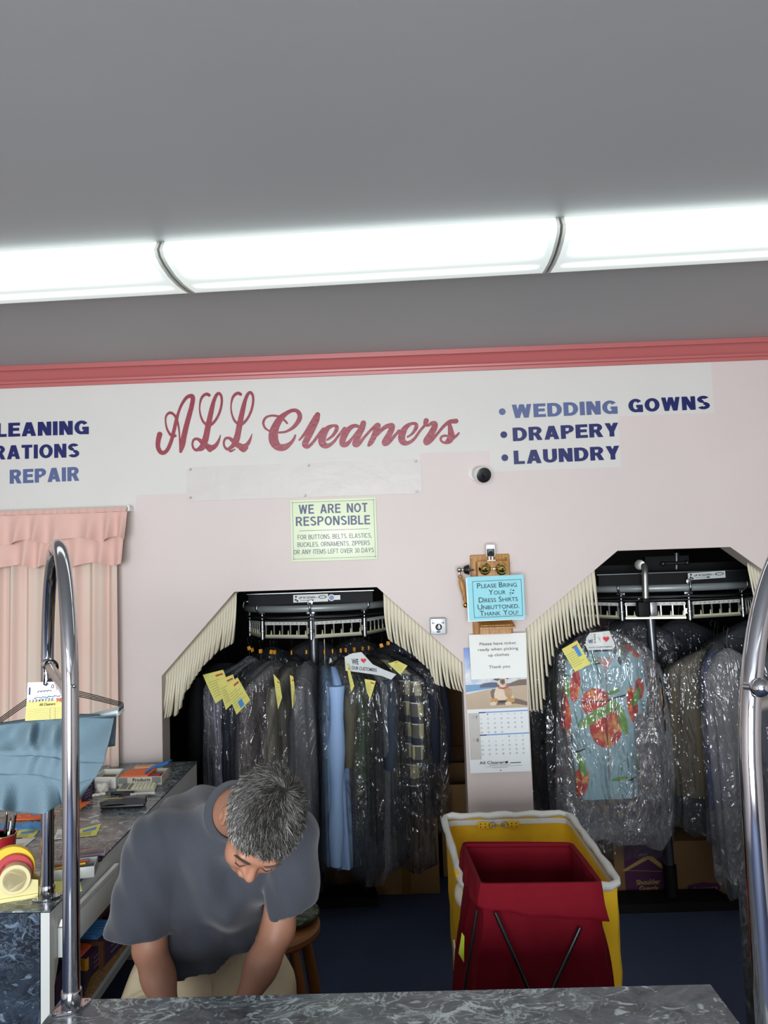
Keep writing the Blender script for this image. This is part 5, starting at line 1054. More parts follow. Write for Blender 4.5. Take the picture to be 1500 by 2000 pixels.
# ------------------------------------------------------------------ garment conveyors
rackm = M('rack_metal', 'B9BCB4', .4, .6); rackw = M('rack_white_strip', 'D8DAD4', .5); peg = M('cream_pegs', 'CFCBAA', .5); gum = M('rack_black', '0B0C0E', .6, spec=.25)
def conveyor(cx_, R, seg, zrack, ztube, zbar, yf, label, nseg, first_no, wbar):
    """front end of a looping conveyor: tube rail, hooks, numbered racks"""
    cyy = yf+R; t = thing('garment_conveyor', (cx_, cyy, 0), label, 'conveyor', None)
    pos = lambda a_, rr=R, z=0: Vector((cx_+rr*math.sin(a_), cyy-rr*math.cos(a_), z))
    arc = [pos(a_, R+.01, ztube) for a_ in np.linspace(-PI/2, PI/2, 28)]; arc = [arc[0]+Y3*1.6]+arc+[arc[-1]+Y3*1.6]
    b = MB(); b.tube(arc, .0195, 16); b.build('tube_rail', M('galvanised_tube', '9DA5A5', .4, .3), t)
    for dz, rr in ((-.045, .006), (-.062, .004)):
        b = MB(); b.tube([p+Z3*dz for p in arc], rr, 8); b.build('guide_wire', steel, t)
    b = MB(); b.box((cx_-.0, yf-.012+.03, zbar), (wbar, .03, .055)); b.box((cx_, yf+.03, zbar+.030), (wbar*1.02, .06, .004)); b.build('black_beam', gum, t, smooth=False)
    b = MB(); b.box((cx_-.0, yf-.012+.03, zbar+.0325), (wbar*1.02, .05, .003)); b.build('beam_edge', steel, t, smooth=False)
    vs = [seg*k for k in range(-nseg, nseg+1)]
    for k, a_ in enumerate(vs):
        p = pos(a_); rad = Vector((math.sin(a_), -math.cos(a_), 0)); tan = Vector((math.cos(a_), math.sin(a_), 0))
        b = MB(); b.cyl(p+Z3*(zrack-.004), p+Z3*(zrack+.092), .0115, 16); b.cyl(p+Z3*(zrack+.092), p+Z3*(zrack+.135), .007, 12); b.lathe(p+Z3*(zrack+.03), Z3, [(.0115, 0), (.014, .002), (.014, .016), (.0115, .018)], 16)
        b.ball(p+Z3*(zrack-.006), .009, n=10); post = b.build('hinge_post', steel, t)
        b = MB(); q0 = p+Z3*(zrack+.13); c_ = p+rad*.032+Z3*(ztube+.0)
        b.tube(catmull([q0, q0+rad*.02+Z3*.012, c_+rad*.004, c_-rad*.002+Z3*.03], 5), .0065, 10); b.lathe(c_+Z3*.032-rad*.03, rad, [(.006, 0), (.015, .002), (.017, .012), (.015, .02), (.006, .022)], 18)
        b.box(q0+Z3*.004, (.045, .010, .014), Matrix((tan, rad, Z3)).transposed(), bev=.003); b.build('trolley_hook', steel, post)
    for k in range(len(vs)-1):
        a, e = pos(vs[k]), pos(vs[k+1]); u = (e-a); L_ = u.length; u.normalize(); nn = Vector((u.y, -u.x, 0)); ro = a+u*.018; L_ -= .036; Rm = Matrix((u, -nn, Z3)).transposed()
        up = Z3
        b = MB(); c_ = ro+u*L_/2+Z3*zrack
        b.box(c_+Z3*.005, (L_, .006, .010), Rm); b.box(c_+Z3*.079, (L_, .006, .010), Rm)
        for i in range(6):
            f_ = i/5; b.box(ro+u*(L_*(.02+.96*f_))+Z3*(zrack+.042), (.006, .005, .07), Rm)
        b.box(ro+u*(L_+.004)+Z3*(zrack+.04), (.020, .005, .03), Rm, bev=.002)
        rk = b.build('number_rack', rackm, t, smooth=False)
        b = MB(); b.box(c_+Z3*.079+nn*.0035, (L_*.99, .001, .017), Rm); b.build('number_strip', rackw, rk, smooth=False)
        b = MB(); b.box(c_+Z3*.014+nn*.004, (L_*.97, .006, .010), Rm)
        for i in range(10):
            x_ = L_*(.055+.1*i)
            if i % 2: b.prism([ro+u*(x_-.004)+Z3*(zrack+.018)+nn*.004, ro+u*(x_+.004)+Z3*(zrack+.018)+nn*.004, ro+u*(x_+.0015)+Z3*(zrack+.042)+nn*.004, ro+u*(x_-.001)+Z3*(zrack+.042)+nn*.004], nn*.004)
        b.build('peg_strip', peg, rk, smooth=False)
        if abs(vs[k]+seg/2) < PI/2*.7:
            b = MB()
            for i in range(10):
                no = first_no+10*k+i; b.text(str(no), ro+u*(L_*(.05+.1*i)-.004)+Z3*(zrack+.0755)+nn*.0045, u, Z3, .009, .0075)
            b.build('numbers', ink, rk, smooth=False)
    return t, pos
def logo(t, Y, p0, p1, h, sz, second=None):
    a, e = PY(*p0, Y), PY(*p1, Y); L_ = (e-a).length; u = (e-a).normalized(); k = L_/.2; g = lambda s, z, d=0: a+u*(s*L_)+Z3*(z*h)+Vector((0, -d, 0))
    b = MB(); b.prism([g(0, 0), g(1, 0), g(1, 1), g(0, 1)], (0, -.0008, 0)); st_ = b.build('maker_sticker', M('sticker_silver', 'CDD3D2', .35), t, smooth=False)
    b = MB(); b.text("UP 'N' DOWN", g(.16, .45, .0012), u, Z3, L_*.46, h*.28, bold=.03, sl=.15); b.text('by', g(.64, .5, .0012), u, Z3, L_*.06, h*.16)
    c_ = g(.84, .6, .0012); b.prism([c_+u*(L_*.12*math.cos(a_))+Z3*(h*.22*math.sin(a_)) for a_ in [2*PI*i/18 for i in range(18)]], (0, -.0003, 0))
    for s, z in ((.08, .75), (.07, .35), (.12, .2)): c2_ = g(s, z, .0012); b.prism([c2_+Vector((.006*math.cos(a_), 0, .006*math.sin(a_))) for a_ in [2*PI*i/5+s*9 for i in range(5)]], (0, -.0003, 0))
    b.add([g(.2, .22, .0012), g(.52, .22, .0012), g(.52, .27, .0012), g(.2, .27, .0012)], [(0, 1, 2, 3)]); b.add([g(.50, .15, .0012), g(.58, .14, .0012), g(.58, .32, .0012), g(.50, .33, .0012)], [(0, 1, 2, 3)])
    b.build('sticker_print', ink, st_, smooth=False)
    b = MB(); c_ = g(.84, .6, .002); b.prism([c_+u*(L_*.09*math.cos(a_))+Z3*(h*.13*math.sin(a_)) for a_ in [2*PI*i/18 for i in range(18)]], (0, -.0003, 0)); b.build('oval_logo', M('sticker_silver'), st_, smooth=False)
YL, YR = 4.08, 4.08
cxL = PY(607, 1200, YL).x; cxR = PY(1346, 1180, YR).x
cvL, posL = conveyor(cxL, .40, math.radians(44), PY(607, 1247, YL).z, PY(607, 1188, YL).z, PY(607, 1169, YL).z, YL, 'garment conveyor with numbered racks in the left arch', 2, 11, .66)
logo(cvL, YL-.02, (573, 1177), (641, 1174.5), .040, 1)
b = MB(); q = PY(655, 1167, YL-.02); b.box(q, (.052, .001, .024), bev=0); b.prism([q+Vector((-.02+.018*math.cos(a_), 0, .018*math.sin(a_))) for a_ in [2*PI*k/20 for k in range(20)]], (0, -.001, 0)); st_ = b.build('round_sticker', M('sticker_silver'), cvL, smooth=False)
b = MB(); b.prism([q+Vector((-.02+.013*math.cos(a_), -.0012, .013*math.sin(a_))) for a_ in [2*PI*k/20 for k in range(20)]], (0, -.0005, 0)); b.build('sticker_disc', M('sticker_blue', '5673B0', .4), st_, smooth=False)
cvR, posR = conveyor(cxR, .55, math.radians(36), PY(1346, 1208, YR).z, PY(1346, 1147, YR).z, PY(1346, 1129, YR).z, YR, 'garment conveyor with numbered racks in the right arch', 2, 61, .93)
logo(cvR, YR-.02, (1344, 1133), (1417, 1128), .036, 1)
# poles and bases
pipe = M('grey_pole', '5E6268', .28, .8)
pt_ = PY(1269, 1195, 4.2); pb_ = PY(1312, 1752, 4.13); pb_.z = .045
b = MB(); b.tube([pt_+Z3*.02, pb_+(pt_-pb_)*.04], .0255, 22); b.build('support_pole', pipe, cvR)
b = MB(); d_ = (pt_-pb_).normalized(); b.tube([pb_, pb_+d_*.15], .034, 22); b.lathe(pb_+d_*.15, d_, [(.034, 0), (.036, .002), (.026, .004)], 22); b.build('pole_sleeve', gum, cvR)
b = MB(); b.prism([(1.045, 4.04, .0), (1.66, 4.045, 0), (1.60, 4.205, 0), (1.07, 4.205, 0)], (0, 0, .045)); b.build('base_plate', gum, cvR, smooth=False)
b = MB(); pl2 = PY(612, 1215, 4.3); b.tube([(pl2.x-.005, 4.3, .05), (pl2.x, 4.3, pl2.z+.15)], .028, 20); b.build('support_pole', pipe, cvL)
b = MB(); b.prism([(-.80, 4.17, 0), (-.165, 4.2, 0), (-.19, 4.33, 0), (-.80, 4.33, 0)], (0, 0, .05)); b.box((-.185, 4.19, .028), (.035, .02, .045)); b.build('base_plate', gum, cvL, smooth=False)
# bent pipe and black motor block of the right conveyor
b = MB(); b.tube(catmull([PY(1256, 1103, 4.2), PY(1256, 1101, 4.08), PY(1259, 1112, 4.03), PY(1260, 1140, 4.02), PY(1261, 1176, 4.02)], 6), .0165, 18); b.lathe(PY(1250, 1103, 4.06), (-.5, -1, 0), [(.016, 0), (.026, .002), (.026, .012), (.016, .014)], 20); b.build('bent_pipe', M('pale_pipe', 'A9ADA8', .3, .8), cvR)
b = MB(); q = PY(1262, 1190, 4.0); b.box(q+Vector((-.018, 0, 0)), (.055, .05, .075), bev=.003); b.box(q+Vector((-.0, .0, .045)), (.035, .035, .02), bev=.003); b.build('motor_block', gum, cvR)
b = MB(); b.box(q+Vector((.03, -.01, .002)), (.035, .04, .07), bev=.003); b.build('steel_clamp', steel, cvR); b = MB(); b.ball(q+Vector((-.035, 0, .055)), .009, n=10); b.build('clamp_ball', steel, cvR)
b = MB(); zb = PY(1320, 1110, 4.35).z; b.box((cxR-.0, 4.35, zb), (.9, .04, .055)); b.box((cxR-.03, 4.30, zb+.03), (.24, .03, .08)); b.build('rear_beam', gum, cvR, smooth=False)
b = MB(); b.cyl(PY(1321, 1080, 4.3), PY(1321, 1112, 4.3), .018, 16); b.cyl(PY(1295, 1101, 4.27), PY(1342, 1099, 4.27), .010, 12); b.ball(PY(1295, 1101, 4.26), .014, n=12); b.ball(PY(1342, 1099, 4.26), .014, n=12); b.build('top_joint', M('dark_steel', '4A4C4E', .35, .8), cvR)
# ------------------------------------------------------------------ garments in plastic
def film(name, tint, amt):
    m = bpy.data.materials.new(name); n = NT(m); t_ = n.t; t_.nodes.remove(n.b); out = [x for x in t_.nodes if x.type == 'OUTPUT_MATERIAL'][0]
    co = n.coord(); mp = n.n('Mapping'); mp.inputs['Scale'].default_value = (1, 1, .38); n.l(co, mp.inputs['Vector'])
    n1 = n.noise(mp.outputs[0], 6.5, 3, 1.8, .5); n2 = n.noise(mp.outputs[0], 19, 2, 1.5, .5); rd = lambda v: n.math('ABSOLUTE', n.math('SUBTRACT', v, .5)); h = n.math('ADD', n.math('MULTIPLY', rd(n1), 2.2), n.math('MULTIPLY', rd(n2), .55))
    bu = n.n('Bump'); bu.inputs['Strength'].default_value = 1; bu.inputs['Distance'].default_value = .03; n.l(h, bu.inputs['Height'])
    gl = n.n('BsdfGlossy'); gl.inputs['Roughness'].default_value = .08; n.l(bu.outputs[0], gl.inputs['Normal']); gl.inputs['Color'].default_value = (.95, .97, 1, 1)
    tr = n.n('BsdfTransparent'); tr.inputs[0].default_value = (*tint, 1)
    df = n.n('BsdfTranslucent'); df.inputs[0].default_value = (.75, .77, .8, 1); d2 = n.n('BsdfDiffuse'); d2.inputs[0].default_value = (.75, .77, .8, 1)
    m0 = n.n('MixShader'); m0.inputs[0].default_value = .5; n.l(df.outputs[0], m0.inputs[1]); n.l(d2.outputs[0], m0.inputs[2])
    m1 = n.n('MixShader'); m1.inputs[0].default_value = amt; n.l(tr.outputs[0], m1.inputs[1]); n.l(m0.outputs[0], m1.inputs[2])
    fr = n.n('Fresnel'); fr.inputs[0].default_value = 1.5; n.l(bu.outputs[0], fr.inputs['Normal'])
    m2 = n.n('MixShader'); n.l(n.math('MULTIPLY_ADD', fr.outputs[0], .8, .05, clamp=True), m2.inputs[0]); n.l(m1.outputs[0], m2.inputs[1]); n.l(gl.outputs[0], m2.inputs[2])
    n.l(m2.outputs[0], out.inputs[0]); return m
filmm = film('clear_plastic_film', (.97, .97, .98), .085)
filmg = film('hazy_plastic_film', (.96, .96, .97), .32)
clipm = M('orange_number_clip', 'F0A52A', .45)
def cloth(name, col, **k): return M(name, col, k.pop('rough', .8), bump=.2, bscale=90, **k)
def garment(name, label, cat, hook, ang, mat, W=.21, T=.035, L=.85, slv=.5, bag=.14, bagm=None, folds=5, seed=0, group='bagged clothes on the conveyors', tickets=(), clip=True, bagw=1.0, neck=.13, slvr=.045, hookm=None):
    """hook point on the rack, ang = turn of the hanger about the vertical"""
    rnd = random.Random(seed); R_ = rz(ang); t = thing(name, (hook.x, hook.y, hook.z-L-neck), label, cat, group); hook = Vector(hook)
    G = lambda x, y, z: hook+R_ @ Vector((x, y, z))
    b = MB(); b.tube([G(*p) for p in catmull([(-.012, 0, -.016), (-.013, 0, .004), (-.002, 0, .014), (.010, 0, .004), (.006, 0, -.018), (0, 0, -.05), (0, 0, -neck+.01)], 5)], .0014, 6)
    b.tube([G(-W*.9, 0, -neck-.085), G(-W*.5, 0, -neck-.035), G(0, 0, -neck+.01), G(W*.5, 0, -neck-.035), G(W*.9, 0, -neck-.085)], .0014, 6); b.build('wire_hanger', hookm or wire_m, t)
    if clip: b = MB(); b.box(G(.002, 0, -.052), (.020, .006, .022), rz(ang+rnd.uniform(-.5, .5)) @ ry(rnd.uniform(-.3, .3)), bev=.002); b.build('number_clip', clipm, t)
    def ring(z, w_, th, n_=44, ph=0, f_=.0, k_=5):
        r = []
        for i in range(n_):
            a = 2*PI*i/n_; c_, s_ = math.cos(a), math.sin(a)
            fo = 1+f_*math.sin(k_*a+ph)+f_*.6*math.sin((k_*2+1)*a-ph*1.7)
            r.append(G(w_*math.copysign(abs(c_)**.8, c_)*(.5+.5*fo), th*math.copysign(abs(s_)**.8, s_)*fo*(1+.0), z))
        return r
    def prof(L_, mx, mt, flare, f0, gh=0, jag=0, zo=0):
        R2 = []
        for j in range(23):
            v = j/22; z = -neck-L_*v+zo
            sh = min(1, (v*L_)/.10); w_ = (.055+(W-.055)*sh**.75)*(1+flare*v)+mx; th = (.022+(T-.022)*min(1, v*L_/.18))*(1+.25*v)+mt
            R2.append(ring(z, w_, th, ph=seed+v*2.5+gh, f_=f0*min(1, v*4), k_=folds))
        return R2
    b = MB(); b.rings(prof(L, 0, 0, -.04, .10)); body = None
    if slv:
        for s_ in (-1, 1):
            SR = []
            for j in range(12):
                v = j/11; z = -neck-.075-slv*v; xx = s_*(W*.93-.02*v+.035*math.sin(v*1.6)); yy = -.012-.03*v*(1 if rnd.random() > .0 else 1); r1 = slvr*(.65+.5*min(1, v*3))*(1-.25*v); r2 = slvr*.8*(1-.2*v)
                SR.append([G(xx+r1*math.cos(a), yy+r2*math.sin(a)*(1+.15*math.sin(v*14+seed)), z+(.0)) for a in [2*PI*i/18 for i in range(18)]])
            b.rings(SR)
    b.build('cloth', mat, t, angle=70)
    if bag is not None:
        RR = prof(L+bag, .012*bagw+(slvr*1.0 if slv else 0), .012*bagw+(.016 if slv else 0), -.02, .16, 1.3); c0_ = hook+R_ @ Vector((0, 0, -neck+.045))
        RR = [[c0_+(p-c0_)*.25 for p in RR[0]]]+RR
        last = RR[-1]; cc = sum(last, Vector())/len(last); RR[-1] = [cc+(p-cc)*.80+Z3*.03*math.sin(i*.29+seed)+Z3*.008*math.sin(i*.9) for i, p in enumerate(last)]
        b = MB(); b.rings(RR, cap=False); b.build('plastic_cover', bagm or filmm, t, angle=75)
    for k, (qx, kd) in enumerate(tickets):
        yy = qx[4]; Q_ = [PY(x, y, yy) for x, y in qx[:4]]; b = MB(); ticket(b, Q_, kd); b.build('order_ticket', TM, t, smooth=False)
    return t
grl = M('lavender_grey_cloth', '9696AC', .85, bump=.2, bscale=90); nvy = cloth('navy_suit_cloth', '1A2236'); blk = cloth('black_cloth', '121318'); stl = cloth('steel_blue_shirt', '88ABD0'); lbl = cloth('light_blue_shirt', 'A3C4F2')
tau = cloth('taupe_cloth', '8D8877'); drk = cloth('charcoal_cloth', '484C54'); dng = cloth('olive_grey_cloth', '5A5848'); den = cloth('dark_denim', '2F3C4B'); grn_ = cloth('pale_teal_cloth', '6FA79C')
n = newmat('rose_paisley', .8); co = n.coord(); n.l(n.ramp(n.noise(co, 60, 5, 2.5), [(.38, '8C5C5A'), (.5, 'B69A92'), (.62, 'D2C4BA')]), n.b.inputs['Base Color']); pai = n.m
n = newmat('green_dotted', .8); co = n.coord(); vo = n.n('TexVoronoi'); vo.inputs['Scale'].default_value = 55; vo.inputs['Randomness'].default_value = .25; n.l(co, vo.inputs['Vector']); n.l(n.mix(n.math('LESS_THAN', vo.outputs['Distance'], .22), '4B5F48', 'D5DCCB'), n.b.inputs['Base Color']); dot = n.m
n = newmat('navy_cream_plaid', .8); co = n.coord(); sx, sy, sz = n.sep(co)
def band(v, per, wd): return n.math('LESS_THAN', n.math('FRACT', n.math('MULTIPLY', v, 1/per)), wd)
c_ = n.mix(n.math('MULTIPLY', band(sz, .11, .38), .85), 'C9C19A', '26304A'); c_ = n.mix(n.math('MULTIPLY', band(n.math('ADD', sx, sy), .09, .32), .8), c_, '1F2943'); c_ = n.mix(band(sz, .11, .05), c_, 'E6E2CF'); n.l(c_, n.b.inputs['Base Color']); plaid = n.m
def hookL(px, R=.40, yf=YL):
    """point on the left rack under a pixel column"""
    best = None
    for a_ in np.linspace(-PI/2, PI/2, 400):
        p = posL(a_, R+.0, PY(607, 1254, YL).z); v = p-EYE; x = 750+_f*v.dot(_R)/v.dot(_F)
        if best is None or abs(x-px) < best[0]: best = (abs(x-px), p, a_)
    return best[1], best[2]
def GL(px, *a, dang=0, rz_=None, aa=None, hz=0, **k):
    p, an = hookL(px)
    if aa is not None: p = posL(aa, .40, p.z); an = aa
    p = p+Z3*hz
    return garment(*a[:3], p, (an-PI/2 if rz_ is None else rz_)+dang, *a[3:], **k)
zt = 3.86
GL(0, 'bagged_dress', 'grey lavender dress in film, leftmost on the left rack', 'garment', grl, aa=-1.35, dang=.12, W=.235, T=.04, L=.86, slv=0, bag=.10, bagm=filmg, seed=1, folds=7, tickets=[(((396, 1318), (436, 1308), (452, 1352), (421, 1374), 3.90), 0)])
GL(0, 'bagged_trousers', 'lavender grey trousers in film, second from the left on the left rack', 'garment', grl, aa=-1.08, dang=.05, W=.22, T=.04, L=.80, slv=0, bag=.12, bagm=filmg, seed=2, tickets=[(((424, 1330), (455, 1317), (470, 1360), (441, 1386), 3.885), 0)])
GL(0, 'bagged_suit', 'dark navy suit jacket in film with a yellow slip and blue sticker', 'garment', nvy, aa=-.82, dang=.18, W=.2, T=.045, L=.72, slv=.5, bag=.2, seed=3, tickets=[(((440, 1342), (464, 1323), (489, 1367), (462, 1396), 3.86), 1)])
GL(530, 'bagged_jacket', 'charcoal jacket in film left of the rose paisley shirt', 'garment', drk, W=.19, T=.035, L=.8, slv=.5, bag=.12, bagm=filmg, seed=4)
GL(537, 'bagged_shirt', 'rose paisley shirt in film with a folded yellow slip', 'garment', pai, dang=-.1, W=.20, T=.028, L=.80, slv=.45, bag=.16, seed=5, slvr=.035, tickets=[(((534, 1316), (546, 1330), (551, 1362), (543, 1386), 3.845), 0)])
GL(569, 'bagged_shirt', 'taupe linen shirt in film beside the rose paisley shirt', 'garment', tau, dang=-.05, W=.20, T=.03, L=.60, slv=.5, bag=.36, seed=6, slvr=.04, tickets=[(((566, 1318), (573, 1322), (578, 1366), (571, 1385), 3.85), 0)])
GL(599, 'bagged_jacket', 'black jacket under crinkled silvery film left of the blue shirts', 'garment', drk, W=.19, T=.034, L=.78, slv=.4, bag=.22, bagm=filmg, seed=7)
GL(633, 'bagged_shirt', 'steel blue dress shirt hung edge-on on a white hanger', 'garment', stl, W=.215, T=.038, L=.95, slv=0, bag=.06, seed=8, hookm=M('white_wire', 'D9DCD8', .4))
GL(649, 'bagged_shirt', 'light blue long-sleeved dress shirt, brightest in the left arch', 'garment', lbl, dang=-.04, W=.22, T=.05, L=.97, slv=.86, bag=None, seed=9, slvr=.05)
GL(664, 'bagged_jacket', 'grey brown jacket in film right of the light blue shirt', 'garment', dng, W=.2, T=.032, L=.66, slv=.4, bag=.35, seed=10, tickets=[(((676, 1296), (681, 1300), (692, 1340), (686, 1352), 3.86), 0)])
GL(674, 'bagged_shirt', 'green dotted shirt in film right of the light blue shirt', 'garment', dot, dang=.12, W=.19, T=.024, L=.86, slv=.5, bag=.2, seed=11, slvr=.03)
GL(691, 'bagged_trousers', 'black trousers in film in the middle of the right rack half', 'garment', blk, dang=.1, W=.19, T=.04, L=.86, slv=0, bag=.2, seed=12, tickets=[(((712, 1326), (734, 1330), (723, 1367), (716, 1350), 3.87), 0)])
GL(707, 'bagged_trousers', 'dark slate trousers in film left of the denim', 'garment', cloth('slate_cloth', '303846'), dang=.05, W=.19, T=.045, L=.92, slv=0, bag=.16, bagm=filmg, seed=13)
t = GL(0, 'bagged_denim', 'dark denim jacket in film near the right end of the left rack', 'garment', den, aa=.82, dang=-.1, W=.195, T=.04, L=.82, slv=.45, bag=.2, seed=14, tickets=[(((758, 1296), (776, 1290), (796, 1300), (782, 1318), 3.93), 0)])
GL(0, 'bagged_shirt', 'navy and cream plaid shirt in film at the right end of the left rack', 'garment', plaid, aa=1.12, dang=-.05, W=.225, T=.03, L=.66, slv=.45, bag=.45, seed=15, slvr=.038)
GL(0, 'bagged_coat', 'long dark coat in film, last on the right of the left rack', 'garment', nvy, aa=1.42, W=.24, T=.04, L=.62, slv=.5, bag=.35, seed=16)
# paper cape
Yc = 3.895; CP = [(673, 1283), (688, 1276), (706, 1273.6), (728, 1297.6), (750, 1308), (774, 1317), (764, 1327.6), (745, 1320), (728, 1317), (700, 1313), (675, 1310)]
b = MB(); b.prism([PY(x, y, Yc) for x, y in CP], (0, .002, 0)); t = tag(b.build('paper_cape', M('cape_paper', 'D9DEDD', .7), smooth=False), 'white paper shoulder cape reading WE love OUR CUSTOMERS in the left arch', 'paper cape')
b = MB(); a, e = PY(687, 1297, Yc-.003), PY(700, 1297.5, Yc-.003); b.text('WE', a, e-a, Z3, (e-a).length, .026, bold=.03); a, e = PY(687, 1307, Yc-.003), PY(736, 1312, Yc-.003); b.text('OUR CUSTOMERS', a, e-a, Z3, (e-a).length, .016, bold=.02); b.build('cape_words', M('cape_grey_ink', '4A5064', .7), t, smooth=False)
def heart(c_, s): return [c_+Vector((s*.062*16*math.sin(a_)**3, 0, s*.062*(13*math.cos(a_)-5*math.cos(2*a_)-2*math.cos(3*a_)-math.cos(4*a_)))) for a_ in [2*PI*k/24 for k in range(24)]]
b = MB(); b.prism(heart(PY(710, 1290, Yc-.003), .014), (0, -.0005, 0)); b.build('red_heart', M('heart_red', 'D6323C', .6), t, smooth=False)
# rows further back
for k, (x, y, z, m_, W_, L_, lb) in enumerate(((-1.02, 4.45, 1.40, blk, .16, .62, 'black coat hanging just behind the left edge of the left arch'), (-.80, 4.75, 1.42, nvy, .2, .8, 'dark navy jacket in the row behind the left rack'), (-.55, 4.85, 1.45, drk, .2, .85, 'charcoal coat in the row behind the left rack'), (-.28, 4.85, 1.45, nvy, .2, .85, 'navy coat hanging behind the blue shirts'), (-.02, 4.7, 1.45, cloth('midnight_cloth', '1B2748'), .2, .7, 'midnight blue jacket behind the right end of the left rack'), (.10, 4.55, 1.36, nvy, .12, .62, 'narrow navy coat behind the plaid shirt'))):
    garment('hung_coat', lb, 'garment', Vector((x, y, z)), .3*math.sin(k*2), m_, W=W_, T=.06, L=L_, slv=.5, bag=.1 if k not in (0, 5) else None, seed=30+k, clip=False, group='dark clothes in the rear rows')
b = MB(); b.box((-1.04, 4.25, .45), (.022, .03, .9)); tag(b.build('steel_upright', M('dark_steel')), 'dark steel upright below the black coat at the left arch edge', 'post')
for k, (x, y, z, m_, W_, L_, lb) in enumerate(((.98, 4.6, 1.45, blk, .22, .95, 'black coat behind the peach shirt'), (1.25, 5.0, 1.55, cloth('maroon_cloth', '3A1A20'), .2, .9, 'dark maroon coat high behind the pole'), (1.45, 4.9, 1.52, drk, .22, 1.0, 'charcoal coat behind the right conveyor'), (1.75, 4.9, 1.5, nvy, .24, 1.0, 'navy coat behind the right conveyor'), (2.05, 4.6, 1.5, drk, .22, 1.0, 'charcoal coat at the far right behind the conveyor'))):
    garment('hung_coat', lb, 'garment', Vector((x, y, z)), .25*math.sin(k*2+1), m_, W=W_, T=.06, L=L_, slv=.5, bag=.1, seed=50+k, clip=False, group='dark clothes in the rear rows')
# ------------------------------------------------------------------ right arch clothes
def PH(px, py, Y): return PY(px, py, Y)
# peach print on pale blue cloth, drawn in the shirt's own coordinates
YH = 3.93; hk = PY(1170, 1221, YH)
n = newmat('peach_print_cloth', .7); co = n.n('NewGeometry').outputs['Position']; sx, sy, sz = n.sep(co)
def ell(cxp, cyp, rxp, ryp, deg=0, soft=.12):
    c_ = PY(cxp, cyp, YH-.04); s_ = YH/_f; a_ = math.radians(deg)
    dx = n.math('SUBTRACT', sx, c_.x); dz = n.math('SUBTRACT', sz, c_.z)
    u = n.math('DIVIDE', n.math('ADD', n.math('MULTIPLY', dx, math.cos(a_)), n.math('MULTIPLY', dz, math.sin(a_))), rxp*s_)
    v = n.math('DIVIDE', n.math('SUBTRACT', n.math('MULTIPLY', dz, math.cos(a_)), n.math('MULTIPLY', dx, math.sin(a_))), ryp*s_)
    d = n.math('ADD', n.math('MULTIPLY', u, u), n.math('MULTIPLY', v, v)); return n.math('LESS_THAN', d, 1), d, u
nz = n.noise(co, 35, 4); col = n.mix(nz, '8FB4BE', 'A5C6CE')
peach = n.ramp(n.noise(co, 22, 4, .8), [(.36, 'C02A2C'), (.55, 'D8503A'), (.68, 'EBB257')]); leaf = n.mix(n.noise(co, 30, 3), '4F8A3A', '8BB85A')
def put(mk, c): 
    global col
    col = n.mix(mk[0], col, c)
for e in ((1163, 1372, 27, 27, 0), (1200, 1258, 13, 14, 0), (1222, 1262, 16, 9, -25), (1245, 1276, 10, 8, 0), (1100, 1385, 13, 42, 8), (1123, 1340, 10, 30, -8), (1236, 1378, 9, 34, 4), (1248, 1345, 9, 20, -5), (1135, 1530, 12, 30, -15), (1258, 1470, 8, 18, 0)): put(ell(*e), peach)
put(ell(1183, 1419, 31, 39, 0), n.ramp(n.noise(co, 14, 3, .5), [(.34, 'B3262A'), (.52, 'CE3E34'), (.66, 'E9B55E')]))
put(ell(1183, 1417, 1.2, 38, 3), 'A02428')
for e in ((1158, 1400, 34, 9.5, 35), (1188, 1384, 22, 9, 42), (1216, 1405, 8, 30, 12), (1106, 1340, 5, 22, 5), (1098, 1322, 5, 14, -15), (1243, 1360, 6, 20, -22), (1197, 1352, 14, 4, 12), (1137, 1495, 6, 22, 12), (1213, 1268, 4, 12, 0), (1160, 1290, 9, 3, 0), (1210, 1521, 16, 3.5, 6), (1252, 1492, 4, 16, 0)): put(ell(*e), leaf)
for e in ((1165, 1370, 32, 1.6, 0), (1208, 1362, 24, 1.8, 13), (1203, 1385, 1.4, 12, -25), (1173, 1294, 14, 2, 8), (1209, 1290, 3.5, 8, 8), (1130, 1470, 14, 1.6, 30), (1104, 1318, 12, 1.3, -15), (1238, 1522, 11, 2, 8)): put(ell(*e), '3A2220')
n.l(col, n.b.inputs['Base Color']); pch = n.m
t = garment('peach_shirt', 'pale blue short-sleeved shirt printed with red peaches in clear film', 'garment', hk, .06, pch, W=.158, T=.04, L=.715, slv=0, bag=None, seed=61, clip=False, group='bagged clothes on the conveyors')
s_ = YH/_f; Ys = YH-.01
def pan_px(pts, Y, th): return [PY(x, y, Y) for x, y in pts]
b = MB()
for pts in ([(1140, 1262), (1103, 1290), (1096, 1420), (1122, 1430), (1137, 1400), (1142, 1330)], [(1222, 1255), (1250, 1282), (1262, 1350), (1260, 1388), (1236, 1396), (1226, 1330)]):
    P = pan_px(pts, Ys, 0); c_ = sum(P, Vector())/len(P)
    mid = [p+Vector((0, -.02, 0)) for p in P]; R3 = [[c_+(p-c_)*.9+Vector((0, .03, 0)) for p in P], [p+Vector((0, .012, 0)) for p in P], [p+Vector((0, -.018, 0)) for p in P], [c_+(p-c_)*.85+Vector((0, -.034, 0)) for p in P]]
    b.rings(R3)
b.build('sleeves', pch, t, angle=50)
b = MB()
for pts in ([(1152, 1262), (1158, 1272), (1183, 1312), (1176, 1322), (1156, 1302), (1148, 1270)], [(1213, 1262), (1216, 1285), (1213, 1302), (1195, 1300), (1183, 1318), (1182, 1312), (1205, 1275)]):
    b.prism(pan_px(pts, YH-.052, 0), (0, .006, 0))
b.build('collar', pch, t, smooth=False)
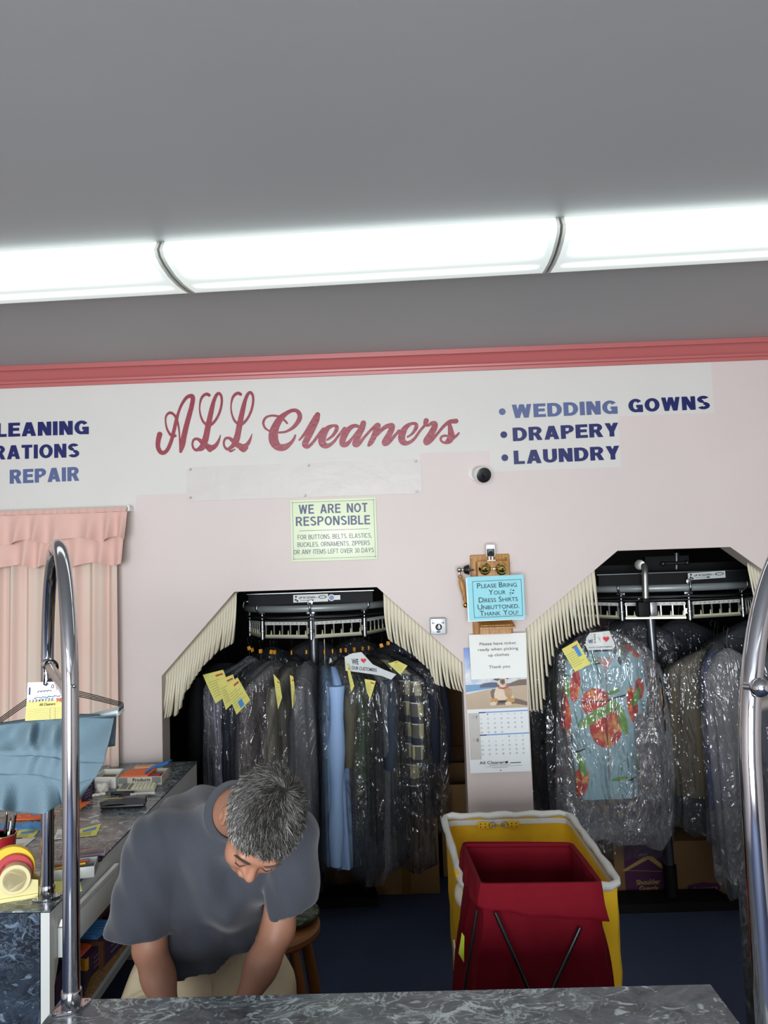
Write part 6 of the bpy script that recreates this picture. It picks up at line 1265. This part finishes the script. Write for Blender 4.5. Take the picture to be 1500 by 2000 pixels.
b = MB(); b.prism(pan_px([(1157, 1286), (1208, 1286), (1184, 1312)], YH-.049, 0), (0, .002, 0)); b.build('neck_opening', M('pink_lining', 'C99A96', .8), t, smooth=False)
b = MB(); b.tube([PY(1184, 1316, YH-.056), PY(1186, 1400, YH-.058), PY(1190, 1524, YH-.060)], .0016, 6); b.build('placket_edge', M('placket_red', 'B0706C', .8), t)
b = MB(); b.prism(pan_px([(1145, 1246), (1152, 1236), (1190, 1232), (1202, 1262), (1196, 1268), (1148, 1270), (1144, 1262)], YH-.054, 0), (0, .003, 0)); cp = b.build('paper_cape', M('cape_paper'), t, smooth=False)
b = MB(); b.prism(heart(PY(1184, 1248, YH-.058), .016), (0, -.0006, 0)); b.build('red_heart', M('heart_red'), cp, smooth=False)
b = MB(); a, e = PY(1149, 1257, YH-.058), PY(1160, 1256, YH-.058); b.text('WE', a, e-a, Z3, (e-a).length, .018, bold=.03); a, e = PY(1150, 1266, YH-.058), PY(1196, 1264, YH-.058); b.text('OUR CUSTOMERS', a, e-a, Z3, (e-a).length, .005, bold=.01); b.build('cape_words', M('navy_ink'), cp, smooth=False)
b = MB(); Q_ = [PY(x, y, YH-.062) for x, y in ((1157, 1236), (1177, 1234), (1178, 1261), (1158, 1260))]; sheet(b, Q_, 0, 2, 2); g = on_quad(Q_, .001)
for k in range(6): poly_on(b, g, [(.1, .12+.13*k), (.3, .12+.13*k), (.3, .18+.13*k), (.1, .18+.13*k)], 1)
for k in range(7): a_, e_ = g(.65, .5), g(.65+.25*math.cos(k*.9), .5+.3*math.sin(k*.9)); pp = Vector((.0004, 0, .0004)); b.add([a_-pp, a_+pp, e_+pp, e_-pp], [(0, 1, 2, 3)], 1)
b.build('care_tag', [paper, ink], t, smooth=False)
b = MB(); Q_ = [PY(x, y, YH-.068) for x, y in ((1097, 1268), (1127, 1251), (1153, 1297), (1123, 1312))]; ticket(b, Q_, 2); b.build('order_ticket', TM, t, smooth=False)
b = MB(); R_ = []
for j in range(26):
    v = j/25; z = PY(1180, 1232+ (1612-1232)*v, YH).z; cxx = hk.x+.014+.01*v+.0; w_ = .05+.20*min(1, v/.12)**.6+.03*v; R_.append([Vector((cxx+w_*math.copysign(abs(math.cos(a))**.7, math.cos(a))*(1+.03*math.sin(9*a+v*5)), YH-.005+(.064+.008*math.sin(5*a+v*7)+.006*math.sin(13*a-v*4))*math.copysign(abs(math.sin(a))**.6, math.sin(a))*(.5+.5*min(1, v*6)), z+(.03*math.sin(a*2+1)*(v > .99)))) for a in [2*PI*i/64 for i in range(64)]])
b.rings(R_, cap=False); b.build('plastic_cover', filmm, t, angle=75)
n = newmat('tiger_print_cloth', .8); co = n.n('NewGeometry').outputs['Position']; wv = n.n('TexWave'); wv.inputs['Scale'].default_value = 7; wv.inputs['Distortion'].default_value = 7; wv.inputs['Detail Scale'].default_value = 2; n.l(co, wv.inputs['Vector'])
c_ = n.mix(n.ramp(n.noise(co, 13, 4, 1), [(.48, 0), (.52, 1)]), '6E7684', 'B69773'); c_ = n.mix(n.ramp(wv.outputs['Fac'], [(.55, 0), (.62, 1)]), c_, '26201F'); n.l(c_, n.b.inputs['Base Color']); tig = n.m
garment('bagged_shirt', 'tiger print shirt in film hanging just behind the peach shirt', 'garment', PY(1186, 1216, 4.03), .1, tig, W=.215, T=.035, L=.86, slv=.35, bag=.12, bagm=filmg, seed=62, clip=False, slvr=.05)
garment('bagged_shirt', 'dark green shirt with sleeve showing left of the peach shirt', 'garment', PY(1172, 1222, 4.17), .05, cloth('dark_green_cloth', '2E3A32'), W=.24, T=.03, L=.75, slv=.25, bag=.3, seed=63, clip=False, slvr=.055)
olv = cloth('olive_brown_wool', '554C38')
garment('bagged_jacket', 'olive brown wool jacket in film right of the grey pole', 'garment', PY(1393, 1217, 4.06), -.10, olv, W=.245, T=.06, L=.74, slv=0, bag=.2, seed=64, clip=False, folds=9)
garment('bagged_trousers', 'bright navy trousers in film beside the olive jacket', 'garment', PY(1400, 1218, 3.99), .5, cloth('bright_navy_cloth', '1C2A5C'), W=.13, T=.03, L=.78, slv=0, bag=.2, seed=65, clip=False)
garment('bagged_jacket', 'black garment under heavily crumpled film left of the right chrome rail', 'garment', PY(1418, 1228, 3.93), .1, cloth('ink_cloth', '1B1D24'), W=.105, T=.035, L=.42, slv=0, bag=.72, bagm=filmg, seed=66, clip=False, bagw=1.5)
garment('bagged_skirt', 'navy skirt hanging below the crumpled film at the right', 'garment', PY(1430, 1330, 3.99), .0, nvy, W=.12, T=.03, L=.36, slv=0, bag=.4, bagm=filmg, seed=67, clip=False)
garment('bagged_coat', 'dark coat in film gathered to a point right of the chrome rail', 'garment', PY(1482, 1222, 3.92), .2, drk, W=.14, T=.05, L=.9, slv=0, bag=.1, bagm=filmm, seed=68, clip=False)
garment('bagged_coat', 'black coat in film at the right picture edge', 'garment', PY(1540, 1225, 3.95), -.2, blk, W=.2, T=.05, L=.95, slv=.5, bag=.1, seed=69, clip=False)
# ------------------------------------------------------------------ the man behind the counter
def surface_nets(f, lo, hi, h):
    """polygons of the zero level of a distance field"""
    lo = np.array(lo, float); n = np.ceil((np.array(hi)-lo)/h).astype(int)+1
    ax = [lo[i]+h*np.arange(n[i]) for i in range(3)]; G = np.stack(np.meshgrid(*ax, indexing='ij'), -1); D = f(G); s = D < 0
    cnt = np.zeros(n-1); acc = np.zeros((*(n-1), 3)); mixed = np.zeros(n-1, bool)
    cs = [(a, b_, c_) for a in (0, 1) for b_ in (0, 1) for c_ in (0, 1)]
    sl = lambda A, o: A[o[0]:A.shape[0]-1+o[0], o[1]:A.shape[1]-1+o[1], o[2]:A.shape[2]-1+o[2]]
    for i, a in enumerate(cs):
        for b_ in cs[i+1:]:
            if sum(abs(np.array(a)-np.array(b_))) != 1: continue
            d0, d1 = sl(D, a), sl(D, b_); m = (d0 < 0) != (d1 < 0); t = np.where(m, d0/np.where(m, d0-d1, 1), 0)
            p = sl(G, a)*(1-t[..., None])+sl(G, b_)*t[..., None]; acc += p*m[..., None]; cnt += m
    mk = cnt > 0; idx = -np.ones(n-1, int); idx[mk] = np.arange(mk.sum()); V_ = acc[mk]/cnt[mk][:, None]; F_ = []
    for d in range(3):
        u, v = (d+1) % 3, (d+2) % 3; o1 = [0, 0, 0]; o1[d] = 1
        A0 = s[tuple(slice(0, n[k]-1 if k == d else n[k]) for k in range(3))]; A1 = s[tuple(slice(1, n[k]) if k == d else slice(0, n[k]) for k in range(3))]
        E_ = np.argwhere(A0 != A1); E_ = E_[(E_[:, u] > 0) & (E_[:, v] > 0) & (E_[:, u] < n[u]-1) & (E_[:, v] < n[v]-1)]
        if not len(E_): continue
        def I(du, dv):
            q = E_.copy(); q[:, u] -= du; q[:, v] -= dv; return idx[q[:, 0], q[:, 1], q[:, 2]]
        quad = np.stack([I(0, 0), I(1, 0), I(1, 1), I(0, 1)], 1); fl = A1[E_[:, 0], E_[:, 1], E_[:, 2]]; quad[fl] = quad[fl][:, ::-1]; F_.append(quad)
    return V_, np.concatenate(F_)
def s_ell(p, c, r, Rm=None):
    q = p-np.array(c); q = q @ Rm if Rm is not None else q; r = np.array(r); k0 = np.linalg.norm(q/r, axis=-1); k1 = np.linalg.norm(q/(r*r), axis=-1); return k0*(k0-1)/np.maximum(k1, 1e-6)
def s_cone(p, a, b_, r1, r2):
    a, b_ = np.array(a, float), np.array(b_, float); d = b_-a; t = np.clip(((p-a) @ d)/(d @ d), 0, 1); return np.linalg.norm(p-a-t[..., None]*d, axis=-1)-(r1+(r2-r1)*t)
def smin(a, b_, k): h = np.clip(.5+.5*(b_-a)/k, 0, 1); return b_*(1-h)+a*h-k*h*(1-h)
def smax(a, b_, k): return -smin(-a, -b_, k)
def U_(k, *ds):
    r = ds[0]
    for d in ds[1:]: r = smin(r, d, k)
    return r
def A3(v): return np.array(v, float)
def PP(x, y, Y): return A3(PY(x, y, Y))
def smooth_mesh(V_, F_, it=2, lam=.5):
    n_ = len(V_); e = np.concatenate([F_[:, [0, 1]], F_[:, [1, 2]], F_[:, [2, 3]], F_[:, [3, 0]]]); e = np.concatenate([e, e[:, ::-1]])
    for _ in range(it):
        s = np.zeros_like(V_); c = np.zeros(n_); np.add.at(s, e[:, 0], V_[e[:, 1]]); np.add.at(c, e[:, 0], 1); V_ = V_+lam*(s/np.maximum(c, 1)[:, None]-V_)
    return V_
# joints
SL, SR_ = PP(308, 1640, 2.12), PP(566, 1628, 2.10)
EL, ER = PP(292, 1850, 2.10), PP(543, 1815, 2.08)
WL, WR = PP(334, 1990, 1.98), PP(466, 1985, 1.96)
HLc, HRc = WL+A3((.035, -.05, -.075)), WR+A3((-.03, -.05, -.075))
NB = PP(452, 1585, 2.05)
HC = PP(507, 1613, 1.84)
u_ = A3((.45, -.74, .52)); u_ /= np.linalg.norm(u_); f_ = A3((-.10, -.55, -.83)); f_ -= u_*(f_ @ u_); f_ /= np.linalg.norm(f_); r_ = np.cross(f_, u_)
HM = np.stack([r_, f_, u_], 1)          # columns: person's right, forward, crown
def hl(p): return (p-HC) @ HM
def hw(q): return HC+HM @ A3(q)
def head_sdf(P):
    p = hl(P); q = p.copy(); q[..., 0] = np.abs(q[..., 0])
    d = U_(.03, s_ell(p, (0, -.014, .040), (.075, .097, .086)), s_ell(p, (0, .034, -.02), (.060, .060, .086)))
    d = U_(.02, d, s_ell(p, (0, .046, -.078), (.043, .044, .033)), s_ell(q, (.038, .062, -.022), (.026, .028, .026)))
    d = U_(.012, d, s_cone(p, (-.034, .082, .030), (.034, .082, .030), .013, .013), s_cone(p, (0, .088, .018), (0, .110, -.016), .0075, .0115), s_ell(q, (.011, .099, -.021), (.008, .009, .007)))
    d = smax(d, -s_ell(q, (.031, .103, .010), (.017, .013, .012)), .010)
    d = U_(.004, d, s_ell(q, (.031, .083, .009), (.014, .0135, .011)))
    d = U_(.008, d, s_ell(p, (0, .095, -.050), (.023, .010, .006)), s_ell(p, (0, .093, -.061), (.020, .010, .006)))
    d = smax(d, -s_cone(p, (-.02, .107, -.0555), (.02, .107, -.0555), .0028, .0028), .003)
    ear = smax(s_ell(q, (.084, -.010, -.008), (.0125, .023, .036)), -s_ell(q, (.097, -.004, -.004), (.010, .013, .022)), .004)
    d = U_(.006, d, ear)
    return U_(.03, d, s_cone(P, hw((0, -.045, -.055)), NB, .056, .064))
def hair_line(p):
    y = p[..., 1]; return np.interp(y, [-.12, -.07, -.046, -.028, .012, .03, .055, .085, .11], [-.075, -.070, -.045, .032, .034, .015, .040, .072, .075])
def hair_sdf(P):
    p = hl(P); d = s_ell(p, (0, -.014, .042), (.084, .106, .096)); d = smin(d, s_ell(p, (0, -.05, -.01), (.070, .062, .062)), .03)
    d = d+.0022*np.sin(p[..., 0]*160+p[..., 1]*90)*np.sin(p[..., 1]*140-p[..., 2]*80)
    return smax(d, hair_line(p)-p[..., 2], .006)
VV = []; FF = []
def put_mesh(b, V_, F_, m=0): b.add([tuple(v) for v in V_], [tuple(int(i) for i in f) for f in F_], m)
skin = newmat('skin', .5); co = skin.coord(); skin.l(skin.mix(skin.noise(co, 18, 4), '9C6C56', 'AE7F68'), skin.b.inputs['Base Color']); skin.b.inputs['Subsurface Weight'].default_value = .08; skin.b.inputs['Subsurface Radius'].default_value = (.02, .008, .004); skin.bump(skin.noise(co, 260, 2), .12, .002); skin = skin.m
b = MB()
lo = np.minimum(HC, NB)-.17; hi = np.maximum(HC, NB)+.17
V_, F_ = surface_nets(head_sdf, lo, hi, .0042); put_mesh(b, smooth_mesh(V_, F_, 1), F_)
def arm(P, S_, E_, W_):
    m = (E_+W_)/2; d = s_cone(P, S_, E_, .055, .041); d = U_(.03, d, s_cone(P, E_, E_*.55+W_*.45, .039, .039)); return U_(.03, d, s_cone(P, E_*.6+W_*.4, W_, .038, .026))
PEL = PP(412, 1965, 2.36); CH = PP(425, 1700, 2.20); BE = PP(402, 1830, 2.24)
def body_sdf(P):
    d = U_(.05, s_cone(P, SL+A3((.04, .03, 0)), SR_+A3((-.04, .03, 0)), .07, .07), s_ell(P, CH+A3((0, .03, 0)), (.16, .11, .14)), s_ell(P, BE+A3((0, .07, .04)), (.10, .07, .11)), s_cone(P, NB+A3((0, .02, -.03)), NB, .06, .06))
    return U_(.03, d, arm(P, SL, EL, WL), arm(P, SR_, ER, WR))
allp = np.stack([SL, SR_, EL, ER, WL, WR, PEL, NB]); V_, F_ = surface_nets(body_sdf, allp.min(0)-.2, allp.max(0)+.14, .0085); put_mesh(b, smooth_mesh(V_, F_, 2), F_)
def hand_sdf(W_, Hc, side):
    d_ = Hc-W_; d_ /= np.linalg.norm(d_); sd = np.cross(d_, A3((0, -1, .2))); sd /= np.linalg.norm(sd); nn = np.cross(sd, d_)
    if nn[1] < 0: nn = -nn
    fg = []
    for k, (o, L_, r) in enumerate(((-.030, .062, .0085), (-.010, .074, .009), (.011, .069, .009), (.031, .055, .008))):
        a = W_+d_*.085+sd*o; m1 = a+d_*L_*.5+nn*.010; m2 = m1+d_*L_*.28+nn*.018; e = m2+d_*L_*.10+nn*.018; fg.append((a, m1, m2, e, r))
    ts = -side; th0 = W_+d_*.03+sd*ts*.028; th1 = th0+d_*.035+sd*ts*.025+nn*.01; th2 = th1+d_*.03+sd*ts*.004+nn*.012
    Mx = np.stack([sd, d_, nn], 1)
    def f(P):
        d = s_ell(P, W_+d_*.05, (.040, .052, .017), Mx); d = U_(.02, d, s_cone(P, W_-d_*.02, W_+d_*.02, .029, .027))
        for a, m1, m2, e, r in fg: d = smin(d, np.minimum(np.minimum(s_cone(P, a-d_*.02, m1, r, r*.95), s_cone(P, m1, m2, r*.95, r*.9)), s_cone(P, m2, e, r*.9, r*.8)), .006)
        return U_(.010, d, s_cone(P, th0, th1, .013, .0105), s_cone(P, th1, th2, .0105, .0085))
    return f
for W_, Hc, sd_ in ((WL, HLc, 1), (WR, HRc, -1)):
    c = (W_+Hc)/2; V_, F_ = surface_nets(hand_sdf(W_, Hc, sd_), c-.15, c+.15, .0045); put_mesh(b, smooth_mesh(V_, F_, 1), F_)
man = b.build('person', skin, None, origin=(float(PEL[0]), float(PEL[1]), 0), angle=180)
tag(man, 'grey-haired person in a slate grey t-shirt and khaki trousers bending over behind the counter', 'person')
# lips and lids
b = MB()
for sx_ in (-1, 1): 
    pts = [hw((sx_*(.018+.026*k/8), .0985-.006*abs(k-4)/4-.002, .004-.002*math.sin(PI*k/8))) for k in range(9)]; b.tube([Vector(p) for p in pts], .0012, 6)
b.build('eyelashes', M('lash_brown', '2A201C', .6), man)
for sx_ in (-1, 1):
    b = MB()
    for k in range(26):
        t_ = k/25; q = hw((sx_*(.015+.035*t_), .0965-.014*t_*t_, .034+.006*math.sin(PI*t_))); b.tube([Vector(q), Vector(q+r_*sx_*.007+u_*.002+f_*.003)], .0007, 4)
    b.build('eyebrow', M('brow_grey', '4A4340', .7), man)
# shirt
shirt = newmat('slate_tshirt', .9); co = shirt.coord(); shirt.l(shirt.mix(shirt.noise(co, 260, 3, 0, .8), '31343D', '40444E'), shirt.b.inputs['Base Color']); shirt.bump(shirt.noise(co, 400, 2), .35, .003); shirt.b.inputs['Sheen Weight'].default_value = .25; shirt = shirt.m
TSL, TSR = PP(271, 1822, 2.12), PP(572, 1778, 2.09)
axS = A3((.02, .30, -.95)); axS /= np.linalg.norm(axS)
hemP = PP(380, 1924, 2.08)
hn = A3((.12, .42, -.90)); hn /= np.linalg.norm(hn)
NSL = A3((-.02, -.10, -1)); NSL /= np.linalg.norm(NSL); NSR = A3((.32, -.10, -1)); NSR /= np.linalg.norm(NSR)
def shirt_sdf(P):
    d = U_(.06, s_cone(P, SL+A3((.035, .01, -.005)), SR_+A3((-.035, .01, -.005)), .083, .082), s_ell(P, CH, (.185, .14, .155)), s_ell(P, BE+A3((-.0, .0, .0)), (.165, .145, .17)))
    d = U_(.05, d, s_ell(P, PP(395, 1890, 2.24), (.150, .135, .12)), s_cone(P, NB+A3((0, .03, -.04)), NB+A3((.0, .0, -.012)), .085, .066))
    # back hump
    d = U_(.05, d, s_ell(P, PP(400, 1600, 2.26), (.14, .10, .09)))
    x, y, z = P[..., 0], P[..., 1], P[..., 2]
    a1 = (x-SL[0])*.9+(z-SL[2])*.55; fo = .006*np.sin(a1*46+2.2*np.sin(z*9))*np.exp(-((z-CH[2]+.03)/.17)**2)
    a2 = (x-SR_[0])*.8-(z-SR_[2])*.6; fo = fo+.006*np.sin(a2*50+1.6*np.sin(z*11+1))*np.exp(-((z-CH[2]+.04)/.15)**2)*np.clip((x-CH[0])/.05, 0, 1)
    fo = fo+.004*np.sin(z*70+x*22+2*np.sin(x*16))*np.exp(-((z-BE[2]-.02)/.10)**2)+.0025*np.sin(x*55+z*31+y*20)
    d = smax(d+fo*1.7, (P-hemP) @ hn, .006); fs = .0035*np.sin(z*44+x*60+2*np.sin(x*18))
    sl = fs+s_cone(P, SL+A3((0, 0, -.01)), TSL, .084, .089); dl = TSL-SL; dl /= np.linalg.norm(dl); sl = smax(sl, (P-TSL) @ NSL, .006)
    sr = fs+s_cone(P, SR_+A3((0, 0, -.01)), TSR, .078, .069); dr = TSR-SR_; dr /= np.linalg.norm(dr); sr = smax(sr, (P-TSR) @ NSR, .006)
    d = U_(.012, d, sl, sr)
    return d
allp = np.stack([SL, SR_, TSL, TSR, hemP, NB, PEL]); V_, F_ = surface_nets(shirt_sdf, allp.min(0)-.22, allp.max(0)+.2, .0068)
# open the neck and the sleeve ends
def keep(V_, F_, tests):
    c = V_[F_].mean(1); k = np.ones(len(F_), bool)
    for tst in tests: k &= ~tst(c)
    return F_[k]
nd = A3(hw((0, -.045, -.055)))-NB; nd /= np.linalg.norm(nd); nc = NB+nd*.028
dl = TSL-SL; dl /= np.linalg.norm(dl); dr = TSR-SR_; dr /= np.linalg.norm(dr)
V_ = smooth_mesh(V_, F_, 1)
F2 = keep(V_, F_, [lambda c: ((c-TSL) @ NSL > -.002) & (np.linalg.norm(c-TSL, axis=1) < .076), lambda c: ((c-TSR) @ NSR > -.002) & (np.linalg.norm(c-TSR, axis=1) < .064)])
b = MB(); put_mesh(b, V_, F2); o = b.build('t_shirt', shirt, man, angle=180); o.modifiers.new('s', 'SOLIDIFY').thickness = .0025
b = MB(); nu, nv_, nn_ = [A3(v) for v in frame(Vector(nd))]; C_ = NB+nd*.036
R_ = []
for k in range(40):
    a = 2*PI*k/40; R_.append(Vector(C_+(nu*math.cos(a)+nv_*math.sin(a))*(.0675)-nd*.004*math.cos(a*2)))
b.rings([[q+Vector(nd*h+(A3(q)-C_)*s) for q in R_] for h, s in ((-.02, .16), (-.006, .06), (.006, 0), (.007, -.03), (-.004, -.04))], cap=False); b.build('collar', shirt, man, angle=60)
# trousers and shoes
khaki = newmat('khaki_cotton', .85); co = khaki.coord(); khaki.l(khaki.mix(khaki.noise(co, 9, 4), 'B9AB8E', 'CBBD9F'), khaki.b.inputs['Base Color']); khaki.bump(khaki.noise(co, 14, 5, 1), .5, .015); khaki = khaki.m
HJL, HJR = PP(318, 1960, 2.33), PP(508, 1955, 2.33); KL, KR = HJL+A3((-.05, -.34, -.02)), HJR+A3((.04, -.34, -.02)); 
KL[2] = KR[2] = HJL[2]-.03; AL, AR = A3((KL[0], KL[1]+.10, .09)), A3((KR[0], KR[1]+.10, .09))
def pant_sdf(P):
    d = U_(.04, s_ell(P, PP(412, 1915, 2.32), (.19, .135, .16)), s_cone(P, HJL, KL, .105, .078), s_cone(P, HJR, KR, .105, .078), s_ell(P, PP(285, 1925, 2.33), (.05, .10, .09)), s_ell(P, PP(540, 1925, 2.33), (.05, .10, .09)))
    d = U_(.03, d, s_cone(P, KL, AL, .076, .058), s_cone(P, KR, AR, .076, .058)); x, y, z = P[..., 0], P[..., 1], P[..., 2]
    return d+.004*np.sin(x*42+z*25+2*np.sin(z*14))+.004*np.sin(z*60-x*30)*np.sin(x*19)
allp = np.stack([HJL, HJR, KL, KR, AL, AR, PP(412, 1850, 2.36)]); V_, F_ = surface_nets(pant_sdf, allp.min(0)-.16, allp.max(0)+.16, .0105)
b = MB(); put_mesh(b, smooth_mesh(V_, F_, 2), F_); tr_ = b.build('trousers', khaki, man, angle=180)
b = MB(); b.tube([PY(408, 1870, 2.17), PY(411, 1905, 2.185), PY(414, 1950, 2.19)], .003, 8); b.build('fly_seam', khaki, tr_)
for A_, nm in ((AL, 'shoe'), (AR, 'shoe')):
    f3 = lambda P, A_=A_: np.maximum(U_(.03, s_ell(P, A_+A3((0, -.09, -.04)), (.046, .11, .05)), s_ell(P, A_+A3((0, .0, -.02)), (.042, .06, .07))), .002-P[..., 2])
    V_, F_ = surface_nets(f3, A_-A3((.09, .24, .12)), A_+A3((.09, .1, .1)), .009); b = MB(); put_mesh(b, smooth_mesh(V_, F_, 1), F_); b.build(nm, black_p, man, angle=180)
# hair: a cap with strands lying over it
V_, F_ = surface_nets(hair_sdf, HC-.16, HC+.16, .0042); V_ = smooth_mesh(V_, F_, 1)
hair_m = [M('hair_dark', '242220', .55), M('hair_mid', '3E3B38', .5), M('hair_grey', '6A6863', .45), M('hair_silver', 'A09E98', .42)]
b = MB(); put_mesh(b, V_, F_, 0)
rnd = random.Random(5); ctr = V_[F_].mean(1); e1 = V_[F_[:, 1]]-V_[F_[:, 0]]; e2 = V_[F_[:, 3]]-V_[F_[:, 0]]; nor = np.cross(e1, e2); nor /= np.linalg.norm(nor, axis=1)[:, None]+1e-9
out = ctr-A3(hw((0, -.014, .03))); sg = np.sign((nor*out).sum(1)); nor *= sg[:, None]
lc = hl(ctr); ok = (lc[:, 2] > hair_line(lc)+.002) & ((nor*out).sum(1) > .01); ids = np.nonzero(ok)[0]
wh = A3((-.012, -.045, .13))
for _ in range(15000):
    i = ids[rnd.randrange(len(ids))]; q = lc[i]; fl = q-wh; fl = fl-0; nl = HM.T @ nor[i]
    sw = np.cross(nl, fl); sw /= np.linalg.norm(sw)+1e-9; fl = fl/(np.linalg.norm(fl)+1e-9)+sw*.45+A3([rnd.gauss(0, .22) for _ in range(3)]); fl -= nl*(fl @ nl); fl /= np.linalg.norm(fl)+1e-9
    top_ = np.clip((q[2]-.03)/.09, 0, 1); L_ = rnd.uniform(.010, .018)+.014*top_; wd = rnd.uniform(.0005, .0011)
    p0 = ctr[i]+nor[i]*.0005+(HM @ A3([rnd.uniform(-.002, .002) for _ in range(3)])); fw = HM @ fl; n0 = nor[i]; lift = rnd.uniform(.10, .30)
    bend = HM @ (A3([rnd.gauss(0, 1) for _ in range(3)])*.12)
    P_ = [p0, p0+fw*L_*.4+n0*L_*lift*.6, p0+(fw+bend)*L_*.75+n0*L_*lift*.55, p0+(fw+bend*1.6)*L_+n0*L_*(lift*.3)]
    sv = np.cross(fw, n0); sv /= np.linalg.norm(sv)+1e-9
    vs = []
    for k, p in enumerate(P_[:-1]): w_ = wd*(1, .9, .6)[k]; vs += [p-sv*w_, p+sv*w_, p+n0*w_]
    vs.append(P_[3]); fs = []
    for k in range(2):
        for j in range(3): fs.append((k*3+j, k*3+(j+1) % 3, k*3+3+(j+1) % 3, k*3+3+j))
    fs += [(6, 7, 9), (7, 8, 9), (8, 6, 9)]
    g = rnd.random()+.28*(1-top_)-.12*top_; m_ = 0 if g < .42 else 1 if g < .68 else 2 if g < .95 else 3
    b.add([tuple(v) for v in vs], fs, m_)
b.build('hair', hair_m, man, angle=60)
